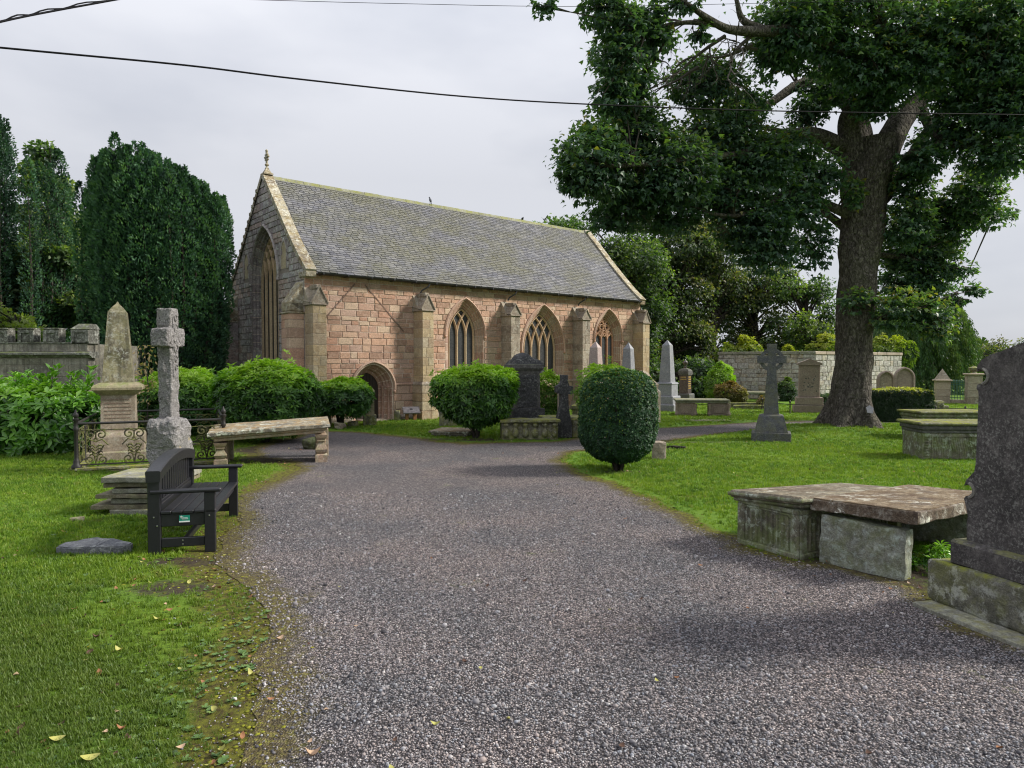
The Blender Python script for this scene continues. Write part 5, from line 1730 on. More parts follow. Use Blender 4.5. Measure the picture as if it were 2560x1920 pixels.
h2 = thing('slim_headstone', 'slim grey lichened headstone in front of the pale green shrub', 'gravestone', (q.x, 20.6, 0), D2R(10))
m = MB(); m.prism([(-.15, 0), (.15, 0), (.15, 1.05), (.1, 1.18), (-.1, 1.18), (-.15, 1.05)], -.06, .06, inset=.012, bulge=.006); m.build('headstone', M_WORN, h2)
q = GX(1440, 22.5)
m = MB(); m.lathe([(.13, 0), (.12, .45), (.17, .5), (.17, .6), (.0, .68)], 10, T(q.x, q.y, 0)); o = m.build('mossy_post', M_MOSSY); tag(o, 'short moss-capped stone post near the church wall', 'post')

# --- obelisks to the right of the church
def obelisk(px, D, w, prof, mat, ang, label, parts=True):
    q = GX(px, D)
    t = thing('obelisk', label, 'obelisk', (q.x, q.y, 0), D2R(ang))
    for nm, pr in prof:
        m = MB(); m.square(pr); m.build(nm, mat, t)
    return t
obelisk(1668, 28.9, 0, [('base_step', [(.50, 0), (.50, .26), (.47, .30)]), ('base_block', [(.43, .30), (.42, .60), (.40, .63)]), ('pedestal', [(.335, .63), (.33, 1.10), (.36, 1.13), (.34, 1.18), (.27, 1.20)]),
                        ('shaft', [(.255, 1.20), (.165, 2.72), (.0, 2.95)])], M_GRANITE_S, -35, 'tallest polished grey granite obelisk standing free on the sunlit lawn')
obelisk(1489, 24.3, 0, [('base_block', [(.4, 0), (.4, .35), (.32, .42), (.32, .8)]), ('shaft', [(.235, .8), (.15, 2.52), (.0, 2.74)])], M_PINKG, -35, 'pink granite obelisk in front of the last pointed window')
obelisk(1571, 26, 0, [('base_block', [(.42, 0), (.42, .35), (.34, .42), (.34, .8)]), ('shaft', [(.225, .8), (.145, 2.52), (.0, 2.76)])], M_GRANITE_S, -35, 'slender grey obelisk beside the right corner buttress of the church')
# scrolled headstones behind the bush
for px, D, lab, hh in ((1602, 24, 'rounded scrolled headstone top peeping over the round bushes', 1.72), (1622, 23, 'pointed shouldered headstone right of the round bushes', 1.55)):
    q = GX(px, D); t = thing('headstone', lab, 'gravestone', (q.x, q.y, 0), D2R(-38))
    m = MB()
    if px == 1602: pts = [(-.34, 0), (.34, 0), (.34, hh - .34)] + [(.34 * math.cos(a), hh - .34 + .34 * math.sin(a)) for a in [k / 8 * math.pi for k in range(1, 8)]] + [(-.34, hh - .34)]
    else: pts = [(-.36, 0), (.36, 0), (.36, hh - .5), (.26, hh - .42), (.30, hh - .28), (.1, hh - .12), (0, hh), (-.1, hh - .12), (-.30, hh - .28), (-.26, hh - .42), (-.36, hh - .5)]
    m.prism(pts, -.14, .14, inset=.02, bulge=.01); m.build('headstone', M_WORN, t)
# polished urn monument
q = GX(1713, 33)
um = thing('urn_monument', 'dark polished granite monument with an urn on top and gilt lettering', 'monument', (q.x, q.y, 0), D2R(-35))
M_POL = stone('polished_brown_granite', [(.06, .04, .038)], dark=(.03, .02, .02), dark_amt=.4, light_amt=.1, speck=.2, bump=.1, rough=.25, spec=.6)
m = MB(); m.square([(.34, 0), (.34, .5), (.31, .56)]); m.build('base', M_GRANITE_D, um)
m = MB(); m.square([(.225, .56), (.21, 1.42)]); m.build('shaft', M_POL, um)
m = MB(); m.square([(.25, 1.42), (.27, 1.5), (.26, 1.62), (.2, 1.70), (.06, 1.76)]); m.build('hood', M_BLACKSM, um)
m = MB(); m.lathe([(.05, 1.76), (.09, 1.79), (.04, 1.83), (.05, 1.87), (.12, 1.97), (.13, 2.03), (.09, 2.08), (.03, 2.12), (.035, 2.15), (.0, 2.18)], 14); m.build('urn', M_POL, um, smooth=True)
m = MB()
for k in range(6):
    z = 1.34 - k * .105; r0 = .214
    x = -.15
    while x < .13:
        w = rng.uniform(.02, .05)
        m.box(r0 + .0, r0 + .012, x, x + w, z - .03, z + .02); x += w + .015
for k in range(2):
    x = -.14
    while x < .12:
        w = rng.uniform(.02, .05); z = 1.33 - k * .1
        m.box(x, x + w, -.225, -.212, z - .02, z + .02); x += w + .015
m.build('gilt_inscription', M_GOLD, um)
# table tomb on the lawn
q = GX(1762, 26)
tt = thing('panelled_table_tomb', 'stone table tomb with panelled end pedestals on the far lawn', 'tomb', (q.x, q.y + .5, 0), D2R(-9))
m = MB(); m.box(-1.0, 1.0, -.52, .52, .55, .62, .02); m.box(-.94, .94, -.47, .47, .49, .55, .01); m.build('top_slab', M_LEDGER, tt)
for x in (-.58, .62):
    m = MB(); m.box(x - .34, x + .34, -.40, .40, 0, .49, .02); m.box(x - .2, x + .2, -.425, -.40, .1, .4, .01)
    for sx in (-.34, .34): m.lathe([(.06, 0), (.08, .08), (.04, .2), (.05, .32), (.07, .46)], 8, T(x + sx, -.4, 0))
    m.build('pedestal', M_BROWNST, tt)
# mossy kerbed grave
q = GX(1868, 29.6)
kg = thing('kerbed_grave', 'low yellow-mossed stone kerb enclosure on the far lawn', 'grave', (q.x, q.y + .5, 0), D2R(-8))
for (x0, x1, y0, y1, h) in ((-1.0, -.55, -.3, .9, .38), (-.45, 1.1, -.35, -.15, .2), (.95, 1.1, -.15, .9, .2), (-.5, 1.1, .9, 1.05, .24)):
    rock_mesh('kerb_stone', (x1 - x0, y1 - y0, h), M_MOSSY, kg, cuts=5, amp=.02, freq=4, rnd=.3, seed=int(x0 * 10 + 60), M=T((x0 + x1) / 2, (y0 + y1) / 2, h * .45))
q = GX(1874, 36)
wt_ = thing('low_table_tomb', 'low table tomb against the rubble enclosure wall', 'tomb', (q.x, q.y, 0), D2R(-25))
m = MB(); m.box(-.95, .95, -.5, .5, .42, .52, .02); m.build('top_slab', M_LEDGER, wt_)
for x in (-.7, .7):
    m = MB(); m.box(x - .2, x + .2, -.4, .4, 0, .42, .01); m.build('support', M_WORN, wt_)

# low grave rail
gr = thing('grave_rail', 'low black iron rail with finialed posts before the gabled headstone', 'railing')
ps = [GX(1906, 29.2), GX(1976, 27.3), GX(2078, 26.6)]
for p in ps:
    m = MB(); m.lathe([(.05, 0), (.03, .04), (.022, .1), (.022, .42), (.04, .44), (.045, .48), (.02, .52), (.0, .54)], 8, T(p.x, p.y, 0)); m.build('post', M_IRON, gr, smooth=True)
for a, b_ in zip(ps[:-1], ps[1:]):
    m = MB(); m.tube([a + Vector((0, 0, .36)), b_ + Vector((0, 0, .36))], .014, 6); m.build('rail', M_IRON, gr)
# gabled headstone
q = GX(2023, 27.9)
gh = thing('gabled_headstone', 'tall brown sandstone headstone with gabled cap and flaking face', 'gravestone', (q.x, q.y, 0), D2R(-16))
for nm, x, y, z0, z1 in (('base', .59, .30, 0, .31), ('plinth', .50, .25, .31, .62), ('shaft', .385, .16, .62, 1.90)):
    m = MB(); m.box(-x, x, -y, y, z0, z1, .015); m.build(nm, M_BROWNST, gh)
m = MB(); m.prism([(-.45, 1.90), (.45, 1.90), (.45, 1.98), (0, 2.16), (-.45, 1.98)], -.21, .21); m.build('gabled_cap', M_BROWNST, gh)
m = MB(); rr = random.Random(5)
for k in range(30):
    x, z = rr.uniform(-.32, .33), rr.choice([rr.uniform(.75, 1.15), rr.uniform(.95, 1.5)])
    s_ = rr.uniform(.012, .035); n = 7
    m.prism([(x + s_ * math.cos(a) * rr.uniform(.5, 1.4), z + s_ * math.sin(a) * rr.uniform(.5, 1.4)) for a in [i / n * 6.283 for i in range(n)]], -.164, -.155)
m.build('flaked_patch', M_BLACKSM, gh)

# --- celtic cross on the right lawn
q = GX(1929, 17.75)
cc_ = thing('celtic_cross', 'dark grey celtic ring cross on a stepped pyramid base in the right lawn', 'cross', (q.x, q.y, 0), D2R(-20))
m = MB(); m.box(-.47, .47, -.42, .42, -.02, .22, .012); m.build('base_block', M_GRANITE_D, cc_)
m = MB(); m.square([(.40, .22), (.30, .62), (.28, .65), (.22, .67)], lambda h: h * .85); m.build('pyramid_base', M_GRANITE_D, cc_)
m = MB(); m.prism([(-.185, .66), (.185, .66), (.10, 1.92), (.10, 2.20), (.125, 2.46), (-.125, 2.46), (-.10, 2.20), (-.10, 1.92)], -.125, .125, inset=.01, bulge=.004); m.build('shaft', M_GRANITE_D, cc_)
m = MB(); m.prism([(-.35, 1.965), (.35, 1.965), (.35, 2.155), (-.35, 2.155)], -.122, .122, inset=.01, bulge=.004); m.build('cross_arm', M_GRANITE_D, cc_)
m = MB(); V = []; F = []; n = 48
for k in range(n):
    a = 2 * math.pi * k / n
    for (rr_, y) in ((.205, -.095), (.295, -.095), (.295, .095), (.205, .095)): V.append((rr_ * math.cos(a), y, 2.06 + rr_ * math.sin(a)))
for k in range(n):
    k2 = (k + 1) % n
    for j in range(4):
        j2 = (j + 1) % 4; F.append((k * 4 + j, k * 4 + j2, k2 * 4 + j2, k2 * 4 + j))
m.add(V, F); m.build('ring', M_GRANITE_D, cc_)
# little stone and bark by the clipped bush
q = G(1648, 1148)
tag(rock_mesh('marker_stone', (.26, .2, .44), M_WORN, None, cuts=6, amp=.02, freq=4, rnd=.25, seed=71, M=T(q.x, q.y, .14)), 'small squat stone marker behind the clipped holly bush', 'stone')
q = G(1690, 1122)
tag(rock_mesh('broken_timber', (.42, .12, .07), M_BARKD, None, cuts=6, amp=.02, freq=6, rnd=.3, seed=72, M=T(q.x, q.y, .03) @ RZ(-.3)), 'dark broken piece of wood lying on the right lawn', 'log')
for px, py, w, rz, lab in ((2290, 1078, 1.0, -.25, 'sunken stone kerb half buried in the lawn right of the tree'), (1770, 1052, 1.5, -.06, 'flat sunken ledger stone in the lawn before the table tomb')):
    q = G(px, py)
    tag(rock_mesh('sunken_kerb', (w, .22 if px > 2000 else .7, .12), M_LEDGER_B, None, cuts=7, amp=.01, freq=4, rnd=.3, seed=73, M=T(q.x, q.y, .015 if px > 2000 else -.035) @ RZ(rz)), lab, 'kerb')

# --- chest tombs right of the tree
def chest(name, loc, rz, label, w, d, h, mat, topmat, fluted):
    t = thing(name, label, 'tomb', loc, rz)
    m = MB(); m.box(-w / 2 - .05, w / 2 + .05, -d / 2 - .05, d / 2 + .05, h - .06, h, .02); m.build('top_slab', topmat, t)
    m = MB(); m.box(-w / 2, w / 2, -d / 2, d / 2, h - .16, h - .06, .02); m.box(-w / 2 + .03, w / 2 - .03, -d / 2 + .03, d / 2 - .03, h - .22, h - .16, .01); m.build('cornice', M_BLACKSM if fluted else mat, t)
    m = MB(); m.box(-w / 2 + .05, w / 2 - .05, -d / 2 + .05, d / 2 - .05, -.02, h - .22, .01); m.build('chest', mat, t)
    y = -d / 2 + .05
    if fluted:
        m = MB()
        for k in range(int((w - .5) / .045)):
            x = -w / 2 + .27 + k * .045
            m.tube([(x + .025 * math.sin(z * 11), y, z) for z in np.linspace(.06, h - .30, 12)], .013, 5)
        for (a, b_, c, d_) in ((-w / 2 + .22, w / 2 - .22, h - .29, h - .26), (-w / 2 + .22, w / 2 - .22, .02, .045), (-w / 2 + .22, -w / 2 + .245, .045, h - .29), (w / 2 - .245, w / 2 - .22, .045, h - .29)):
            m.box(a, b_, y - .018, y, c, d_)
        m.build('fluted_panel', mat, t)
        for sx in (-1, 1):
            m = MB()
            for k in range(16):
                z = .04 + k * .032
                if z > h - .27: break
                xa = sx * (w / 2 - .13); m.tube([(xa - .055, y, z), (xa + .055, y, z)], .011, 5)
            m.build('ribbed_pilaster', mat, t)
    else:
        m = MB(); m.prism([(-.3, .1), (.3, .1), (.3, .3), (.12, .38), (-.12, .38), (-.3, .3)], y - .02, y, inset=.02, bulge=-.01); m.build('carved_panel', mat, t)
        for sx in (-1, 1):
            m = MB(); xa = sx * (w / 2 - .16)
            m.lathe([(.06, 0), (.09, .1), (.10, .2), (.05, .34), (.06, .4), (.09, .46)], 10, T(xa, y, 0)); m.build('corner_baluster', mat, t)
    return t
chest('fluted_chest_tomb', (9.30, 14.55, 0), D2R(-4), 'mossy chest tomb with wavy fluted panel and ribbed pilasters beside the dark headstone', 1.85, .95, .76, M_TOMBA, M_MOSSY, True)
chest('chest_tomb', (11.35, 18.2, 0), D2R(2), 'moss-topped chest tomb with carved panel behind the fluted one', 1.9, .95, .74, M_TOMBA, M_MOSSY, False)

# --- two table tombs in the right foreground
ta = thing('fluted_table_tomb', 'foreground chest tomb with fluted sides and moulded rust-brown top slab', 'tomb', (2.84, 6.8, 0))
l_, s_v = Vector((math.cos(D2R(30)), math.sin(D2R(30)), 0)), Vector((math.cos(D2R(120)), math.sin(D2R(120)), 0))
MA = RZ(D2R(30))
tilt = MA @ T(0, 0, .64) @ Matrix.Rotation(D2R(2.6), 4, 'Y') @ Matrix.Rotation(D2R(-4.2), 4, 'X')
m = MB(); m.box(0, 1.95, 0, .93, -.075, 0, .022, 1.0, M=tilt); m.build('top_slab', M_TOMBTOP, ta)
m = MB(); m.box(-.012, 1.96, -.012, .942, -.06, -.02, .012, M=tilt); m.box(.03, 1.9, .03, .90, -.115, -.075, .015, M=tilt); m.build('slab_moulding', M_TOMBA, ta)
m = MB(); m.box(.07, 1.85, .07, .84, -.03, .50, .015, M=MA); m.build('chest', M_TOMBA, ta)
m = MB()     # end panel (left) and long side: pilasters and flutes
for k in range(9):
    y = .20 + k * .066
    m.tube([(.068, y, .07), (.068, y, .40)], .017, 6, M=MA)
for y in (.115, .80):
    m.box(.052, .075, y - .05, y + .05, .0, .44, .008, M=MA)
for k in range(12):
    y = .115 + (.685) * k / 12
m.box(.05, .075, .07, .84, .44, .49, .008, M=MA); m.box(.045, .075, .07, .84, -.02, .05, .01, M=MA)
m.tube([(.062, .165, .40), (.062, .19, .425), (.062, .46, .43), (.062, .73, .425), (.062, .755, .40)], .010, 5, M=MA)
m.build('fluted_end', M_TOMBA, ta)
m = MB()
for k in range(22):
    x = .22 + k * .068
    m.tube([(x, .068, .07), (x, .068, .40)], .017, 6, M=MA)
for x in (.12, 1.80): m.box(x - .05, x + .05, .052, .075, 0, .44, .008, M=MA)
m.box(.07, 1.85, .05, .075, .44, .49, .008, M=MA); m.box(.07, 1.85, .045, .075, -.02, .05, .01, M=MA)
m.build('fluted_side', M_TOMBA, ta)

tbm = thing('rough_table_tomb', 'foreground rough table tomb with cracked rusty slab on thick supports', 'tomb', (3.50, 6.12, 0))
MB_ = RZ(D2R(37))
tilt2 = RZ(D2R(35)) @ T(.99, .43, .545) @ Matrix.Rotation(D2R(1.8), 4, 'Y') @ Matrix.Rotation(D2R(-2.2), 4, 'X')
rock_mesh('table_slab', (1.98, 1.02, .115), M_TOMBEDGE, tbm, cuts=22, amp=.018, freq=4.5, rnd=.30, seed=81, M=tilt2)
rock_mesh('slab_surface', (1.93, .97, .02), M_TOMBTOP, tbm, cuts=16, amp=.005, freq=5, rnd=.5, seed=82, M=tilt2 @ T(0, 0, .056))
rock_mesh('support', (.17, .80, .50), M_TOMBB, tbm, cuts=14, amp=.014, freq=5, rnd=.22, seed=83, M=MB_ @ T(.13, .44, .215) @ Matrix.Rotation(D2R(2), 4, 'X'))
rock_mesh('support', (.17, .78, .50), M_TOMBB, tbm, cuts=10, amp=.014, freq=5, rnd=.22, seed=84, M=MB_ @ T(1.72, .44, .21))
m = MB(); m.square([(.05, 0), (.045, .5)], M=MB_ @ T(1.1, .6, 0)); m.build('prop', M_MOSSY, tbm)

# --- dark headstone at the right edge of the path
E = Vector((.28, -.96, 0)).normalized()
HM = Matrix.Translation((3.38, 5.50, 0)) @ Matrix.Rotation(math.atan2(E.y, E.x), 4, 'Z')
# local x runs towards the camera along the face, local -y is the visible face
dh = thing('dark_headstone', 'tall dark headstone with scrolled shoulders on a mossy base at the right', 'gravestone', (0, 0, 0))
HW = 1.04
m0 = rock_mesh('kerb', (1.7, .62, .05), M_LEDGER, dh, cuts=10, amp=.006, freq=5, rnd=.3, seed=91, M=HM @ T(.76, .17, .012))
rock_mesh('base_block', (HW + .36, .46, .34), M_HEADBASE, dh, cuts=16, amp=.014, freq=5, rnd=.22, seed=92, M=HM @ T(HW / 2 + .05, .27, .20))
m = MB(); m.box(.02, HW + .06, .10, .44, .36, .56, .02, M=HM); m.build('plinth', M_HEAD, dh)
prof = [(0.09, .545), (.09, .72), (.10, .74), (.085, .80), (.075, .84)]
# lower scroll: a hooked curl on the edge
prof += [(.06, .88), (.075, .905), (.105, .915), (.13, .94), (.13, .975), (.105, 1.0), (.08, 1.0), (.06, .985), (.075, 1.03), (.11, 1.07), (.145, 1.11), (.155, 1.17), (.16, 1.30), (.165, 1.50), (.17, 1.70)]
# upper scroll
prof += [(.165, 1.74), (.15, 1.76), (.155, 1.79), (.20, 1.80), (.235, 1.83), (.24, 1.875), (.215, 1.905), (.18, 1.905), (.15, 1.89), (.155, 1.94), (.19, 1.985), (.26, 2.02), (.36, 2.05), (.45, 2.085), (.52, 2.11)]
mirror = [(2 * (HW / 2 + .04) - x, z) for x, z in prof[::-1]]
outline = prof + mirror      # runs up the far edge, over the top, down the near edge
outline = outline[::-1]
m = MB()
# the flat face as quads between mirrored points avoids one huge concave polygon
N = len(prof)
V = []
for y in (.19, .35):
    for (x, z) in prof: V.append((x, y, z))
    for (x, z) in prof: V.append((2 * (HW / 2 + .04) - x, y, z))
F = []
bm = bmesh.new()
fv = [bm.verts.new((x, .19, z)) for x, z in outline]
ff = bm.faces.new(fv)
r_ = bmesh.ops.extrude_face_region(bm, geom=[ff])
for v in [g for g in r_['geom'] if isinstance(g, bmesh.types.BMVert)]: v.co.y = .35
bmesh.ops.triangulate(bm, faces=[f for f in bm.faces if len(f.verts) > 4])
bmesh.ops.recalc_face_normals(bm, faces=bm.faces)
eds = [e for e in bm.edges if len(e.link_faces) == 2 and e.calc_face_angle(0) > 1.0 and abs(e.verts[0].co.y - e.verts[1].co.y) < .01]
bmesh.ops.bevel(bm, geom=eds, offset=.009, segments=2, affect='EDGES')
bmesh.ops.transform(bm, matrix=HM, verts=bm.verts)
me = bpy.data.meshes.new('headstone_slab'); bm.to_mesh(me); bm.free(); link('headstone_slab', me, dh, M_HEAD)
m = MB()
for (cx, cz, r0) in ((.098, .958, .058), (.195, 1.855, .06)):
    for k in (0, 1):
        xx = cx if k == 0 else 2 * (HW / 2 + .04) - cx
        m.tube([HM @ Vector((xx + r0 * math.cos(a), .186, cz + r0 * math.sin(a))) for a in ([i / 14 * 2.6 - 1.3 + (math.pi if k else 0) for i in range(15)])], .012, 6)
m.build('scroll_rim', stone('scroll_rim', [(.2, .19, .17)], bump=.6), dh)

# --- castellated wall, left
cw = thing('castellated_wall', 'grey ashlar enclosure wall with a row of square battlements behind the laurel', 'wall')
WY = 19.0; xr = (222 - 1280) / FPX * WY; xl = -17.2
rr = random.Random(3)
z = 0.0
while z < 2.08:
    h = .32 if z < 1.9 else 2.10 - z
    if z + h > 2.10: h = 2.10 - z
    x = xl - rr.uniform(0, .6)
    while x < xr - .05:
        w = rr.uniform(.8, 1.25); x2 = min(x + w, xr)
        if xr - x2 < .3: x2 = xr
        m = MB(); m.box(x + .004, x2 - .004, WY, WY + .3, z + .004, z + h - .004, .008, rr.random() + .01); m.build('ashlar_block', M_CASTLE, cw); x = x2
    z += h
m = MB(); m.box(xl, xr - .01, WY + .015, WY + .34, 0, 2.12); m.build('core', M_MORTAR_G, cw)
x = xl
while x < xr + .10:
    x2 = min(x + rr.uniform(1.2, 1.7), xr + .12)
    m = MB(); V = []
    for xx in (x + .003, x2 - .003):
        V += [(xx, WY - .02, 2.12), (xx, WY - .09, 2.17), (xx, WY - .17, 2.20), (xx, WY - .17, 2.245), (xx, WY - .02, 2.29), (xx, WY + .3, 2.29), (xx, WY + .3, 2.12)]
    F = [(j, j + 1, j + 8, j + 7)[::-1] for j in range(6)] + [tuple(range(7)), tuple(range(13, 6, -1))]
    m.add(V, F, .3); m.build('cornice_stone', M_CASTLETOP, cw); x = x2
x = xl
while x < xr - .05:
    x2 = min(x + rr.uniform(.7, 1.0), xr - .02)
    m = MB(); m.box(x + .003, x2 - .003, WY, WY + .28, 2.292, 2.50, .006, rr.random() + .01); m.build('parapet_block', M_CASTLE, cw); x = x2
m = MB(); m.box(xl, xr, WY - .03, WY + .30, 2.502, 2.545, .01); m.build('parapet_sill', M_CASTLETOP, cw)
for (a, b_) in ((-12, 24), (48, 88), (111, 151), (-52, -12), (-102, -62), (-152, -112), (-200, -162)):
    xa, xb = (a - 1280) / FPX * WY, (b_ - 1280) / FPX * WY
    m = MB(); m.box(xa, xb, WY - .01, WY + .26, 2.548, 2.90, .012, rr.random())
    xm = (xa + xb) / 2
    # recessed panel drawn by a raised frame
    for (p, q_, r1, s1) in ((xa, xa + .10, 2.55, 2.87), (xb - .10, xb, 2.55, 2.87), (xa + .10, xb - .10, 2.79, 2.87)): m.box(p + .002, q_ - .002, WY - .045, WY - .012, r1 + .003, s1 - .003, .006)
    m.box(xa, xb, WY - .048, WY + .26, 2.903, 2.93, .008)
    m.build('merlon', M_CASTLETOP, cw)
xa, xb = (182 - 1280) / FPX * WY, (226 - 1280) / FPX * WY
m = MB(); m.box(xa, xb, WY - .03, WY + .45, 2.50, 2.90, .012)
for (p, q_, r1, s1) in ((xa, xa + .09, 2.55, 2.88), (xb - .09, xb, 2.55, 2.88), (xa + .09, xb - .09, 2.80, 2.88)): m.box(p + .002, q_ - .002, WY - .065, WY - .032, r1 + .003, s1 - .003, .006)
m.add([(xa - .02, WY - .06, 2.90), (xb + .02, WY - .06, 2.90), (xb + .02, WY + .47, 2.90), (xa - .02, WY + .47, 2.90), (xa + .12, WY + .1, 3.05), (xb - .02, WY + .1, 3.05), (xb - .02, WY + .35, 3.05), (xa + .12, WY + .35, 3.05)],
      [(0, 1, 5, 4), (1, 2, 6, 5), (2, 3, 7, 6), (3, 0, 4, 7), (4, 5, 6, 7)], .2)
m.build('corner_merlon', M_CASTLETOP, cw)
m = MB(); m.box(xr - .3, xr, WY + .3, WY + 5, 0, 2.5, .01, .3); m.build('return_wall', M_CASTLE, cw)

# --- rubble enclosure, right
ew = thing('enclosure_wall', 'roofless burial enclosure of grey lichened rubble with pale coping', 'wall')
def rubble(p0, p1, zt, seed, left=True, mat=M_ENCL):
    d = p1 - p0; L_ = d.length; M = T(p0.x, p0.y, 0) @ RZ(math.atan2(d.y, d.x)); r2 = random.Random(seed)
    m = MB(); m.box(0, L_, .012, .5, 0, zt - .2, M=M); m.build('core', M_MORTAR_G, ew)
    z = 0
    while z < zt - .2:
        h = r2.uniform(.2, .32)
        if z + h > zt - .3: h = zt - .17 - z
        x = 0
        while x < L_ - .02:
            w = r2.uniform(.3, .75) if z > .9 else r2.uniform(.25, .5)
            x2 = min(x + w, L_)
            if L_ - x2 < .2: x2 = L_
            m = MB(); j = lambda: r2.uniform(-.018, .018)
            pts = [(x + .01 + j(), z + .01 + j()), (x2 - .01 + j(), z + .01 + j()), (x2 - .01 + j(), z + h - .01 + j()), (x + .01 + j(), z + h - .01 + j())]
            m.prism(pts, -.012 + r2.uniform(-.01, .01), .1, r2.random() + .01, M=M, inset=.025, bulge=.015); m.build('rubble_stone', mat, ew)
            x = x2
        z += h
    x = -.05
    while x < L_:
        x2 = min(x + r2.uniform(.8, 1.4), L_ + .03)
        m = MB(); m.box(x + .004, x2 - .004, -.07, .56, zt - .165, zt, .02, r2.random() + .01, M=M); m.build('coping_stone', M_LEDGER if seed == 1 else M_GATE, ew); x = x2
EC = Vector((GX(2037, 37).x, 37, 0))
rubble(Vector((GX(1796, 40).x, 40, 0)), EC, 2.64, 1)
rubble(EC, Vector((GX(2253, 41.5).x, 41.5, 0)), 2.62, 2, mat=M_ENCL)
# arched headstones
for px, D, lab, hh, mt in ((2214, 33, 'round-arched grey headstone leaning behind the hedge next to the tree', 1.70, M_WORN), (2260, 31.5, 'pointed-arch brown headstone with moulded rim behind the hedge', 1.88, M_BROWNST)):
    q = GX(px, D); t = thing('arched_headstone', lab, 'gravestone', (q.x, q.y, 0), D2R(-12))
    R0 = .40 if px > 2230 else .36
    def arch(Rr, hh_, k=10): 
        op = Opening(0, Rr, .22 * Rr, 0, hh_ - math.sqrt((Rr * 1.22) ** 2 - (.22 * Rr) ** 2), 0)
        return [(-Rr, 0), (Rr, 0)] + [op.point(1, 1 + i / k, 0, 0)[:2] for i in range(k + 1)] + [op.point(-1, 2 - i / k, 0, 0)[:2] for i in range(1, k + 1)]
    m = MB(); m.prism(arch(R0 - .07, hh - .09), -.08, .1); m.build('panel', mt, t)
    m = MB()
    op = Opening(0, R0 - .07, .22 * R0, .0, hh - .10 - 1.17 * R0, 0)
    for sd in (-1, 1):
        for i in range(20): sweep_piece(m, op, sd, i / 10, (i + 1) / 10, [(0, .05), (0, -.15), (.04, -.18), (.09, -.16), (.10, .05)], lambda h, z, o: (h, -o, z), .2, sub=1)
    m.build('rim', M_BROWNST, t)
# low grave marker
q = GX(2338, 29)
tag(rock_mesh('low_marker', (.5, .3, .5), M_MOSSY, None, cuts=5, amp=.03, freq=4, rnd=.6, seed=95, M=T(q.x + .1, q.y, .18)), 'tiny mossy marker stone at the end of the hedge', 'stone')
# gate piers and green railings
def pier(px, D, w, h, lab, urn=False):
    q = GX(px, D); t = thing('gate_pier', lab, 'pier', (q.x, q.y, 0), D2R(-20))
    z = 0; r2 = random.Random(px)
    while z < h - .02:
        hh = min(.34, h - z); m = MB(); m.box(-w, w, -w, w, z + .003, z + hh - .003, .008, r2.random() + .01); m.build('pier_block', M_GATE if not urn else M_WORN, t); z += hh
    m = MB(); m.square([(w + .06, h), (w + .08, h + .05), (w + .03, h + .08)]); m.build('cap', M_GATE, t)
    m = MB()
    if urn: m.lathe([(.16, h + .08), (.1, h + .14), (.2, h + .24), (.24, h + .34), (.1, h + .4), (.0, h + .45)], 12); m.build('urn', M_MOSSY, t)
    else:
        m.square([(w, h + .08), (.0, h + .62)])
        pass
        m.build('pyramid_top', M_WORN, t)
pier(2356, 34.6, .30, 1.10, 'square sandstone gate pier with a faceted pyramid top')
pier(2434, 33.6, .30, 1.42, 'grey gate pier with an urn partly hidden by the dark headstone', True)
gf = thing('green_fence', 'short green spiked iron fence between the two gate piers', 'fence')
a, b_ = GX(2374, 34.4), GX(2424, 33.8)
m = MB(); d = b_ - a; Mx = T(*a) @ RZ(math.atan2(d.y, d.x)); L_ = d.length
m.box(-.1, L_ + .2, -.12, .12, 0, .2, .02, M=Mx); m.build('stone_kerb', M_WORN, gf)
for z in (.28, .92, 1.02):
    m = MB(); m.box(0, L_, -.012, .012, z, z + .03, 0, M=Mx); m.build('rail', M_GREENIRON, gf)
for k in range(13):
    x = .03 + k * (L_ - .06) / 12
    m = MB(); m.lathe([(.014, .2), (.014, 1.08), (.03, 1.1), (.0, 1.2)], 6, Mx @ T(x, 0, 0)); m.build('bar', M_GREENIRON, gf)
q = GX(2362, 30)
m = MB(); m.box(q.x - .15, q.x + .15, q.y - .12, q.y + .12, 0, .16, .03); tag(m.build('mossy_block', M_MOSSY), 'small moss-topped stone block before the gate pier', 'stone')
q1, q2 = GX(2340, 26), GX(2560, 25)
cf = thing('rope_rail', 'low grave rail with iron posts crossing the far right lawn', 'railing')
for t_ in (0, .35, .7, 1.0):
    p = q1.lerp(q2, t_); m = MB(); m.lathe([(.03, 0), (.02, .3), (.04, .34), (.0, .42)], 8, T(*p)); m.build('post', M_IRON, cf)
m = MB(); m.tube([q1 + Vector((0, 0, .3)), q2 + Vector((0, 0, .3))], .012, 5); m.build('rail', M_IRON, cf)

# --- overhead cables
def cable(name, pts, rad, label, twist=False):
    P3 = [U(px, py, d) for px, py, d in pts]
    a, b_ = P3[0], P3[-1]
    P3 = [a + (a - P3[1]) * 2.5] + P3 + [b_ + (b_ - P3[-2]) * 2.5]
    # smooth through the points
    out = []
    for i in range(len(P3) - 1):
        p0, p1, p2, p3 = P3[max(i - 1, 0)], P3[i], P3[i + 1], P3[min(i + 2, len(P3) - 1)]
        for k in range(8):
            t = k / 8
            out.append(.5 * ((2 * p1) + (-p0 + p2) * t + (2 * p0 - 5 * p1 + 4 * p2 - p3) * t * t + (-p0 + 3 * p1 - 3 * p2 + p3) * t ** 3))
    out.append(P3[-1])
    m = MB(); m.tube(out, rad, 6)
    if twist:
        m.tube([p + Vector((0, 0, .016)) + Vector((0, .01 * math.sin(i * 1.3), .01 * math.cos(i * 1.3))) for i, p in enumerate(out)], rad * .7, 5)
    o = m.build(name, M_CABLE, None, smooth=True); tag(o, label, 'cable')
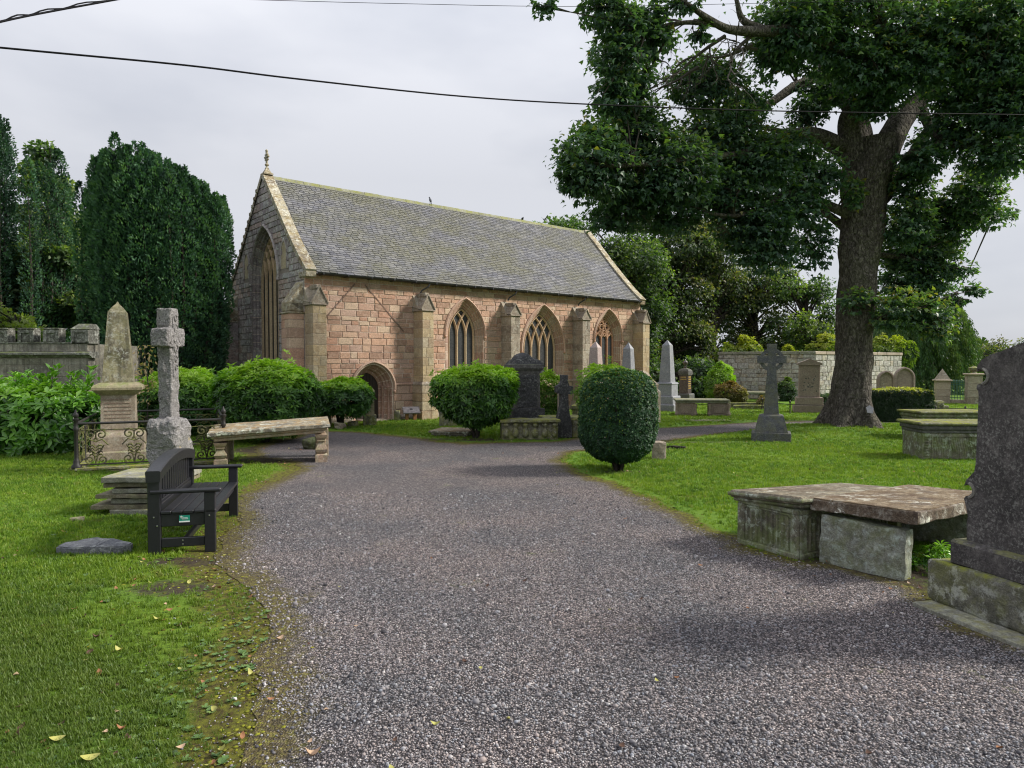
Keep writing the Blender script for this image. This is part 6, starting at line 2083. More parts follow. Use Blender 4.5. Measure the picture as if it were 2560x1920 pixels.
cable('overhead_cable', [(0, 119, 8.5), (463, 163, 9.5), (741, 197, 10.3), (1157, 241, 11.8), (1504, 262, 13), (1967, 278, 14.6), (2560, 287, 16.5)], .0125, 'long sagging black cable crossing the whole sky and the tree')
cable('twisted_cable', [(-160, 96, 6.0), (0, 55, 6.4), (120, 30, 6.8), (307, -4, 7.4)], .010, 'thick twisted black cable cutting the top left corner of the sky', True)
cable('thin_wire', [(440, -6, 12), (1000, 9, 13), (1470, 16, 14), (2000, 6, 15), (2560, -4, 16)], .0045, 'very thin wire running along the top of the sky')

# --- birds
def bird(loc, rz, s, label, flying):
    t = thing('bird', label, 'bird', tuple(loc), rz)
    bm = bmesh.new(); bmesh.ops.create_uvsphere(bm, u_segments=10, v_segments=8, radius=1)
    for v in bm.verts:
        x = v.co.x; v.co = Vector((x * .15, v.co.y * .055 * (1 - .25 * x), v.co.z * .06 * (1 - .2 * x)))
        if not flying: v.co = Matrix.Rotation(-.9, 3, 'Y') @ v.co
    bmesh.ops.scale(bm, vec=(s, s, s), verts=bm.verts)
    me = bpy.data.meshes.new('body'); bm.to_mesh(me); bm.free(); link('body', me, t, M_BIRD)
    m = MB()
    hx, hz = (.15, .02) if flying else (.10, .13)
    m.lathe([(.001, -.035), (.03, -.015), (.034, .005), (.02, .03), (.001, .036)], 8, T(hx * s, 0, hz * s)); m.tube([(hx * s + .03, 0, hz * s), (hx * s + .06, 0, hz * s - .005)], [.008, .002], 4)
    m.build('head', M_BIRD, t)
    m = MB()
    if flying: m.add([(-.1, -.02, 0), (-.1, .02, 0), (-.26, .045, 0), (-.26, -.045, 0), (-.1, 0, .012)], [(0, 1, 2, 3), (0, 4, 1), (0, 3, 4), (1, 4, 2)], 0, Matrix.Scale(s, 4))
    else: m.add([(-.06, -.02, -.06), (-.06, .02, -.06), (-.14, .03, -.22), (-.14, -.03, -.22), (-.04, 0, -.05)], [(0, 1, 2, 3), (0, 4, 1), (0, 3, 4), (1, 4, 2)], 0, Matrix.Scale(s, 4))
    m.build('tail', M_BIRD, t)
    if flying:
        for sg in (-1, 1):
            m = MB(); m.add([(.08, sg * .03, .02), (-.06, sg * .03, .02), (-.09, sg * .22, .17), (.02, sg * .30, .22), (.06, sg * .16, .13), (.0, sg * .1, .10)], [(0, 5, 1), (0, 4, 5), (4, 3, 5), (5, 3, 2), (1, 5, 2)], 0, Matrix.Scale(s, 4)); m.build('wing', M_BIRD, t)
    else:
        for sg in (-1, 1):
            m = MB(); m.tube([(.0, sg * .02, -.1), (.01, sg * .02, -.18)], .006, 4, M=Matrix.Scale(s, 4)); m.build('leg', M_BIRD, t)
rp = cm @ Vector((8.0, HALF, RIDGE + .02))
r_s = None
best = None
for k in range(400):     # the spot on the ridge where the pigeon sits
    s_ = k * .04; p = cm @ Vector((s_, HALF, RIDGE + .18)); px_ = 1280 + FPX * p.x / p.y
    if best is None or abs(px_ - 1078) < best[0]: best = (abs(px_ - 1078), s_, p)
bird(best[2], D2R(120), .9, 'grey pigeon perched on the mossy church ridge', False)
bird(U(1304, 554, 33), D2R(20), .8, 'dark bird flying low just above the church ridge', True)
bird(U(1361, 549, 35), D2R(60), .7, 'small dark bird in flight between ridge and treetops', True)
bird(U(1399, 482, 30), D2R(60), .5, 'dark bird flying highest beside the sycamore leaves', True)

# ------------------------------------------------------------------ leaves
def unit(a): return a / np.maximum(np.linalg.norm(a, axis=1, keepdims=True), 1e-9)
T_LANCE = (np.array([[0, 0, 0], [.5, -.5, .10], [1, 0, -.10], [.5, .5, .10]]), np.array([[0, 1, 2], [0, 2, 3]]))
T_MAPLE = (np.array([[0, 0, 0], [.12, -.52, -.06], [.48, -.24, .05], [1, 0, -.14], [.48, .24, .05], [.12, .52, -.06]]), np.array([[0, 1, 2], [0, 2, 3], [0, 3, 4], [0, 4, 5]]))
def leaf_mesh(name, P, D, N, L_, W_, mat, parent, tint, tmpl=T_LANCE):
    D = unit(D); N = N - (N * D).sum(1, keepdims=True) * D; N = unit(N); S = np.cross(N, D)
    tv, tf = tmpl
    V = (P[:, None, :] + D[:, None, :] * (tv[None, :, 0:1] * L_[:, None, None]) + S[:, None, :] * (tv[None, :, 1:2] * W_[:, None, None]) + N[:, None, :] * (tv[None, :, 2:3] * L_[:, None, None]))
    n, k = len(P), len(tv)
    F = (tf[None] + (np.arange(n) * k)[:, None, None]).reshape(-1, 3)
    return np_mesh(name, V.reshape(-1, 3), F, mat, parent, np.repeat(np.clip(tint, .001, 1), len(tf)))

def rosettes(C, A, k, L_, W_, rs, elev=.35):
    """k leaves around each tip C with axis A"""
    n = len(C)
    A = unit(A); ref = np.tile([[0, 0, 1.0]], (n, 1)); ref[np.abs(A[:, 2]) > .9] = [1, 0, 0]
    X = unit(np.cross(A, ref)); Y = np.cross(A, X)
    Ps, Ds, Ns, Ls, Ws, ids = [], [], [], [], [], []
    a0 = rs.rand(n) * 6.28
    for j in range(k):
        a = a0 + j * 2.4 + rs.normal(size=n) * .2
        e = elev + rs.normal(size=n) * .22 + (.5 * j / k - .25)
        R_ = X * np.cos(a)[:, None] + Y * np.sin(a)[:, None]
        Dd = R_ * np.cos(e)[:, None] + A * np.sin(e)[:, None]
        Nn = A * np.cos(e)[:, None] - R_ * np.sin(e)[:, None]
        s = (.75 + .4 * rs.rand(n))
        Ps.append(C + Dd * .008); Ds.append(Dd); Ns.append(Nn); Ls.append(L_ * s); Ws.append(W_ * s); ids.append(np.arange(n))
    return [np.concatenate(q) for q in (Ps, Ds, Ns, Ls, Ws, ids)]

def bush(name, label, cat, cx, cy, prof, sy, n, k, L_, W_, mat, seed, rz=0.0, flat=0.0, lump=.07, light=0.5, stems=5, stemz=.0, power=2.0, inner=.25, group=None, droop=0.0, zjit=0):
    """a shrub: prof = [(z, radius)]; leaves in whorls on its lumpy surface and a darker layer inside"""
    rs = np.random.RandomState(seed)
    t = thing(name, label, cat, (cx, cy, 0), rz, group)
    z = np.array([p[0] for p in prof], float); r = np.array([p[1] for p in prof], float)
    # area weights along the profile
    seg = np.hypot(np.diff(z), np.diff(r)) * (r[1:] + r[:-1]); cum = np.concatenate([[0], np.cumsum(seg)]) / seg.sum()
    u = rs.rand(n); zz = np.interp(u, cum, z); rr = np.interp(u, cum, r)
    dr = np.interp(u, cum, np.gradient(r, cum)); dz = np.interp(u, cum, np.gradient(z, cum))
    a = rs.rand(n) * 2 * np.pi
    ca, sa = np.cos(a), np.sin(a)
    if power != 2.0:
        q = (np.abs(ca) ** power + np.abs(sa) ** power) ** (-1 / power)
    else: q = 1.0
    nr, nzv = dz, -dr
    nl = np.hypot(nr, nzv) + 1e-9; nr, nzv = nr / nl, nzv / nl
    Nn = np.column_stack([ca * nr, sa * nr, nzv])
    P = np.column_stack([ca * rr * q, sa * rr * q * sy, zz])
    lum = np_noise(P, 2.2 / max(r.max(), .3), seed) * lump + np_noise(P, 7, seed + 1) * lump * .5
    depth = (rs.rand(n) ** 2) * inner * r.max()
    stray = np.where(rs.rand(n) < .035, rs.rand(n) * .13 * r.max(), 0) * (lump > .04)
    P = P + Nn * (lum - depth + stray)[:, None] + np.array([0, 0, .5]) * stray[:, None]
    A = unit(Nn * (1 - flat) + np.array([0, 0, .55 - droop]) + rs.normal(size=(n, 3)) * .28)
    Ps, Ds, Ns, Ls, Ws, ids = rosettes(P, A, k, L_, W_, rs)
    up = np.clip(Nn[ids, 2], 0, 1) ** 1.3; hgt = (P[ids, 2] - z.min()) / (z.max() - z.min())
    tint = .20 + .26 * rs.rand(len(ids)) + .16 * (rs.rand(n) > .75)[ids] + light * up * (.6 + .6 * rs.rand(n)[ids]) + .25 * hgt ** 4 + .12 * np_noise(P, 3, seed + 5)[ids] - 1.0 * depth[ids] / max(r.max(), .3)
    if mat is M_HOLLY: tint = np.where(rs.rand(len(tint)) < .16, tint + .38, tint)
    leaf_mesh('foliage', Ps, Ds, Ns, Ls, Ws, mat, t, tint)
    if stems:
        m = MB()
        for j in range(stems):
            aa = 6.28 * j / stems + rs.rand(); zt = z.max() * .75; rt = r.max() * .6
            rt *= rs.rand() ** .5
            m.tube([(.05 * math.cos(aa), .05 * math.sin(aa), -.03), (.12 * math.cos(aa), .12 * math.sin(aa), z.min() + .12), (rt * .5 * math.cos(aa), rt * .5 * math.sin(aa) * sy, zt * .6), (rt * math.cos(aa + .3), rt * math.sin(aa + .3) * sy, zt)], [.045, .035, .024, .01], 6)
        m.build('stem', M_BARKD, t)
    return t

RH = dict(k=8, L_=.15, W_=.050, mat=M_RHODO, lump=.11)
q = GX(655, 17.2)
bush('rhododendron_bush', 'big glossy rhododendron bush behind the long ledger table', 'bush', q.x, 17.4, [(.12, .7), (.3, 1.05), (.8, 1.30), (1.3, 1.34), (1.65, 1.15), (1.88, .8), (1.98, 0)], .85, 2100, seed=1, light=.62, **RH)
q = GX(440, 19.0)
bush('rhododendron_bush', 'lower light green rhododendron mass behind the granite cross', 'bush', q.x, 19.2, [(.1, .8), (.5, 1.2), (1.1, 1.3), (1.5, 1.1), (1.7, .7), (1.78, 0)], .8, 1500, seed=2, light=.85, **RH)
q = GX(850, 21.6)
bush('rhododendron_bush', 'small spreading rhododendron shrub on a bare stem before the doorway', 'bush', q.x, 21.6, [(.42, .45), (.55, .85), (.95, 1.0), (1.2, .9), (1.40, .5), (1.46, 0)], .8, 1250, seed=3, light=.5, stemz=.4, **RH)
q = GX(1190, 18.2)
bush('rhododendron_bush', 'clipped rounded rhododendron narrowing to its stem in the middle of the scene', 'bush', q.x, 18.25, [(.24, .16), (.38, .48), (.6, .80), (.95, 1.04), (1.45, 1.08), (1.66, .98), (1.76, .7), (1.80, 0)], .8, 1900, seed=4, light=.62, **RH)
q = GX(1375, 21.2)
bush('pale_shrub', 'pale yellow-green shrub between the domed monument and black cross', 'bush', q.x, 21.6, [(.0, .3), (.4, .5), (1.1, .55), (1.5, .48), (1.68, 0)], .8, 800, 7, .12, .04, M_LIGHTBUSH, 5, light=.55)
q = GX(1532, 17.0)
bush('boxwood_bush', 'yellow-green rounded bush just behind the clipped holly bush', 'bush', q.x, 17.2, [(.1, .4), (.5, .75), (1.2, .84), (1.65, .76), (1.90, .45), (1.97, 0)], .8, 1600, 7, .085, .032, M_LIGHTBUSH, 6, light=.55, lump=.08)
q = GX(1546, 12.75)
bush('holly_bush', 'dark clipped round holly bush on a short stem in the lawn tip', 'bush', q.x, 12.75, [(.15, .10), (.20, .34), (.36, .58), (.6, .70), (1.0, .73), (1.45, .715), (1.66, .61), (1.78, .40), (1.83, 0)], .95, 6200, 5, .046, .028, M_HOLLY, 7, light=.12, lump=.03, inner=.12)
# sprig of taller shoots
q = GX(1520, 16.9)
sp_ = thing('tall_sprig', 'thin leafy shoot rising above the rounded bushes', 'plant', (q.x, 17.0, 0))
rs = np.random.RandomState(9)
P = np.column_stack([.09 * np.linspace(-1, 1, 60) + rs.normal(size=60) * .05, rs.normal(size=60) * .05, 1.7 + .45 * np.linspace(0, 1, 60)])
leaf_mesh('foliage', P, rs.normal(size=(60, 3)) * [1, 1, .3], np.tile([[0, 0, 1.0]], (60, 1)) + rs.normal(size=(60, 3)) * .3, np.full(60, .08), np.full(60, .035), M_LIGHTBUSH, sp_, .4 + .5 * rs.rand(60))
m = MB(); m.tube([(-.09, 0, 1.2), (-.02, 0, 1.8), (.09, 0, 2.14)], [.008, .005, .002], 4); m.build('stem', M_TWIG, sp_)
# cherry laurel
q = GX(85, 15.4)
bush('laurel_bush', 'broad glossy cherry laurel bush in front of the castellated wall', 'bush', q.x, 15.9, [(.0, 1.1), (.25, 1.45), (.8, 1.5), (1.2, 1.35), (1.45, 1.0), (1.58, 0)], .85, 1250, 6, .21, .085, M_LAUREL, 10, light=.6, lump=.22)
for i, (px, zt) in enumerate([(115, 1.85), (205, 1.83), (50, 1.72), (20, 1.68), (160, 1.72), (230, 1.35), (-30, 1.75), (85, 1.66)]):
    qq = GX(px, 15.3); rs = np.random.RandomState(30 + i); n = 34
    tt_ = rs.rand(n) ** .6
    P = np.column_stack([qq.x + (tt_ - .5) * .12 + rs.normal(size=n) * .05, 15.5 + rs.normal(size=n) * .08, zt - .6 + tt_ * .6])
    a = rs.rand(n) * 6.28
    sh = thing('laurel_shoot', ['upright laurel shoot above the bush, tallest of its left part', 'upright laurel shoot near the wall corner', 'short laurel shoot in the left of the bush', 'laurel shoot towards the left picture edge', 'bushy laurel shoot between two tall ones', 'low outward laurel shoot beside the obelisk', 'laurel shoot at the far left end', 'small laurel shoot low in the middle of the bush'][i], 'branch', (0, 0, 0))
    leaf_mesh('foliage', P, np.column_stack([np.cos(a), np.sin(a), .7 + .5 * rs.rand(n)]), np.column_stack([-np.cos(a) * .6, -np.sin(a) * .6, np.full(n, 1.0)]), np.full(n, .20), np.full(n, .08), M_LAUREL, sh, .45 + .5 * rs.rand(n))
    m = MB(); m.tube([(qq.x - .06, 15.5, zt - .9), (qq.x, 15.5, zt - .3), (qq.x + .05, 15.5, zt)], [.012, .009, .004], 5); m.build('stem', M_TWIG, sh)
# clipped hedge with yellow top right of the tree
q0, q1 = GX(2176, 23.2), GX(2338, 23.2)
hd = thing('clipped_hedge', 'dark box-shaped hedge with bright yellow leaves on top', 'hedge', ((q0.x + q1.x) / 2, 23.9, 0), D2R(-3))
rs = np.random.RandomState(12); n = 5200
w2, d2, h2 = (q1.x - q0.x) / 2, .65, 1.05
face = rs.rand(n); P = np.zeros((n, 3)); Nn = np.zeros((n, 3))
f1 = face < .42; f2 = (face >= .42) & (face < .62); f3 = (face >= .62) & (face < .8); f4 = face >= .8
P[f1] = np.column_stack([rs.uniform(-w2, w2, f1.sum()), np.full(f1.sum(), -d2), rs.uniform(0.02, h2, f1.sum())]); Nn[f1] = [0, -1, 0]
P[f4] = np.column_stack([rs.uniform(-w2, w2, f4.sum()), rs.uniform(-d2, d2, f4.sum()), np.full(f4.sum(), h2)]); Nn[f4] = [0, 0, 1]
P[f2] = np.column_stack([np.full(f2.sum(), w2), rs.uniform(-d2, d2, f2.sum()), rs.uniform(0.02, h2, f2.sum())]); Nn[f2] = [1, 0, 0]
P[f3] = np.column_stack([np.full(f3.sum(), -w2), rs.uniform(-d2, d2, f3.sum()), rs.uniform(0.02, h2, f3.sum())]); Nn[f3] = [-1, 0, 0]
P += Nn * (np_noise(P, 4, 3) * .04 - rs.rand(n) ** 2 * .15)[:, None]
Ps, Ds, Ns, Ls, Ws, ids = rosettes(P, Nn + [0, 0, .5] + rs.normal(size=(n, 3)) * .3, 5, .06, .034, rs)
tint = .1 + .45 * rs.rand(len(ids)); tp = (Nn[ids, 2] > .5) & (rs.rand(len(ids)) < .8); tint[tp] = .86 + .14 * rs.rand(tp.sum()); Ps[tp, 2] += .05 * rs.rand(tp.sum())
leaf_mesh('foliage', Ps, Ds, Ns, Ls, Ws, M_HEDGETOP, hd, tint)
m = MB(); m.box(-w2 + .15, w2 - .15, -d2 + .15, d2 - .15, .0, h2 - .15, .05); m.build('inner_branches', M_BARKD, hd)
# shrubs by the rubble wall
for i, (px, D, prof, mat, lab, n) in enumerate([
        (1800, 35.5, [(0, .5), (.6, .8), (1.2, .7), (1.7, .4), (2.0, 0)], M_LIGHTBUSH, 'bright green leafy shrub at the left end of the rubble wall', 900),
        (1828, 33.0, [(0, .5), (.4, .8), (.8, .6), (1.2, 0)], M_BROWNLEAF, 'low browning shrub before the rubble wall', 600),
        (1905, 30.6, [(0, .2), (.25, .32), (.5, 0)], M_BROWNLEAF, 'tiny purple-brown plant in the kerbed grave', 120),
        (1968, 36.6, [(0, .3), (.5, .55), (.95, .4), (1.2, 0)], M_BGTREE2, 'dark little bush growing against the rubble wall', 350),
        (2068, 33.0, [(0, .5), (.35, .6), (.6, 0)], M_BGTREE2, 'low clump of green plants beside the tree trunk', 300)]):
    q = GX(px, D); bush('garden_shrub' if i != 2 else 'small_plant', lab, 'shrub', q.x, q.y, prof, .8, n, 6, .16 if i != 2 else .08, .05, mat, 40 + i, light=.45, lump=.14, stems=3)
for i, (px, D, w, h, mat, lab, n) in enumerate([
        (1862, 40.6, 1.3, .75, M_YELLOW, 'yellow-green creeper topping the left part of the rubble wall', 700),
        (1975, 39.5, .7, .35, M_YELLOW, 'sparse yellow tuft on the wall coping behind the ring cross', 160),
        (2060, 40.5, 1.5, .95, M_YELLOW, 'loose yellow-leaved creeper on the wall beside the sycamore trunk', 500),
        (2208, 42.2, 1.3, 1.2, M_YELLOW, 'golden creeper spilling over the wall right of the sycamore', 700)]):
    q = GX(px, D); t = bush('wall_creeper', lab, 'plant', q.x, q.y, [(2.2, w * .6), (2.45, w), (2.6 + h * .5, w * .7), (2.6 + h, 0)], .35, n, 6, .17, .07, mat, 60 + i, light=.5, lump=.38, stems=0)

# ------------------------------------------------------------------ irish yews
def yew(name, label, cx, cy, plumes, seed, dens=1.0, mat=M_YEW):
    rs = np.random.RandomState(seed)
    t = thing(name, label, 'tree', (cx, cy, 0))
    Ps, Ds, Ns, Ls, Ws, Ts = [], [], [], [], [], []
    for (bx, by, tx, ty, top, rad) in plumes:
        z0 = .35 if top > 3 else .2
        n = int((top - z0) * rad * 950 * dens)
        tj = rs.normal() * .05
        h = rs.rand(n)
        # outward bow at mid height
        bow = np.sin(h * np.pi * .9) * .35
        ax = bx + (tx - bx) * h + bow * (bx / (abs(bx) + abs(by) + .3)) * .6
        ay = by + (ty - by) * h + bow * (by / (abs(bx) + abs(by) + .3)) * .6
        z = z0 + (top - z0) * h
        taper = np.clip((1 - h) * (top - z0) / (rad * 4.0), .08, 1) ** .7
        a = rs.rand(n) * 6.28
        wob = 1 + .16 * np.sin(z * 4.5 + bx * 9 + 2 * np.sin(a + by)) + .16 * np.sin(z * 11 + a * 3 + by * 5)
        r = rad * taper * wob * (1 - .45 * rs.rand(n) ** 3)
        P = np.column_stack([ax + r * np.cos(a), ay + r * np.sin(a), z])
        out = np.column_stack([np.cos(a), np.sin(a), np.full(n, .55)]) + rs.normal(size=(n, 3)) * .4
        Ps.append(P); Ds.append(out + [0, 0, .5]); Ns.append(rs.normal(size=(n, 3)) + [0, 0, .6])
        Ls.append(.085 + .04 * rs.rand(n)); Ws.append(.045 + .02 * rs.rand(n))
        Ts.append(.22 + .24 * rs.rand(n) + 1.0 * (wob - 1) + tj + .26 * np.cos(a - math.atan2(by, bx)))  # newer growth on the ridges, plus rib shading put into the leaf tint
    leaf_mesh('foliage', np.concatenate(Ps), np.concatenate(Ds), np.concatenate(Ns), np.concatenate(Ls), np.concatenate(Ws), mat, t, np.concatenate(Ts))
    m = MB()
    for (bx, by, tx, ty, top, rad) in plumes:
        bw = .2
        m.tube([(bx * .3, by * .3, 0), (bx, by, .8), ((bx + tx) / 2 * 1.05 + bw * np.sign(bx) * .5, (by + ty) / 2 * 1.05, top * .5), (tx, ty, top * .85)], [.09, .08, .05, .01], 5)
    m.build('stems', M_BARKD, t)
    return t
YX = GX(392, 23).x
rsy = np.random.RandomState(77)
PROFT = [(-197, 7.2), (-190, 7.76), (-169, 7.5), (-157, 7.5), (-144, 8.55), (-129, 8.77), (-111, 8.7), (-96, 8.7), (-81, 8.8), (-68, 8.5), (-43, 9.07), (-23, 9.05), (-2, 8.77), (15, 8.7), (41, 8.5), (68, 8.28), (84, 8.28), (101, 7.93), (119, 7.8), (137, 7.69), (165, 7.43), (177, 7.22)]
pl_ = []
for (nring, R_, rr_) in ((30, 1.88, .33), (20, 1.38, .34), (9, .8, .38)):
    for j in range(nring):
        ang = 6.283 * (j + .35 * rsy.rand()) / nring; rad_ = R_ * (1 + .06 * rsy.normal())
        bx, by = rad_ * math.cos(ang), rad_ * math.sin(ang) * .85
        top = np.interp(bx * FPX / 23, [p[0] for p in PROFT], [p[1] for p in PROFT]) - rsy.rand() ** 2 * .7
        if by < -.9 and R_ > 1.9: top -= .6 + rsy.rand() * 2.6
        pl_.append((bx * .78, by * .78, bx, by, top, rr_ * (.8 + .35 * rsy.rand())))
for (pxo, top) in [(p[0] * .93, p[1] + .1) for p in PROFT[1:-1]]:
    bx = pxo * 23 / FPX
    pl_.append((bx * .75, -.9 + rsy.rand() * .8, bx, -.4, top, .20))
yew('yew_tree', 'broad dark irish yew with many upright plumes behind the obelisk', YX, 23.3, pl_, 5, dens=1.75)
pl2 = []
for j in range(42):
    px_ = rsy.uniform(-150, 22) if j < 37 else rsy.uniform(80, 120); D = 27 + rsy.uniform(-1.2, 1.2)
    bx = (px_ - 20) * D / FPX
    top = np.interp(px_, [-150, -60, 5, 25, 60, 80, 110, 125, 150], [12.0, 12.2, 11.6, 11.2, 10.3, 10.5, 10.5, 8.5, 6.0]) - rsy.rand() ** 2 * 1.1
    pl2.append((bx * .9, D - 27, bx, D - 27, top, .28 + .1 * rsy.rand()))
yew('yew_tree', 'very dark yew rising out of frame at the far left edge', GX(20, 27).x, 27, pl2, 6, dens=1.1)

# ------------------------------------------------------------------ broadleaved trees
def crown(name, clusters, per, L_, W_, mat, parent, seed, origin, tmpl=T_LANCE, gap=.0, gfreq=1.6, shell=.45, up=.8, sq=.75, bias=None):
    """clusters: (center Vector, (rx, ry, rz), tint offset, weight)"""
    rs = np.random.RandomState(seed)
    Ps, Ns, Ts, Os = [], [], [], []
    for (c, r, t0, w) in clusters:
        n = int(per * w)
        d = unit(rs.normal(size=(n, 3)))
        q = shell + (1 - shell) * rs.rand(n) ** .6
        q = np.where(rs.rand(n) < .10, q * 1.22, q)
        P = d * q[:, None] * np.array(r)
        # layered sprays: pull leaves towards tilted shelves
        lay = .34
        P[:, 2] = P[:, 2] * (1 - .4) + .4 * (np.round(P[:, 2] / lay + .3 * np.sin(P[:, 0] * 3 + t0 * 9)) * lay) + rs.normal(size=n) * .035
        P += np.array(c)
        keep = np_noise(P, gfreq, seed + 3) > gap - 1.0 if gap else np.ones(n, bool)
        P, d, q = P[keep], d[keep], q[keep]
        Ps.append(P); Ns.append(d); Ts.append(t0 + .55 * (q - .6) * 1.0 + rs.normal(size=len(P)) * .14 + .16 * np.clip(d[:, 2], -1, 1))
    P = np.concatenate(Ps); d = np.concatenate(Ns); T_ = np.concatenate(Ts); n = len(P)
    Nn = d * .5 + np.array([0, 0, up]) + rs.normal(size=(n, 3)) * .38
    D = d * .8 + rs.normal(size=(n, 3)) * .6 + np.array([0, 0, -.35])
    s = .72 + .55 * rs.rand(n)
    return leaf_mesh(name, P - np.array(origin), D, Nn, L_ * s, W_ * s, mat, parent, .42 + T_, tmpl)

def limb_tube(m, pts, rads, seg=10, wob=.12):
    # smooth the polyline
    P3 = [Vector(p) for p in pts]; out, rr_ = [], []
    for i in range(len(P3) - 1):
        p0, p1, p2, p3 = P3[max(i - 1, 0)], P3[i], P3[i + 1], P3[min(i + 2, len(P3) - 1)]
        for k in range(5):
            t = k / 5
            out.append(.5 * ((2 * p1) + (-p0 + p2) * t + (2 * p0 - 5 * p1 + 4 * p2 - p3) * t * t + (-p0 + 3 * p1 - 3 * p2 + p3) * t ** 3)); rr_.append(rads[i] + (rads[i + 1] - rads[i]) * t)
    out.append(P3[-1]); rr_.append(rads[-1])
    m.tube(out, rr_, seg, wob=wob)
    return out

SYO = Vector((TREE_X, TREE_Y, 0.1))
syc = thing('sycamore_tree', 'huge old sycamore with thick forked trunk overhanging the right lawn', 'tree', tuple(SYO))
def S(zx, zy, D): return U(1320 + zx * .5606, zy * .5606, D) - SYO     # surveyed on an enlargement of the crown
# trunk: rings that follow its swellings, with root flare
TR = [(0, -.05, .92), (0, .12, .78), (0, .4, .66), (0, .8, .58), (.03, 1.5, .53), (.06, 2.2, .505), (.08, 3.2, .51), (.10, 4.0, .54), (.10, 4.7, .52), (.15, 5.3, .57), (.24, 6.0, .60), (.30, 6.8, .63), (.40, 7.4, .69), (.52, 8.0, .77), (.60, 8.35, .80)]
V, F = [], []
SEG = 44
zs_f = np.interp(np.linspace(0, 1, 90), np.linspace(0, 1, len(TR)), [q[1] for q in TR])
for z in zs_f:
    r0 = np.interp(z, [q[1] for q in TR], [q[2] for q in TR]); ox = np.interp(z, [q[1] for q in TR], [q[0] for q in TR])
    for k in range(SEG):
        a = 2 * math.pi * k / SEG
        fl = max(0, 1 - z / 1.0)
        r = r0 * (1 + fl * .26 * math.sin(a * 5 + 1.2) + .05 * math.sin(a * 3 + z * .7))
        r += .10 * mnoise.noise(Vector((math.cos(a) * 1.5, math.sin(a) * 1.5, z * .8))) + .05 * mnoise.noise(Vector((math.cos(a) * 3, math.sin(a) * 3, z * 2.2 + 7))) + .03 * mnoise.noise(Vector((math.cos(a) * 6, math.sin(a) * 6, z * 1.5)))
        V.append((ox + r * math.cos(a), r * math.sin(a), z))
n = len(zs_f)
for i in range(n - 1):
    for k in range(SEG): k2 = (k + 1) % SEG; F.append((i * SEG + k, i * SEG + k2, (i + 1) * SEG + k2, (i + 1) * SEG + k))
m = MB(); m.add(V, F); m.add([V[(n - 1) * SEG + k] for k in range(SEG)], [list(range(SEG))]); m.build('trunk', M_BARK, syc, smooth=True)
m = MB(); m.prism([(-.07, -.06), (.09, -.08), (.12, .08), (.02, .16), (-.09, .10)], -.02, .0, M=Matrix.Translation((.10, -.86, .52)) @ Matrix.Rotation(-.25, 4, 'X')); m.build('pruning_scar', M_GRANITE_S, syc)
LIMBS = [  # (name, points (zx, zy, depth), radii)
    [(1500, 790, 20.6), (1450, 640, 20.5), (1440, 540, 20.3), (1475, 480, 20.0), (1560, 400, 19.6), (1590, 240, 19.0), (1560, 60, 18.4), (1500, -150, 18)],
    [(1540, 790, 20.6), (1610, 640, 20.6), (1670, 530, 20.8), (1740, 450, 21.2), (1850, 350, 21.8), (1950, 230, 22.5), (2080, 100, 23)],
    [(1500, 700, 20.6), (1480, 560, 20.8), (1400, 430, 21.2), (1330, 330, 21.4), (1300, 180, 21.4), (1330, 0, 21)],
    [(1480, 680, 20.5), (1290, 600, 20.0), (1180, 600, 19.4), (1050, 640, 18.8), (930, 690, 18.2), (780, 700, 17.6), (560, 730, 17.0), (350, 740, 16.6)],
    [(1480, 740, 20.6), (1320, 640, 21.4), (1180, 600, 22.4), (1000, 560, 23.2), (800, 560, 24)],
    [(1330, 330, 21.3), (1200, 380, 20.8), (1080, 460, 20.2), (960, 520, 19.4), (820, 560, 18.6), (600, 600, 18)],
    [(1560, 240, 19.2), (1350, 200, 18.6), (1180, 140, 18.0), (1060, 140, 17.6), (900, 130, 17.2), (800, 80, 16.8), (700, 10, 16.4)],
    [(900, 130, 17.2), (840, 110, 17.0), (720, 100, 16.8), (600, 115, 16.6), (520, 150, 16.5)],
    [(1060, 140, 17.6), (960, 90, 17.4), (930, 0, 17.2), (900, -80, 17.0)],
    [(1500, 960, 20.5), (1620, 850, 20.6), (1750, 640, 20.9), (1850, 500, 21.2), (2000, 440, 21.5), (2150, 400, 21.8)],
    [(1500, 1130, 20.8), (1680, 1150, 21.2), (1850, 1190, 21.0), (1990, 1200, 20.8)],
    [(1700, 1390, 19.9), (1850, 1330, 20.4), (2000, 1290, 20.7)],
    [(1520, 880, 20.6), (1670, 740, 21.5), (1800, 560, 22.6), (1950, 480, 23.5), (2100, 470, 24)],
    [(1480, 980, 20.5), (1300, 900, 20.0), (1180, 860, 19.4), (1080, 900, 18.9), (950, 960, 18.4), (800, 950, 18)],
    [(1480, 1080, 20.6), (1320, 950, 21.4), (1200, 950, 22.2), (1080, 1050, 23.0), (1000, 1120, 23.6)],
    [(1480, 1110, 20.6), (1680, 1010, 21.2), (1800, 960, 21.6), (1950, 940, 22), (2080, 960, 22.4)],
    [(1550, 1420, 20.4), (1640, 1420, 19.9), (1740, 1380, 19.5), (1830, 1330, 19.2)],
    [(1740, 450, 21.2), (1800, 580, 20.4), (1880, 640, 19.6), (2000, 650, 19.0), (2150, 640, 18.6)],
]
LR = [.50, .48, .32, .20, .17, .17, .23, .09, .12, .20, .09, .035, .19, .15, .14, .12, .05, .16]
limb_pts = []
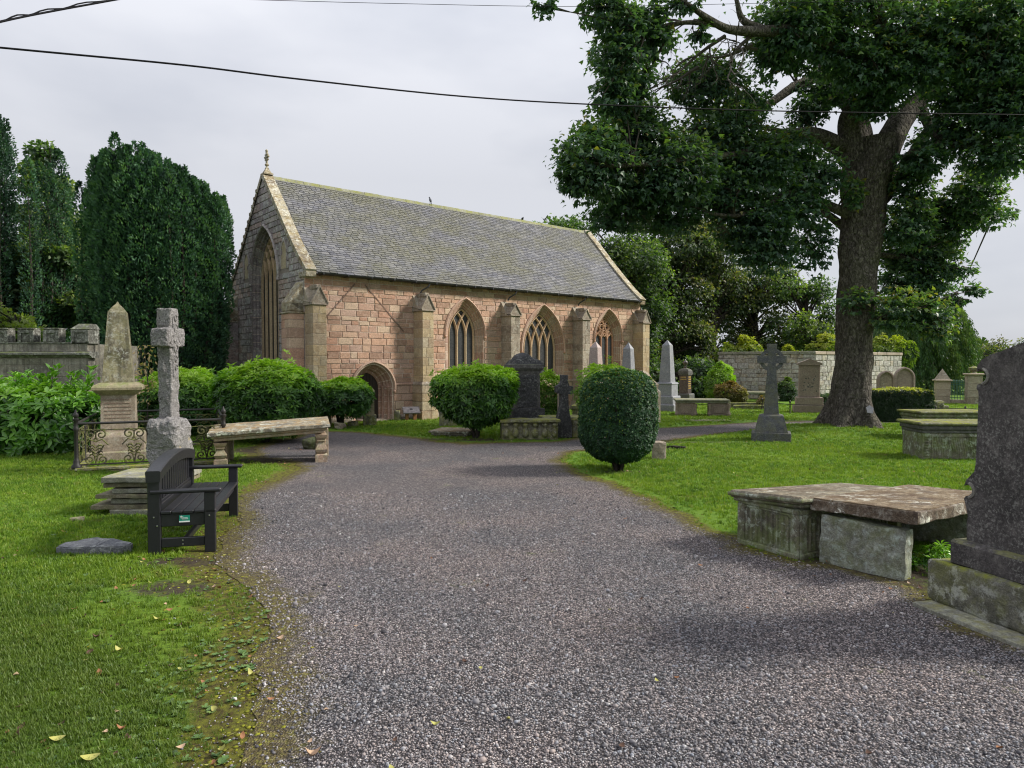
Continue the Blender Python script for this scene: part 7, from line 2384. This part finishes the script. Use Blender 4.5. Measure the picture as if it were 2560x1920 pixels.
for pts, r0 in zip(LIMBS, LR):
    m = MB(); P3 = [S(*p) for p in pts]
    k = len(P3); rad = [r0 * (1 - .80 * (i / (k - 1)) ** .9) for i in range(k)]
    out = limb_tube(m, P3, rad, 12, .18)
    limb_pts += [tuple(p) for p in out]
    m.build('limb', M_BARK, syc, smooth=True)
CL = [(300, 720, 150, 140, 16.8, .0), (210, 780, 70, 80, 16.6, .02), (480, 600, 150, 130, 17.6, .05), (640, 760, 190, 140, 17.6, .0), (850, 600, 170, 120, 18.6, .04), (800, 370, 150, 95, 18.5, .02), (960, 470, 110, 70, 19.2, 0),
      (1000, 740, 170, 120, 18.6, .02), (1140, 680, 130, 100, 19.2, 0), (500, 850, 190, 85, 17.8, -.06), (400, 960, 130, 60, 18.2, -.08), (640, 960, 150, 70, 18.4, -.08), (860, 860, 150, 90, 18.6, -.05),
      (1000, 990, 160, 110, 18.8, -.1), (1060, 1110, 140, 85, 19.0, -.12), (1280, 1080, 75, 110, 20.0, -.1), (1180, 900, 130, 100, 19.4, -.05), (1290, 780, 110, 90, 19.6, -.05),
      (330, 30, 90, 80, 16.2, .0), (430, 120, 100, 90, 16.4, .0), (400, 250, 110, 90, 16.4, .02), (560, 170, 90, 80, 16.6, .0), (380, 400, 90, 80, 16.6, .0), (470, 360, 90, 70, 17.0, 0), (430, 470, 110, 60, 17.0, 0), (300, 560, 60, 60, 17, 0), (560, 60, 60, 60, 16.6, 0), (770, 150, 50, 40, 17, .05),
      (80, 15, 50, 45, 15.6, 0), (700, 10, 60, 30, 16.4, 0),
      (1180, 110, 150, 120, 18.0, .03), (1110, 240, 110, 90, 18.6, .03), (1330, 180, 150, 130, 18.6, .05), (1380, 30, 180, 90, 18.4, .05), (1500, 280, 150, 110, 18.8, .06), (1330, 400, 120, 70, 20.5, -.08), (1250, 500, 80, 60, 20.2, -.08),
      (1700, 110, 190, 130, 18.6, .08), (1730, 290, 180, 110, 18.6, .08), (1560, 390, 120, 60, 19.6, 0), (1930, 130, 180, 140, 18.4, .08), (2100, 50, 170, 110, 18.0, .05), (2100, 250, 160, 130, 18.2, .04), (1960, 400, 160, 110, 19.2, -.02),
      (2150, 470, 150, 120, 18.4, -.02), (1930, 570, 150, 90, 19.4, -.06), (2120, 680, 160, 90, 18.8, -.02), (1760, 700, 100, 70, 19.2, -.08), (1720, 860, 80, 90, 20.0, .12), (1690, 1000, 110, 90, 20.2, .05), (2230, 340, 120, 240, 18.5, -.02),
      (2000, 850, 110, 80, 20.4, .08), (2040, 960, 110, 55, 20.8, .08), (1890, 1000, 90, 55, 21.2, .05), (1800, 950, 80, 50, 21.4, 0), (1720, 1130, 110, 100, 21.4, .05), (1680, 1250, 120, 100, 21.6, .0), (1790, 1270, 90, 80, 21.4, .05), (1650, 1390, 100, 80, 19.8, .15),
      (1770, 1400, 100, 70, 19.7, .15), (1830, 1470, 60, 50, 19.6, .2), (1470, 1340, 75, 40, 19.9, .12), (1780, 1130, 100, 90, 21.6, .05), (1850, 1190, 75, 75, 21.2, .03), (1870, 1070, 80, 55, 21.8, 0), (1630, 1110, 60, 80, 21.8, .1), (1900, 910, 90, 60, 21.2, .02), (1560, 470, 90, 45, 19.2, -.03), (1940, 1210, 50, 28, 20.8, .0), (1980, 1300, 48, 28, 20.8, 0), (1900, 1340, 50, 30, 20.6, 0), (1450, 860, 40, 60, 19.8, .15), (1700, 780, 80, 60, 20.0, .1)]
rs_ = random.Random(4); clusters = []
for (zx, zy, rx, ry, D, t0) in CL:
    c = S(zx, zy, D); s = .5606 * D / FPX
    big = rx * ry
    thin = .55 if (zx < 620 and zy < 600) else 1.0
    clusters.append((tuple(c), (rx * s * 1.22, max(rx, ry) * s * .95, ry * s * 1.22), t0, thin * big / 11500))
    if rx >= 85:       # the crown goes on behind and before what is seen
        D2 = D + rs_.uniform(2.2, 5.0) * (1 if zx > 1200 else .8)
        c = S(zx + rs_.uniform(-40, 40), zy + rs_.uniform(-30, 20), D2); s = .5606 * D2 / FPX
        clusters.append((tuple(c), (rx * s * 1.1, rx * s * .9, ry * s), t0 - .06, big / 32000))
for k in range(9):    # upper crown, above the frame
    a = k / 9 * 6.28
    clusters.append(((3.6 * math.cos(a) - .5, 3.2 * math.sin(a) - 1, 15.2 + 1.2 * math.sin(k * 2)), (2.2, 2.2, 1.5), 0, .5))
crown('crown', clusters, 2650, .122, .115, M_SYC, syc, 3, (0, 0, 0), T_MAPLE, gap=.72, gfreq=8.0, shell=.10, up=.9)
# twigs that carry the leaf sprays
tw = MB(); LP = np.array(limb_pts)
for (c, r, t0, w) in clusters:
    C = np.array(c); i = np.argmin(((LP - C) ** 2).sum(1)); a = LP[i]
    far = np.linalg.norm(a - C) > 1.7
    for j in range(1 if far else 3):
        e = C + np.array([rs_.uniform(-.7, .7) * r[0], rs_.uniform(-.7, .7) * r[1], rs_.uniform(-.5, .5) * r[2]])
        mid = (a + e) / 2 + np.array([rs_.uniform(-.2, .2), rs_.uniform(-.2, .2), .12])
        q1_ = a * .7 + mid * .3 + np.array([0, 0, .04])
        tw.tube([tuple(a), tuple(q1_), tuple(mid), tuple(e)], [.034, .026, .018, .006], 5)
        for h in range(6 if far else 2):
            e2 = e + np.array([rs_.uniform(-.6, .6), rs_.uniform(-.6, .6), rs_.uniform(-.5, .3)]) * r[0] * .7
            tw.tube([tuple((mid + e) / 2), tuple(e2)], [.016, .005], 4)
tw.build('twigs', M_TWIG, syc)
dt = MB()          # bare dead twigs in the gap on the upper left
rs_ = random.Random(9)
def twig(p, d, l, r, depth):
    pts = [p]; q = Vector(p); dd = Vector(d).normalized()
    for k in range(5):
        dd = (dd + Vector((rs_.uniform(-.28, .28), rs_.uniform(-.28, .28), rs_.uniform(-.3, .22)))).normalized()
        q = q + dd * (l / 5); pts.append(tuple(q))
    dt.tube(pts, [r * (1 - .75 * k / 5) for k in range(6)], 4)
    if depth:
        for k in range(1, 6):
            if rs_.random() < .8: twig(pts[k], tuple(dd + Vector((rs_.uniform(-1, 1), rs_.uniform(-1, 1), rs_.uniform(-.9, .7)))), l * rs_.uniform(.3, .55), r * .5, depth - 1)
for (a, b_) in (((1010, 150, 17.6), (640, 360, 17.2)), ((880, 160, 17.3), (560, 380, 17.0)), ((1000, 200, 17.8), (760, 300, 17.6)), ((980, 150, 17.6), (960, 240, 17.8)), ((760, 300, 17.6), (580, 380, 17.2)), ((1020, 220, 18), (900, 240, 17.8)), ((640, 110, 16.8), (520, 250, 16.6)), ((980, 400, 19), (860, 330, 18.4)), ((1250, 860, 20), (1090, 840, 19)), ((900, 1040, 18.6), (840, 1000, 18.2))):
    A, B = S(*a), S(*b_); d = B - A; twig(tuple(A), tuple(d), d.length, .05, 3)
dt.build('bare_twigs', M_TWIG, syc)

# background trees behind the church and enclosure
def bgtree(name, label, px, D, H, trunk_r, clusters_px, mat, seed, per=900, L_=.21, W_=.14, lean=0, gap=.35, group=None, trunk=True):
    """clusters_px: (px, py, rx, ry, tint) in surveyed pixels at distance D"""
    base = GX(px, D)
    t = thing(name, label, 'tree', (base.x, base.y, 0), 0, group)
    r2 = random.Random(seed); cl = []
    for (cx, cy, rx, ry, t0) in clusters_px:
        dd = D + r2.uniform(-1.6, 1.6); c = U(cx, cy, dd) - base; s = dd / FPX
        cl.append((tuple(c), (rx * s, (rx + ry) / 2 * s, ry * s), t0, max(.15, rx * ry / 2600)))
    crown('crown', cl, int(per * 1.15), L_, W_, mat, t, seed, (0, 0, 0), gap=gap + .12, gfreq=2.6, shell=.25, up=.6)
    m = MB(); top = max(c[0][2] for c in cl) * .9
    tp = [(0, 0, -.1), (lean * .2, 0, top * .25), (lean * .55 + .2, .1, top * .55), (lean, 0, top)]
    out = limb_tube(m, tp, [trunk_r, trunk_r * .8, trunk_r * .55, trunk_r * .15], 9, .2)
    m.build('trunk', M_BARKD, t, smooth=True)
    m = MB()
    for (c, r, t0, w) in cl:
        k = min(range(len(out)), key=lambda i: abs(out[i].z - c[2] * .72)); a = out[k]; C = Vector(c)
        for j in range(3):
            e = C + Vector((r2.uniform(-.8, .8) * r[0], r2.uniform(-.8, .8) * r[1], r2.uniform(-.6, .6) * r[2])); mid = a.lerp(e, .5) + Vector((r2.uniform(-.3, .3), r2.uniform(-.3, .3), r2.uniform(-.1, .5)))
            m.tube([a, a.lerp(mid, .5), mid, e], [trunk_r * .22, trunk_r * .18, trunk_r * .12, .02], 5)
            m.tube([mid, e + Vector((r2.uniform(-.6, .6) * r[0], 0, r2.uniform(-.5, .5) * r[2]))], [trunk_r * .08, .012], 4)
    m.build('branches', M_BARKD, t)
    return t
def auto_clusters(x0, x1, y0, y1, n, r, seed, topf=None, t0=0.0):
    rr2 = random.Random(seed); out = []
    for k in range(n):
        x = rr2.uniform(x0, x1); yt = topf(x) if topf else y0
        y = rr2.uniform(yt + r * .7, y1); s = rr2.uniform(.6, 1.15)
        out.append((x, y, r * s * 1.15, r * s * .8, t0 + rr2.uniform(-.12, .16)))
    return out
bgtree('background_tree', 'dark green tree rising directly behind the right gable of the church', 1560, 43, 14, .40,
       auto_clusters(1390, 1640, 520, 1000, 86, 54, 1, lambda x: np.interp(x, [1385, 1450, 1500, 1560, 1620], [558, 525, 545, 560, 600]), -.08), M_BGTREE2, 101, per=1300, gap=.3)
bgtree('background_tree', 'brown-tinged loose tree behind the grey obelisks', 1672, 46, 14, .42,
       auto_clusters(1580, 1760, 560, 930, 38, 42, 2, lambda x: 520, .04), M_BGTREE, 102, per=1200, gap=.3)
bgtree('background_tree', 'open-crowned tree with visible dark stem above the urn monument', 1775, 48, 14, .5,
       auto_clusters(1690, 1860, 570, 960, 36, 40, 3, lambda x: 535, .05), M_BGTREE, 103, per=1200, gap=.32)
bgtree('background_tree', 'ivy-stemmed brownish tree above the rubble wall left of the ring cross', 1880, 50, 14, .5,
       auto_clusters(1800, 1970, 620, 890, 34, 38, 4, lambda x: np.interp(x, [1800, 1900, 1960], [660, 620, 640]), .12), M_BGTREE, 104, per=1200, gap=.3)
bgtree('background_tree', 'thin-leaved tree with light green crown just left of the sycamore trunk', 2010, 49, 12, .4,
       auto_clusters(1940, 2085, 650, 890, 26, 34, 5, lambda x: np.interp(x, [1940, 2000, 2090], [630, 660, 720]), .08), M_BGTREE2, 105, per=1200, gap=.3)
bgtree('background_tree', 'dense low tree mass behind the urn monument', 1690, 39, 6, .3,
       auto_clusters(1610, 1800, 900, 990, 16, 36, 6, lambda x: np.interp(x, [1600, 1700, 1800], [880, 900, 890]), -.1), M_BGTREE2, 106, per=1300, gap=.2)
bgtree('background_tree', 'small bright green tree right of the wall creeper beside the trunk', 2040, 46, 6, .2,
       auto_clusters(1980, 2080, 790, 890, 10, 26, 16, lambda x: 780, .15), M_BGTREE2, 116, per=1000, gap=.3)
# left side
bgtree('background_tree', 'yellow-green broadleaved tree between the two dark yews', 130, 33, 11, .4,
       auto_clusters(60, 215, 400, 720, 26, 38, 7, lambda x: np.interp(x, [60, 100, 140, 180, 215], [360, 360, 470, 470, 590]), .12) + [(105, 385, 34, 30, -.1), (165, 475, 30, 26, .3)], M_BGTREE2, 107, per=1300, gap=.3)
bgtree('background_tree', 'dense hazel-like tree behind the castellated wall', 120, 29, 8, .35,
       auto_clusters(-60, 235, 560, 860, 50, 42, 8, lambda x: np.interp(x, [-60, 100, 235], [640, 560, 560]), .02), M_BGTREE2, 108, per=1400, gap=.15)
bgtree('background_tree', 'pale green shrubby tree low behind the battlements', 40, 24.5, 5, .2,
       auto_clusters(-60, 120, 760, 860, 16, 34, 9, lambda x: np.interp(x, [-60, 60, 120], [730, 790, 820]), .45), M_BGTREE2, 109, per=900, gap=.2, L_=.16, W_=.09)

# weeping cypress behind the hedge
def weeping(cx, D, label, px0, px1, topf, seed, n=520):
    rs = np.random.RandomState(seed); base = GX(cx, D); t = thing('weeping_tree', label, 'tree', (base.x, base.y, 0))
    Ps, Ds, Ts = [], [], []
    for j in range(n):
        px = rs.uniform(px0, px1); top = topf(px) + rs.rand() ** 1.4 * 300; dd = D + rs.uniform(-2.6, 1.5)
        c = U(px, min(top, 985), dd) - base
        l = rs.uniform(.8, 1.9); k = int(46 * l); h = rs.rand(k)
        dirx = (px - (px0 + px1) / 2) / (px1 - px0)
        x = c.x + dirx * l * .5 * h + rs.normal(size=k) * .07; y = c.y - l * .25 * h + rs.normal(size=k) * .07; z = np.maximum(c.z - l * h ** 1.2 + .15 * np.sin(h * 3), .1)
        Ps.append(np.column_stack([x, y, z])); Ds.append(np.column_stack([np.full(k, dirx), np.full(k, -.2), np.full(k, -1.2)]) + rs.normal(size=(k, 3)) * .35)
        Ts.append(.25 + .35 * rs.rand(k) + .35 * (1 - h) * rs.rand() + .25 * max(0, dirx) + rs.normal() * .08)  # right side yellower: its sunlit look is put into the leaf tint
    P = np.concatenate(Ps); n_ = len(P)
    leaf_mesh('foliage', P, np.concatenate(Ds), rs.normal(size=(n_, 3)) + [0, -1, .4], np.full(n_, .24), np.full(n_, .055), M_CYPRESS, t, np.concatenate(Ts))
    m = MB(); m.tube([(0, .3, 0), (.1, .3, 2.5), (0, .2, 5)], [.25, .2, .05], 8); m.build('trunk', M_BARKD, t)
weeping(2330, 46.5, 'large weeping conifer with drooping branches behind the hedge', 2190, 2432, lambda x: np.interp(x, [2190, 2280, 2360, 2400, 2425, 2435], [800, 760, 740, 765, 800, 850]), 5, 620)
bgtree('background_tree', 'distant pale grey-green tree line at the right edge', 2500, 66, 4, .3,
       auto_clusters(2425, 2620, 845, 905, 22, 26, 12, lambda x: np.interp(x, [2425, 2480, 2560, 2620], [858, 846, 840, 840]), .1), M_BGTREE, 112, per=900, gap=.2, L_=.3, W_=.14)
# distant wood closing the horizon: one mass
def wood():
    rs = np.random.RandomState(3); n = 52000
    a = rs.uniform(-1.05, 1.0, n); D = rs.uniform(72, 80, n) + 4 * np.sin(a * 9)
    H = 4.6 + 1.6 * np.sin(a * 14) + 1.0 * np.sin(a * 37 + 1) + .6 * np.sin(a * 90)
    H = np.where(a > .62, H * .55, H)
    z = H * rs.rand(n) ** .8
    P = np.column_stack([np.tan(a) * D * .95, D, z])
    leafs = leaf_mesh('distant_wood', P, rs.normal(size=(n, 3)), rs.normal(size=(n, 3)) + [0, -.3, .8], np.full(n, .8), np.full(n, .55), M_BGTREE, None, .3 + .4 * rs.rand(n) + .15 * np.sin(a * 25))
    tag(leafs, 'distant wood closing the view beyond the churchyard', None, None, 'stuff')
wood()

# golden sprig between obelisk and granite cross
q = GX(365, 18.2); rs = np.random.RandomState(2); n = 130
t = thing('pale_leafed_sapling', 'sapling with dry cream-coloured leaves between obelisk and granite cross', 'plant', (q.x, q.y, 0))
P = np.column_stack([rs.normal(size=n) * .16, rs.normal(size=n) * .12, rs.uniform(.9, 2.5, n)])
leaf_mesh('foliage', P, rs.normal(size=(n, 3)) + [0, 0, -.5], rs.normal(size=(n, 3)), np.full(n, .12), np.full(n, .05), foliage_mat('dry_leaves', [(0, (.25, .18, .08)), (1, (.55, .42, .25))]), t, rs.rand(n))
m = MB(); m.tube([(0, 0, 0), (.05, 0, 1.4), (-.05, 0, 2.5)], [.02, .015, .005], 5); m.build('stem', M_TWIG, t)
# drooping twigs of the rhododendron are its own; weeds below the foreground tombs
q = GX(2310, 6.9)
bush('weed_clump', 'dark leafy weeds growing in the shade beneath the rough table tomb', 'plant', 4.05, 6.55, [(0, .18), (.06, .3), (.14, .2), (.2, 0)], .8, 120, 6, .06, .02, M_LAUREL, 71, light=.3, stems=0)

# ------------------------------------------------------------------ fallen leaves
def dry_leaf(name_mat, s, curl, seed):
    rs = random.Random(seed); V, F = [], []
    n = 6
    for i in range(n + 1):
        t_ = i / n; w = s * .32 * math.sin(math.pi * min(1, t_ * .95 + .03)) ** .8; x = s * (t_ - .5)
        z = .004 + curl * s * (4 * (t_ - .5) ** 2) * .3
        V += [(x, -w, z + curl * w * .5), (x, 0, z), (x, w, z + curl * w * .3)]
    for i in range(n):
        for j in (0, 1): F.append((i * 3 + j, i * 3 + j + 3, i * 3 + j + 4)); F.append((i * 3 + j, i * 3 + j + 4, i * 3 + j + 1))
    return np.array(V), np.array(F)
M_LY = plain('leaf_yellow', (.34, .33, .09), .6, .3); M_LB = plain('leaf_brown', (.28, .13, .06), .7, .3); M_LT = plain('leaf_tan', (.42, .29, .19), .7, .3); M_LD = plain('leaf_dark', (.09, .05, .035), .8, .2)
for (px, py, s, mt, rz, lab) in [
        (697, 1605, .085, M_LT, 1.1, 'curled tan leaf on the gravel near the mossy edge'), (848, 1472, .035, M_LY, .2, 'small yellow leaf on the gravel beyond the bench'), (890, 1571, .04, M_LT, .4, 'tiny tan leaf on the middle of the gravel'),
        (1087, 1820, .06, M_LY, .1, 'yellow-green leaf low in the middle of the gravel'), (780, 1899, .09, M_LT, .35, 'pale tan leaf near the bottom of the gravel'), (225, 1909, .10, M_LY, .5, 'large yellow leaf on the grass by the bottom edge'),
        (143, 1860, .085, M_LY, .5, 'long yellow-green leaf in the weeds at the lower left'), (548, 1893, .06, M_LY, .9, 'narrow yellow leaf on the moss at the bottom'), (450, 1882, .06, M_LT, 1.0, 'tan leaf standing in the grass at the bottom'),
        (262, 1842, .045, M_LT, 1.6, 'small tan leaf in the weeds'), (303, 1836, .055, M_LB, .2, 'brownish pink leaf curling in the weeds'), (298, 1637, .07, M_LY, -.3, 'pale yellow leaf on the lawn below the fallen stone'),
        (392, 1558, .06, M_LY, .1, 'thin yellow leaf at the start of the moss'), (240, 1603, .06, M_LD, .4, 'dark red leaf in the left lawn'), (630, 1700, .07, M_LY, -.7, 'yellow-edged leaf at the border of moss and gravel'),
        (1690, 1702, .045, M_LB, .2, 'orange-brown leaf on the right side of the gravel'), (1523, 1530, .03, M_LY, 0, 'little green-yellow leaf on the gravel'), (355, 1413, .05, M_LY, .2, 'yellow leaf on the bare earth behind the bench leg'),
        (2024, 1178, .06, M_LD, .3, 'dark curled leaf on the right lawn'), (2060, 1126, .05, M_LY, -.5, 'bright yellow leaf on the right lawn'), (677, 1755, .05, M_LB, .3, 'dark brown leaf at the gravel edge low down'), (1100, 1420, .03, M_LT, .7, 'pale speck of a leaf on the gravel by the far bench end')]:
    p = G(px, py); V, F = dry_leaf(None, s * .85, 1.6 + .8 * math.sin(px), px)
    o = np_mesh('fallen_leaf', V, F, mt, None, smooth=True); o.location = (p.x, p.y, ground_z(np.array([p.x]), np.array([p.y]))[0] + (.02 if not in_path(np.array([[p.x, p.y]]))[0] else .012)); o.rotation_euler = (.15, .1, rz)
    tag(o, lab, 'leaf', 'fallen leaves on lawn and gravel')
SRC_L = [source_mesh('leaf_scrap', *dry_leaf(None, 1.0, .9, 1), mt, True) for mt in (M_LY, M_LB, M_LT, M_LD, M_LD, M_LB)]
P, rs = radial_points(5200, 2.2, 30, 61)
d = path_dist(P); ip = in_path(P); n = len(P)
keep = rs.rand(n) < np.where(ip, .03, np.where(P[:, 0] < 0, .14 + .5 * np.exp(-d / .5), .20)) + .8 * soil_at(P[:, 0], P[:, 1])
c = P - np.array([-6.6, 22.2]); keep &= ~((c @ np.array([.767, .642]) > -.2) & (c @ np.array([-.642, .767]) > -.2))
P = P[keep]; n = len(P)
scatter('leaf_litter', np.column_stack([P, ground_z(P[:, 0], P[:, 1]) + .016]), np.column_stack([rs.normal(size=n) * .3, rs.normal(size=n) * .3, rs.rand(n) * 6.28]), .02 + .03 * rs.rand(n) + .0006 * P[:, 1], SRC_L, 3, 'small brown and yellow leaf litter')

# broad-leaved weeds in the foreground lawn
def weed(seed):
    rs = np.random.RandomState(seed); n = 9; a = rs.rand(n) * 6.28
    D = np.column_stack([np.cos(a), np.sin(a), .25 + .3 * rs.rand(n)]); N = np.tile([[0, 0, 1.0]], (n, 1)); D = unit(D); N = N - (N * D).sum(1, keepdims=True) * D; N = unit(N); S_ = np.cross(N, D)
    tv = np.array([[0, 0, 0], [.35, -.22, .03], [.75, -.26, .02], [1, 0, -.05], [.75, .26, .02], [.35, .22, .03]]); tf = np.array([[0, 1, 2], [0, 2, 3], [0, 3, 4], [0, 4, 5]])
    L_ = .035 + .03 * rs.rand(n); V = D[:, None] * tv[None, :, 0:1] * L_[:, None, None] + S_[:, None] * tv[None, :, 1:2] * L_[:, None, None] + N[:, None] * tv[None, :, 2:3] * L_[:, None, None]
    return V.reshape(-1, 3), (tf[None] + (np.arange(n) * 6)[:, None, None]).reshape(-1, 3)
def weed_mat():
    b = NT('weed_leaves'); c = b.ramp(b.rnd(), [(0, (.045, .09, .02)), (.6, (.075, .14, .03)), (1, (.12, .18, .05))])
    return b.done(b.principled(c, .45, .4))
MW = weed_mat(); SRC_W = [source_mesh('weed_rosette', *weed(s), MW) for s in (1, 2, 3)]
P, rs = radial_points(14000, 2.1, 9, 71)
P = P[(~in_path(P)) & (P[:, 0] < 0)]; d = path_dist(P); n = len(P)
P = P[rs.rand(n) < (.18 + .82 * (np_noise(P, 1.6, 8) > .0)) * np.clip(1.5 - P[:, 1] / 6.5, .02, 1)]; n = len(P)
scatter('ground_weeds', np.column_stack([P, np.full(n, .004)]), np.column_stack([rs.normal(size=n) * .1, rs.normal(size=n) * .1, rs.rand(n) * 6.28]), .32 + .38 * rs.rand(n), SRC_W, 4, 'clover and broad-leaved weeds among the grass')
# cushion moss along the path edge
def mossbit(seed):
    bm = bmesh.new(); bmesh.ops.create_icosphere(bm, subdivisions=1, radius=1)
    for v in bm.verts: v.co = Vector((v.co.x, v.co.y, max(v.co.z, -.2) * .35)) * (1 + .3 * mnoise.noise(v.co * 2 + Vector((seed, 0, 0))))
    V = np.array([tuple(v.co) for v in bm.verts]); F = np.array([[v.index for v in f.verts] for f in bm.faces]); bm.free(); return V, F
def moss_mat():
    b = NT('cushion_moss'); c = b.ramp(b.rnd(), [(0, (.05, .04, .015)), (.3, (.10, .085, .02)), (.65, (.15, .16, .02)), (1, (.24, .24, .03))])
    return b.done(b.principled(c, .95, .1, b.bump(b.noise(90, 3, vec=b.n('ShaderNodeNewGeometry').outputs['Position']), 1.0, .01)))
MM_ = moss_mat(); SRC_M = [source_mesh('moss_cushion', *mossbit(s), MM_) for s in (1, 2)]
P, rs = radial_points(90000, 2.1, 14, 81)
ip = in_path(P); d = path_dist(P); n = len(P); left = P[:, 0] < 0
pr = np.where(ip, .30 * np.exp(-d / .10), np.where(left, .60 * np.exp(-d / .38), .4 * np.exp(-d / .10))) * np.clip(.6 + .8 * np_noise(P, 4, 17), 0, 1)
P = P[rs.rand(n) < pr]; n = len(P)
scatter('cushion_moss', np.column_stack([P, np.full(n, .0)]), np.column_stack([rs.normal(size=n) * .1, rs.normal(size=n) * .1, rs.rand(n) * 6.28]), (.007 + .014 * rs.rand(n) ** 2) * (.9 + .03 * P[:, 1]), SRC_M, 4, 'yellow-brown moss along the gravel edge')
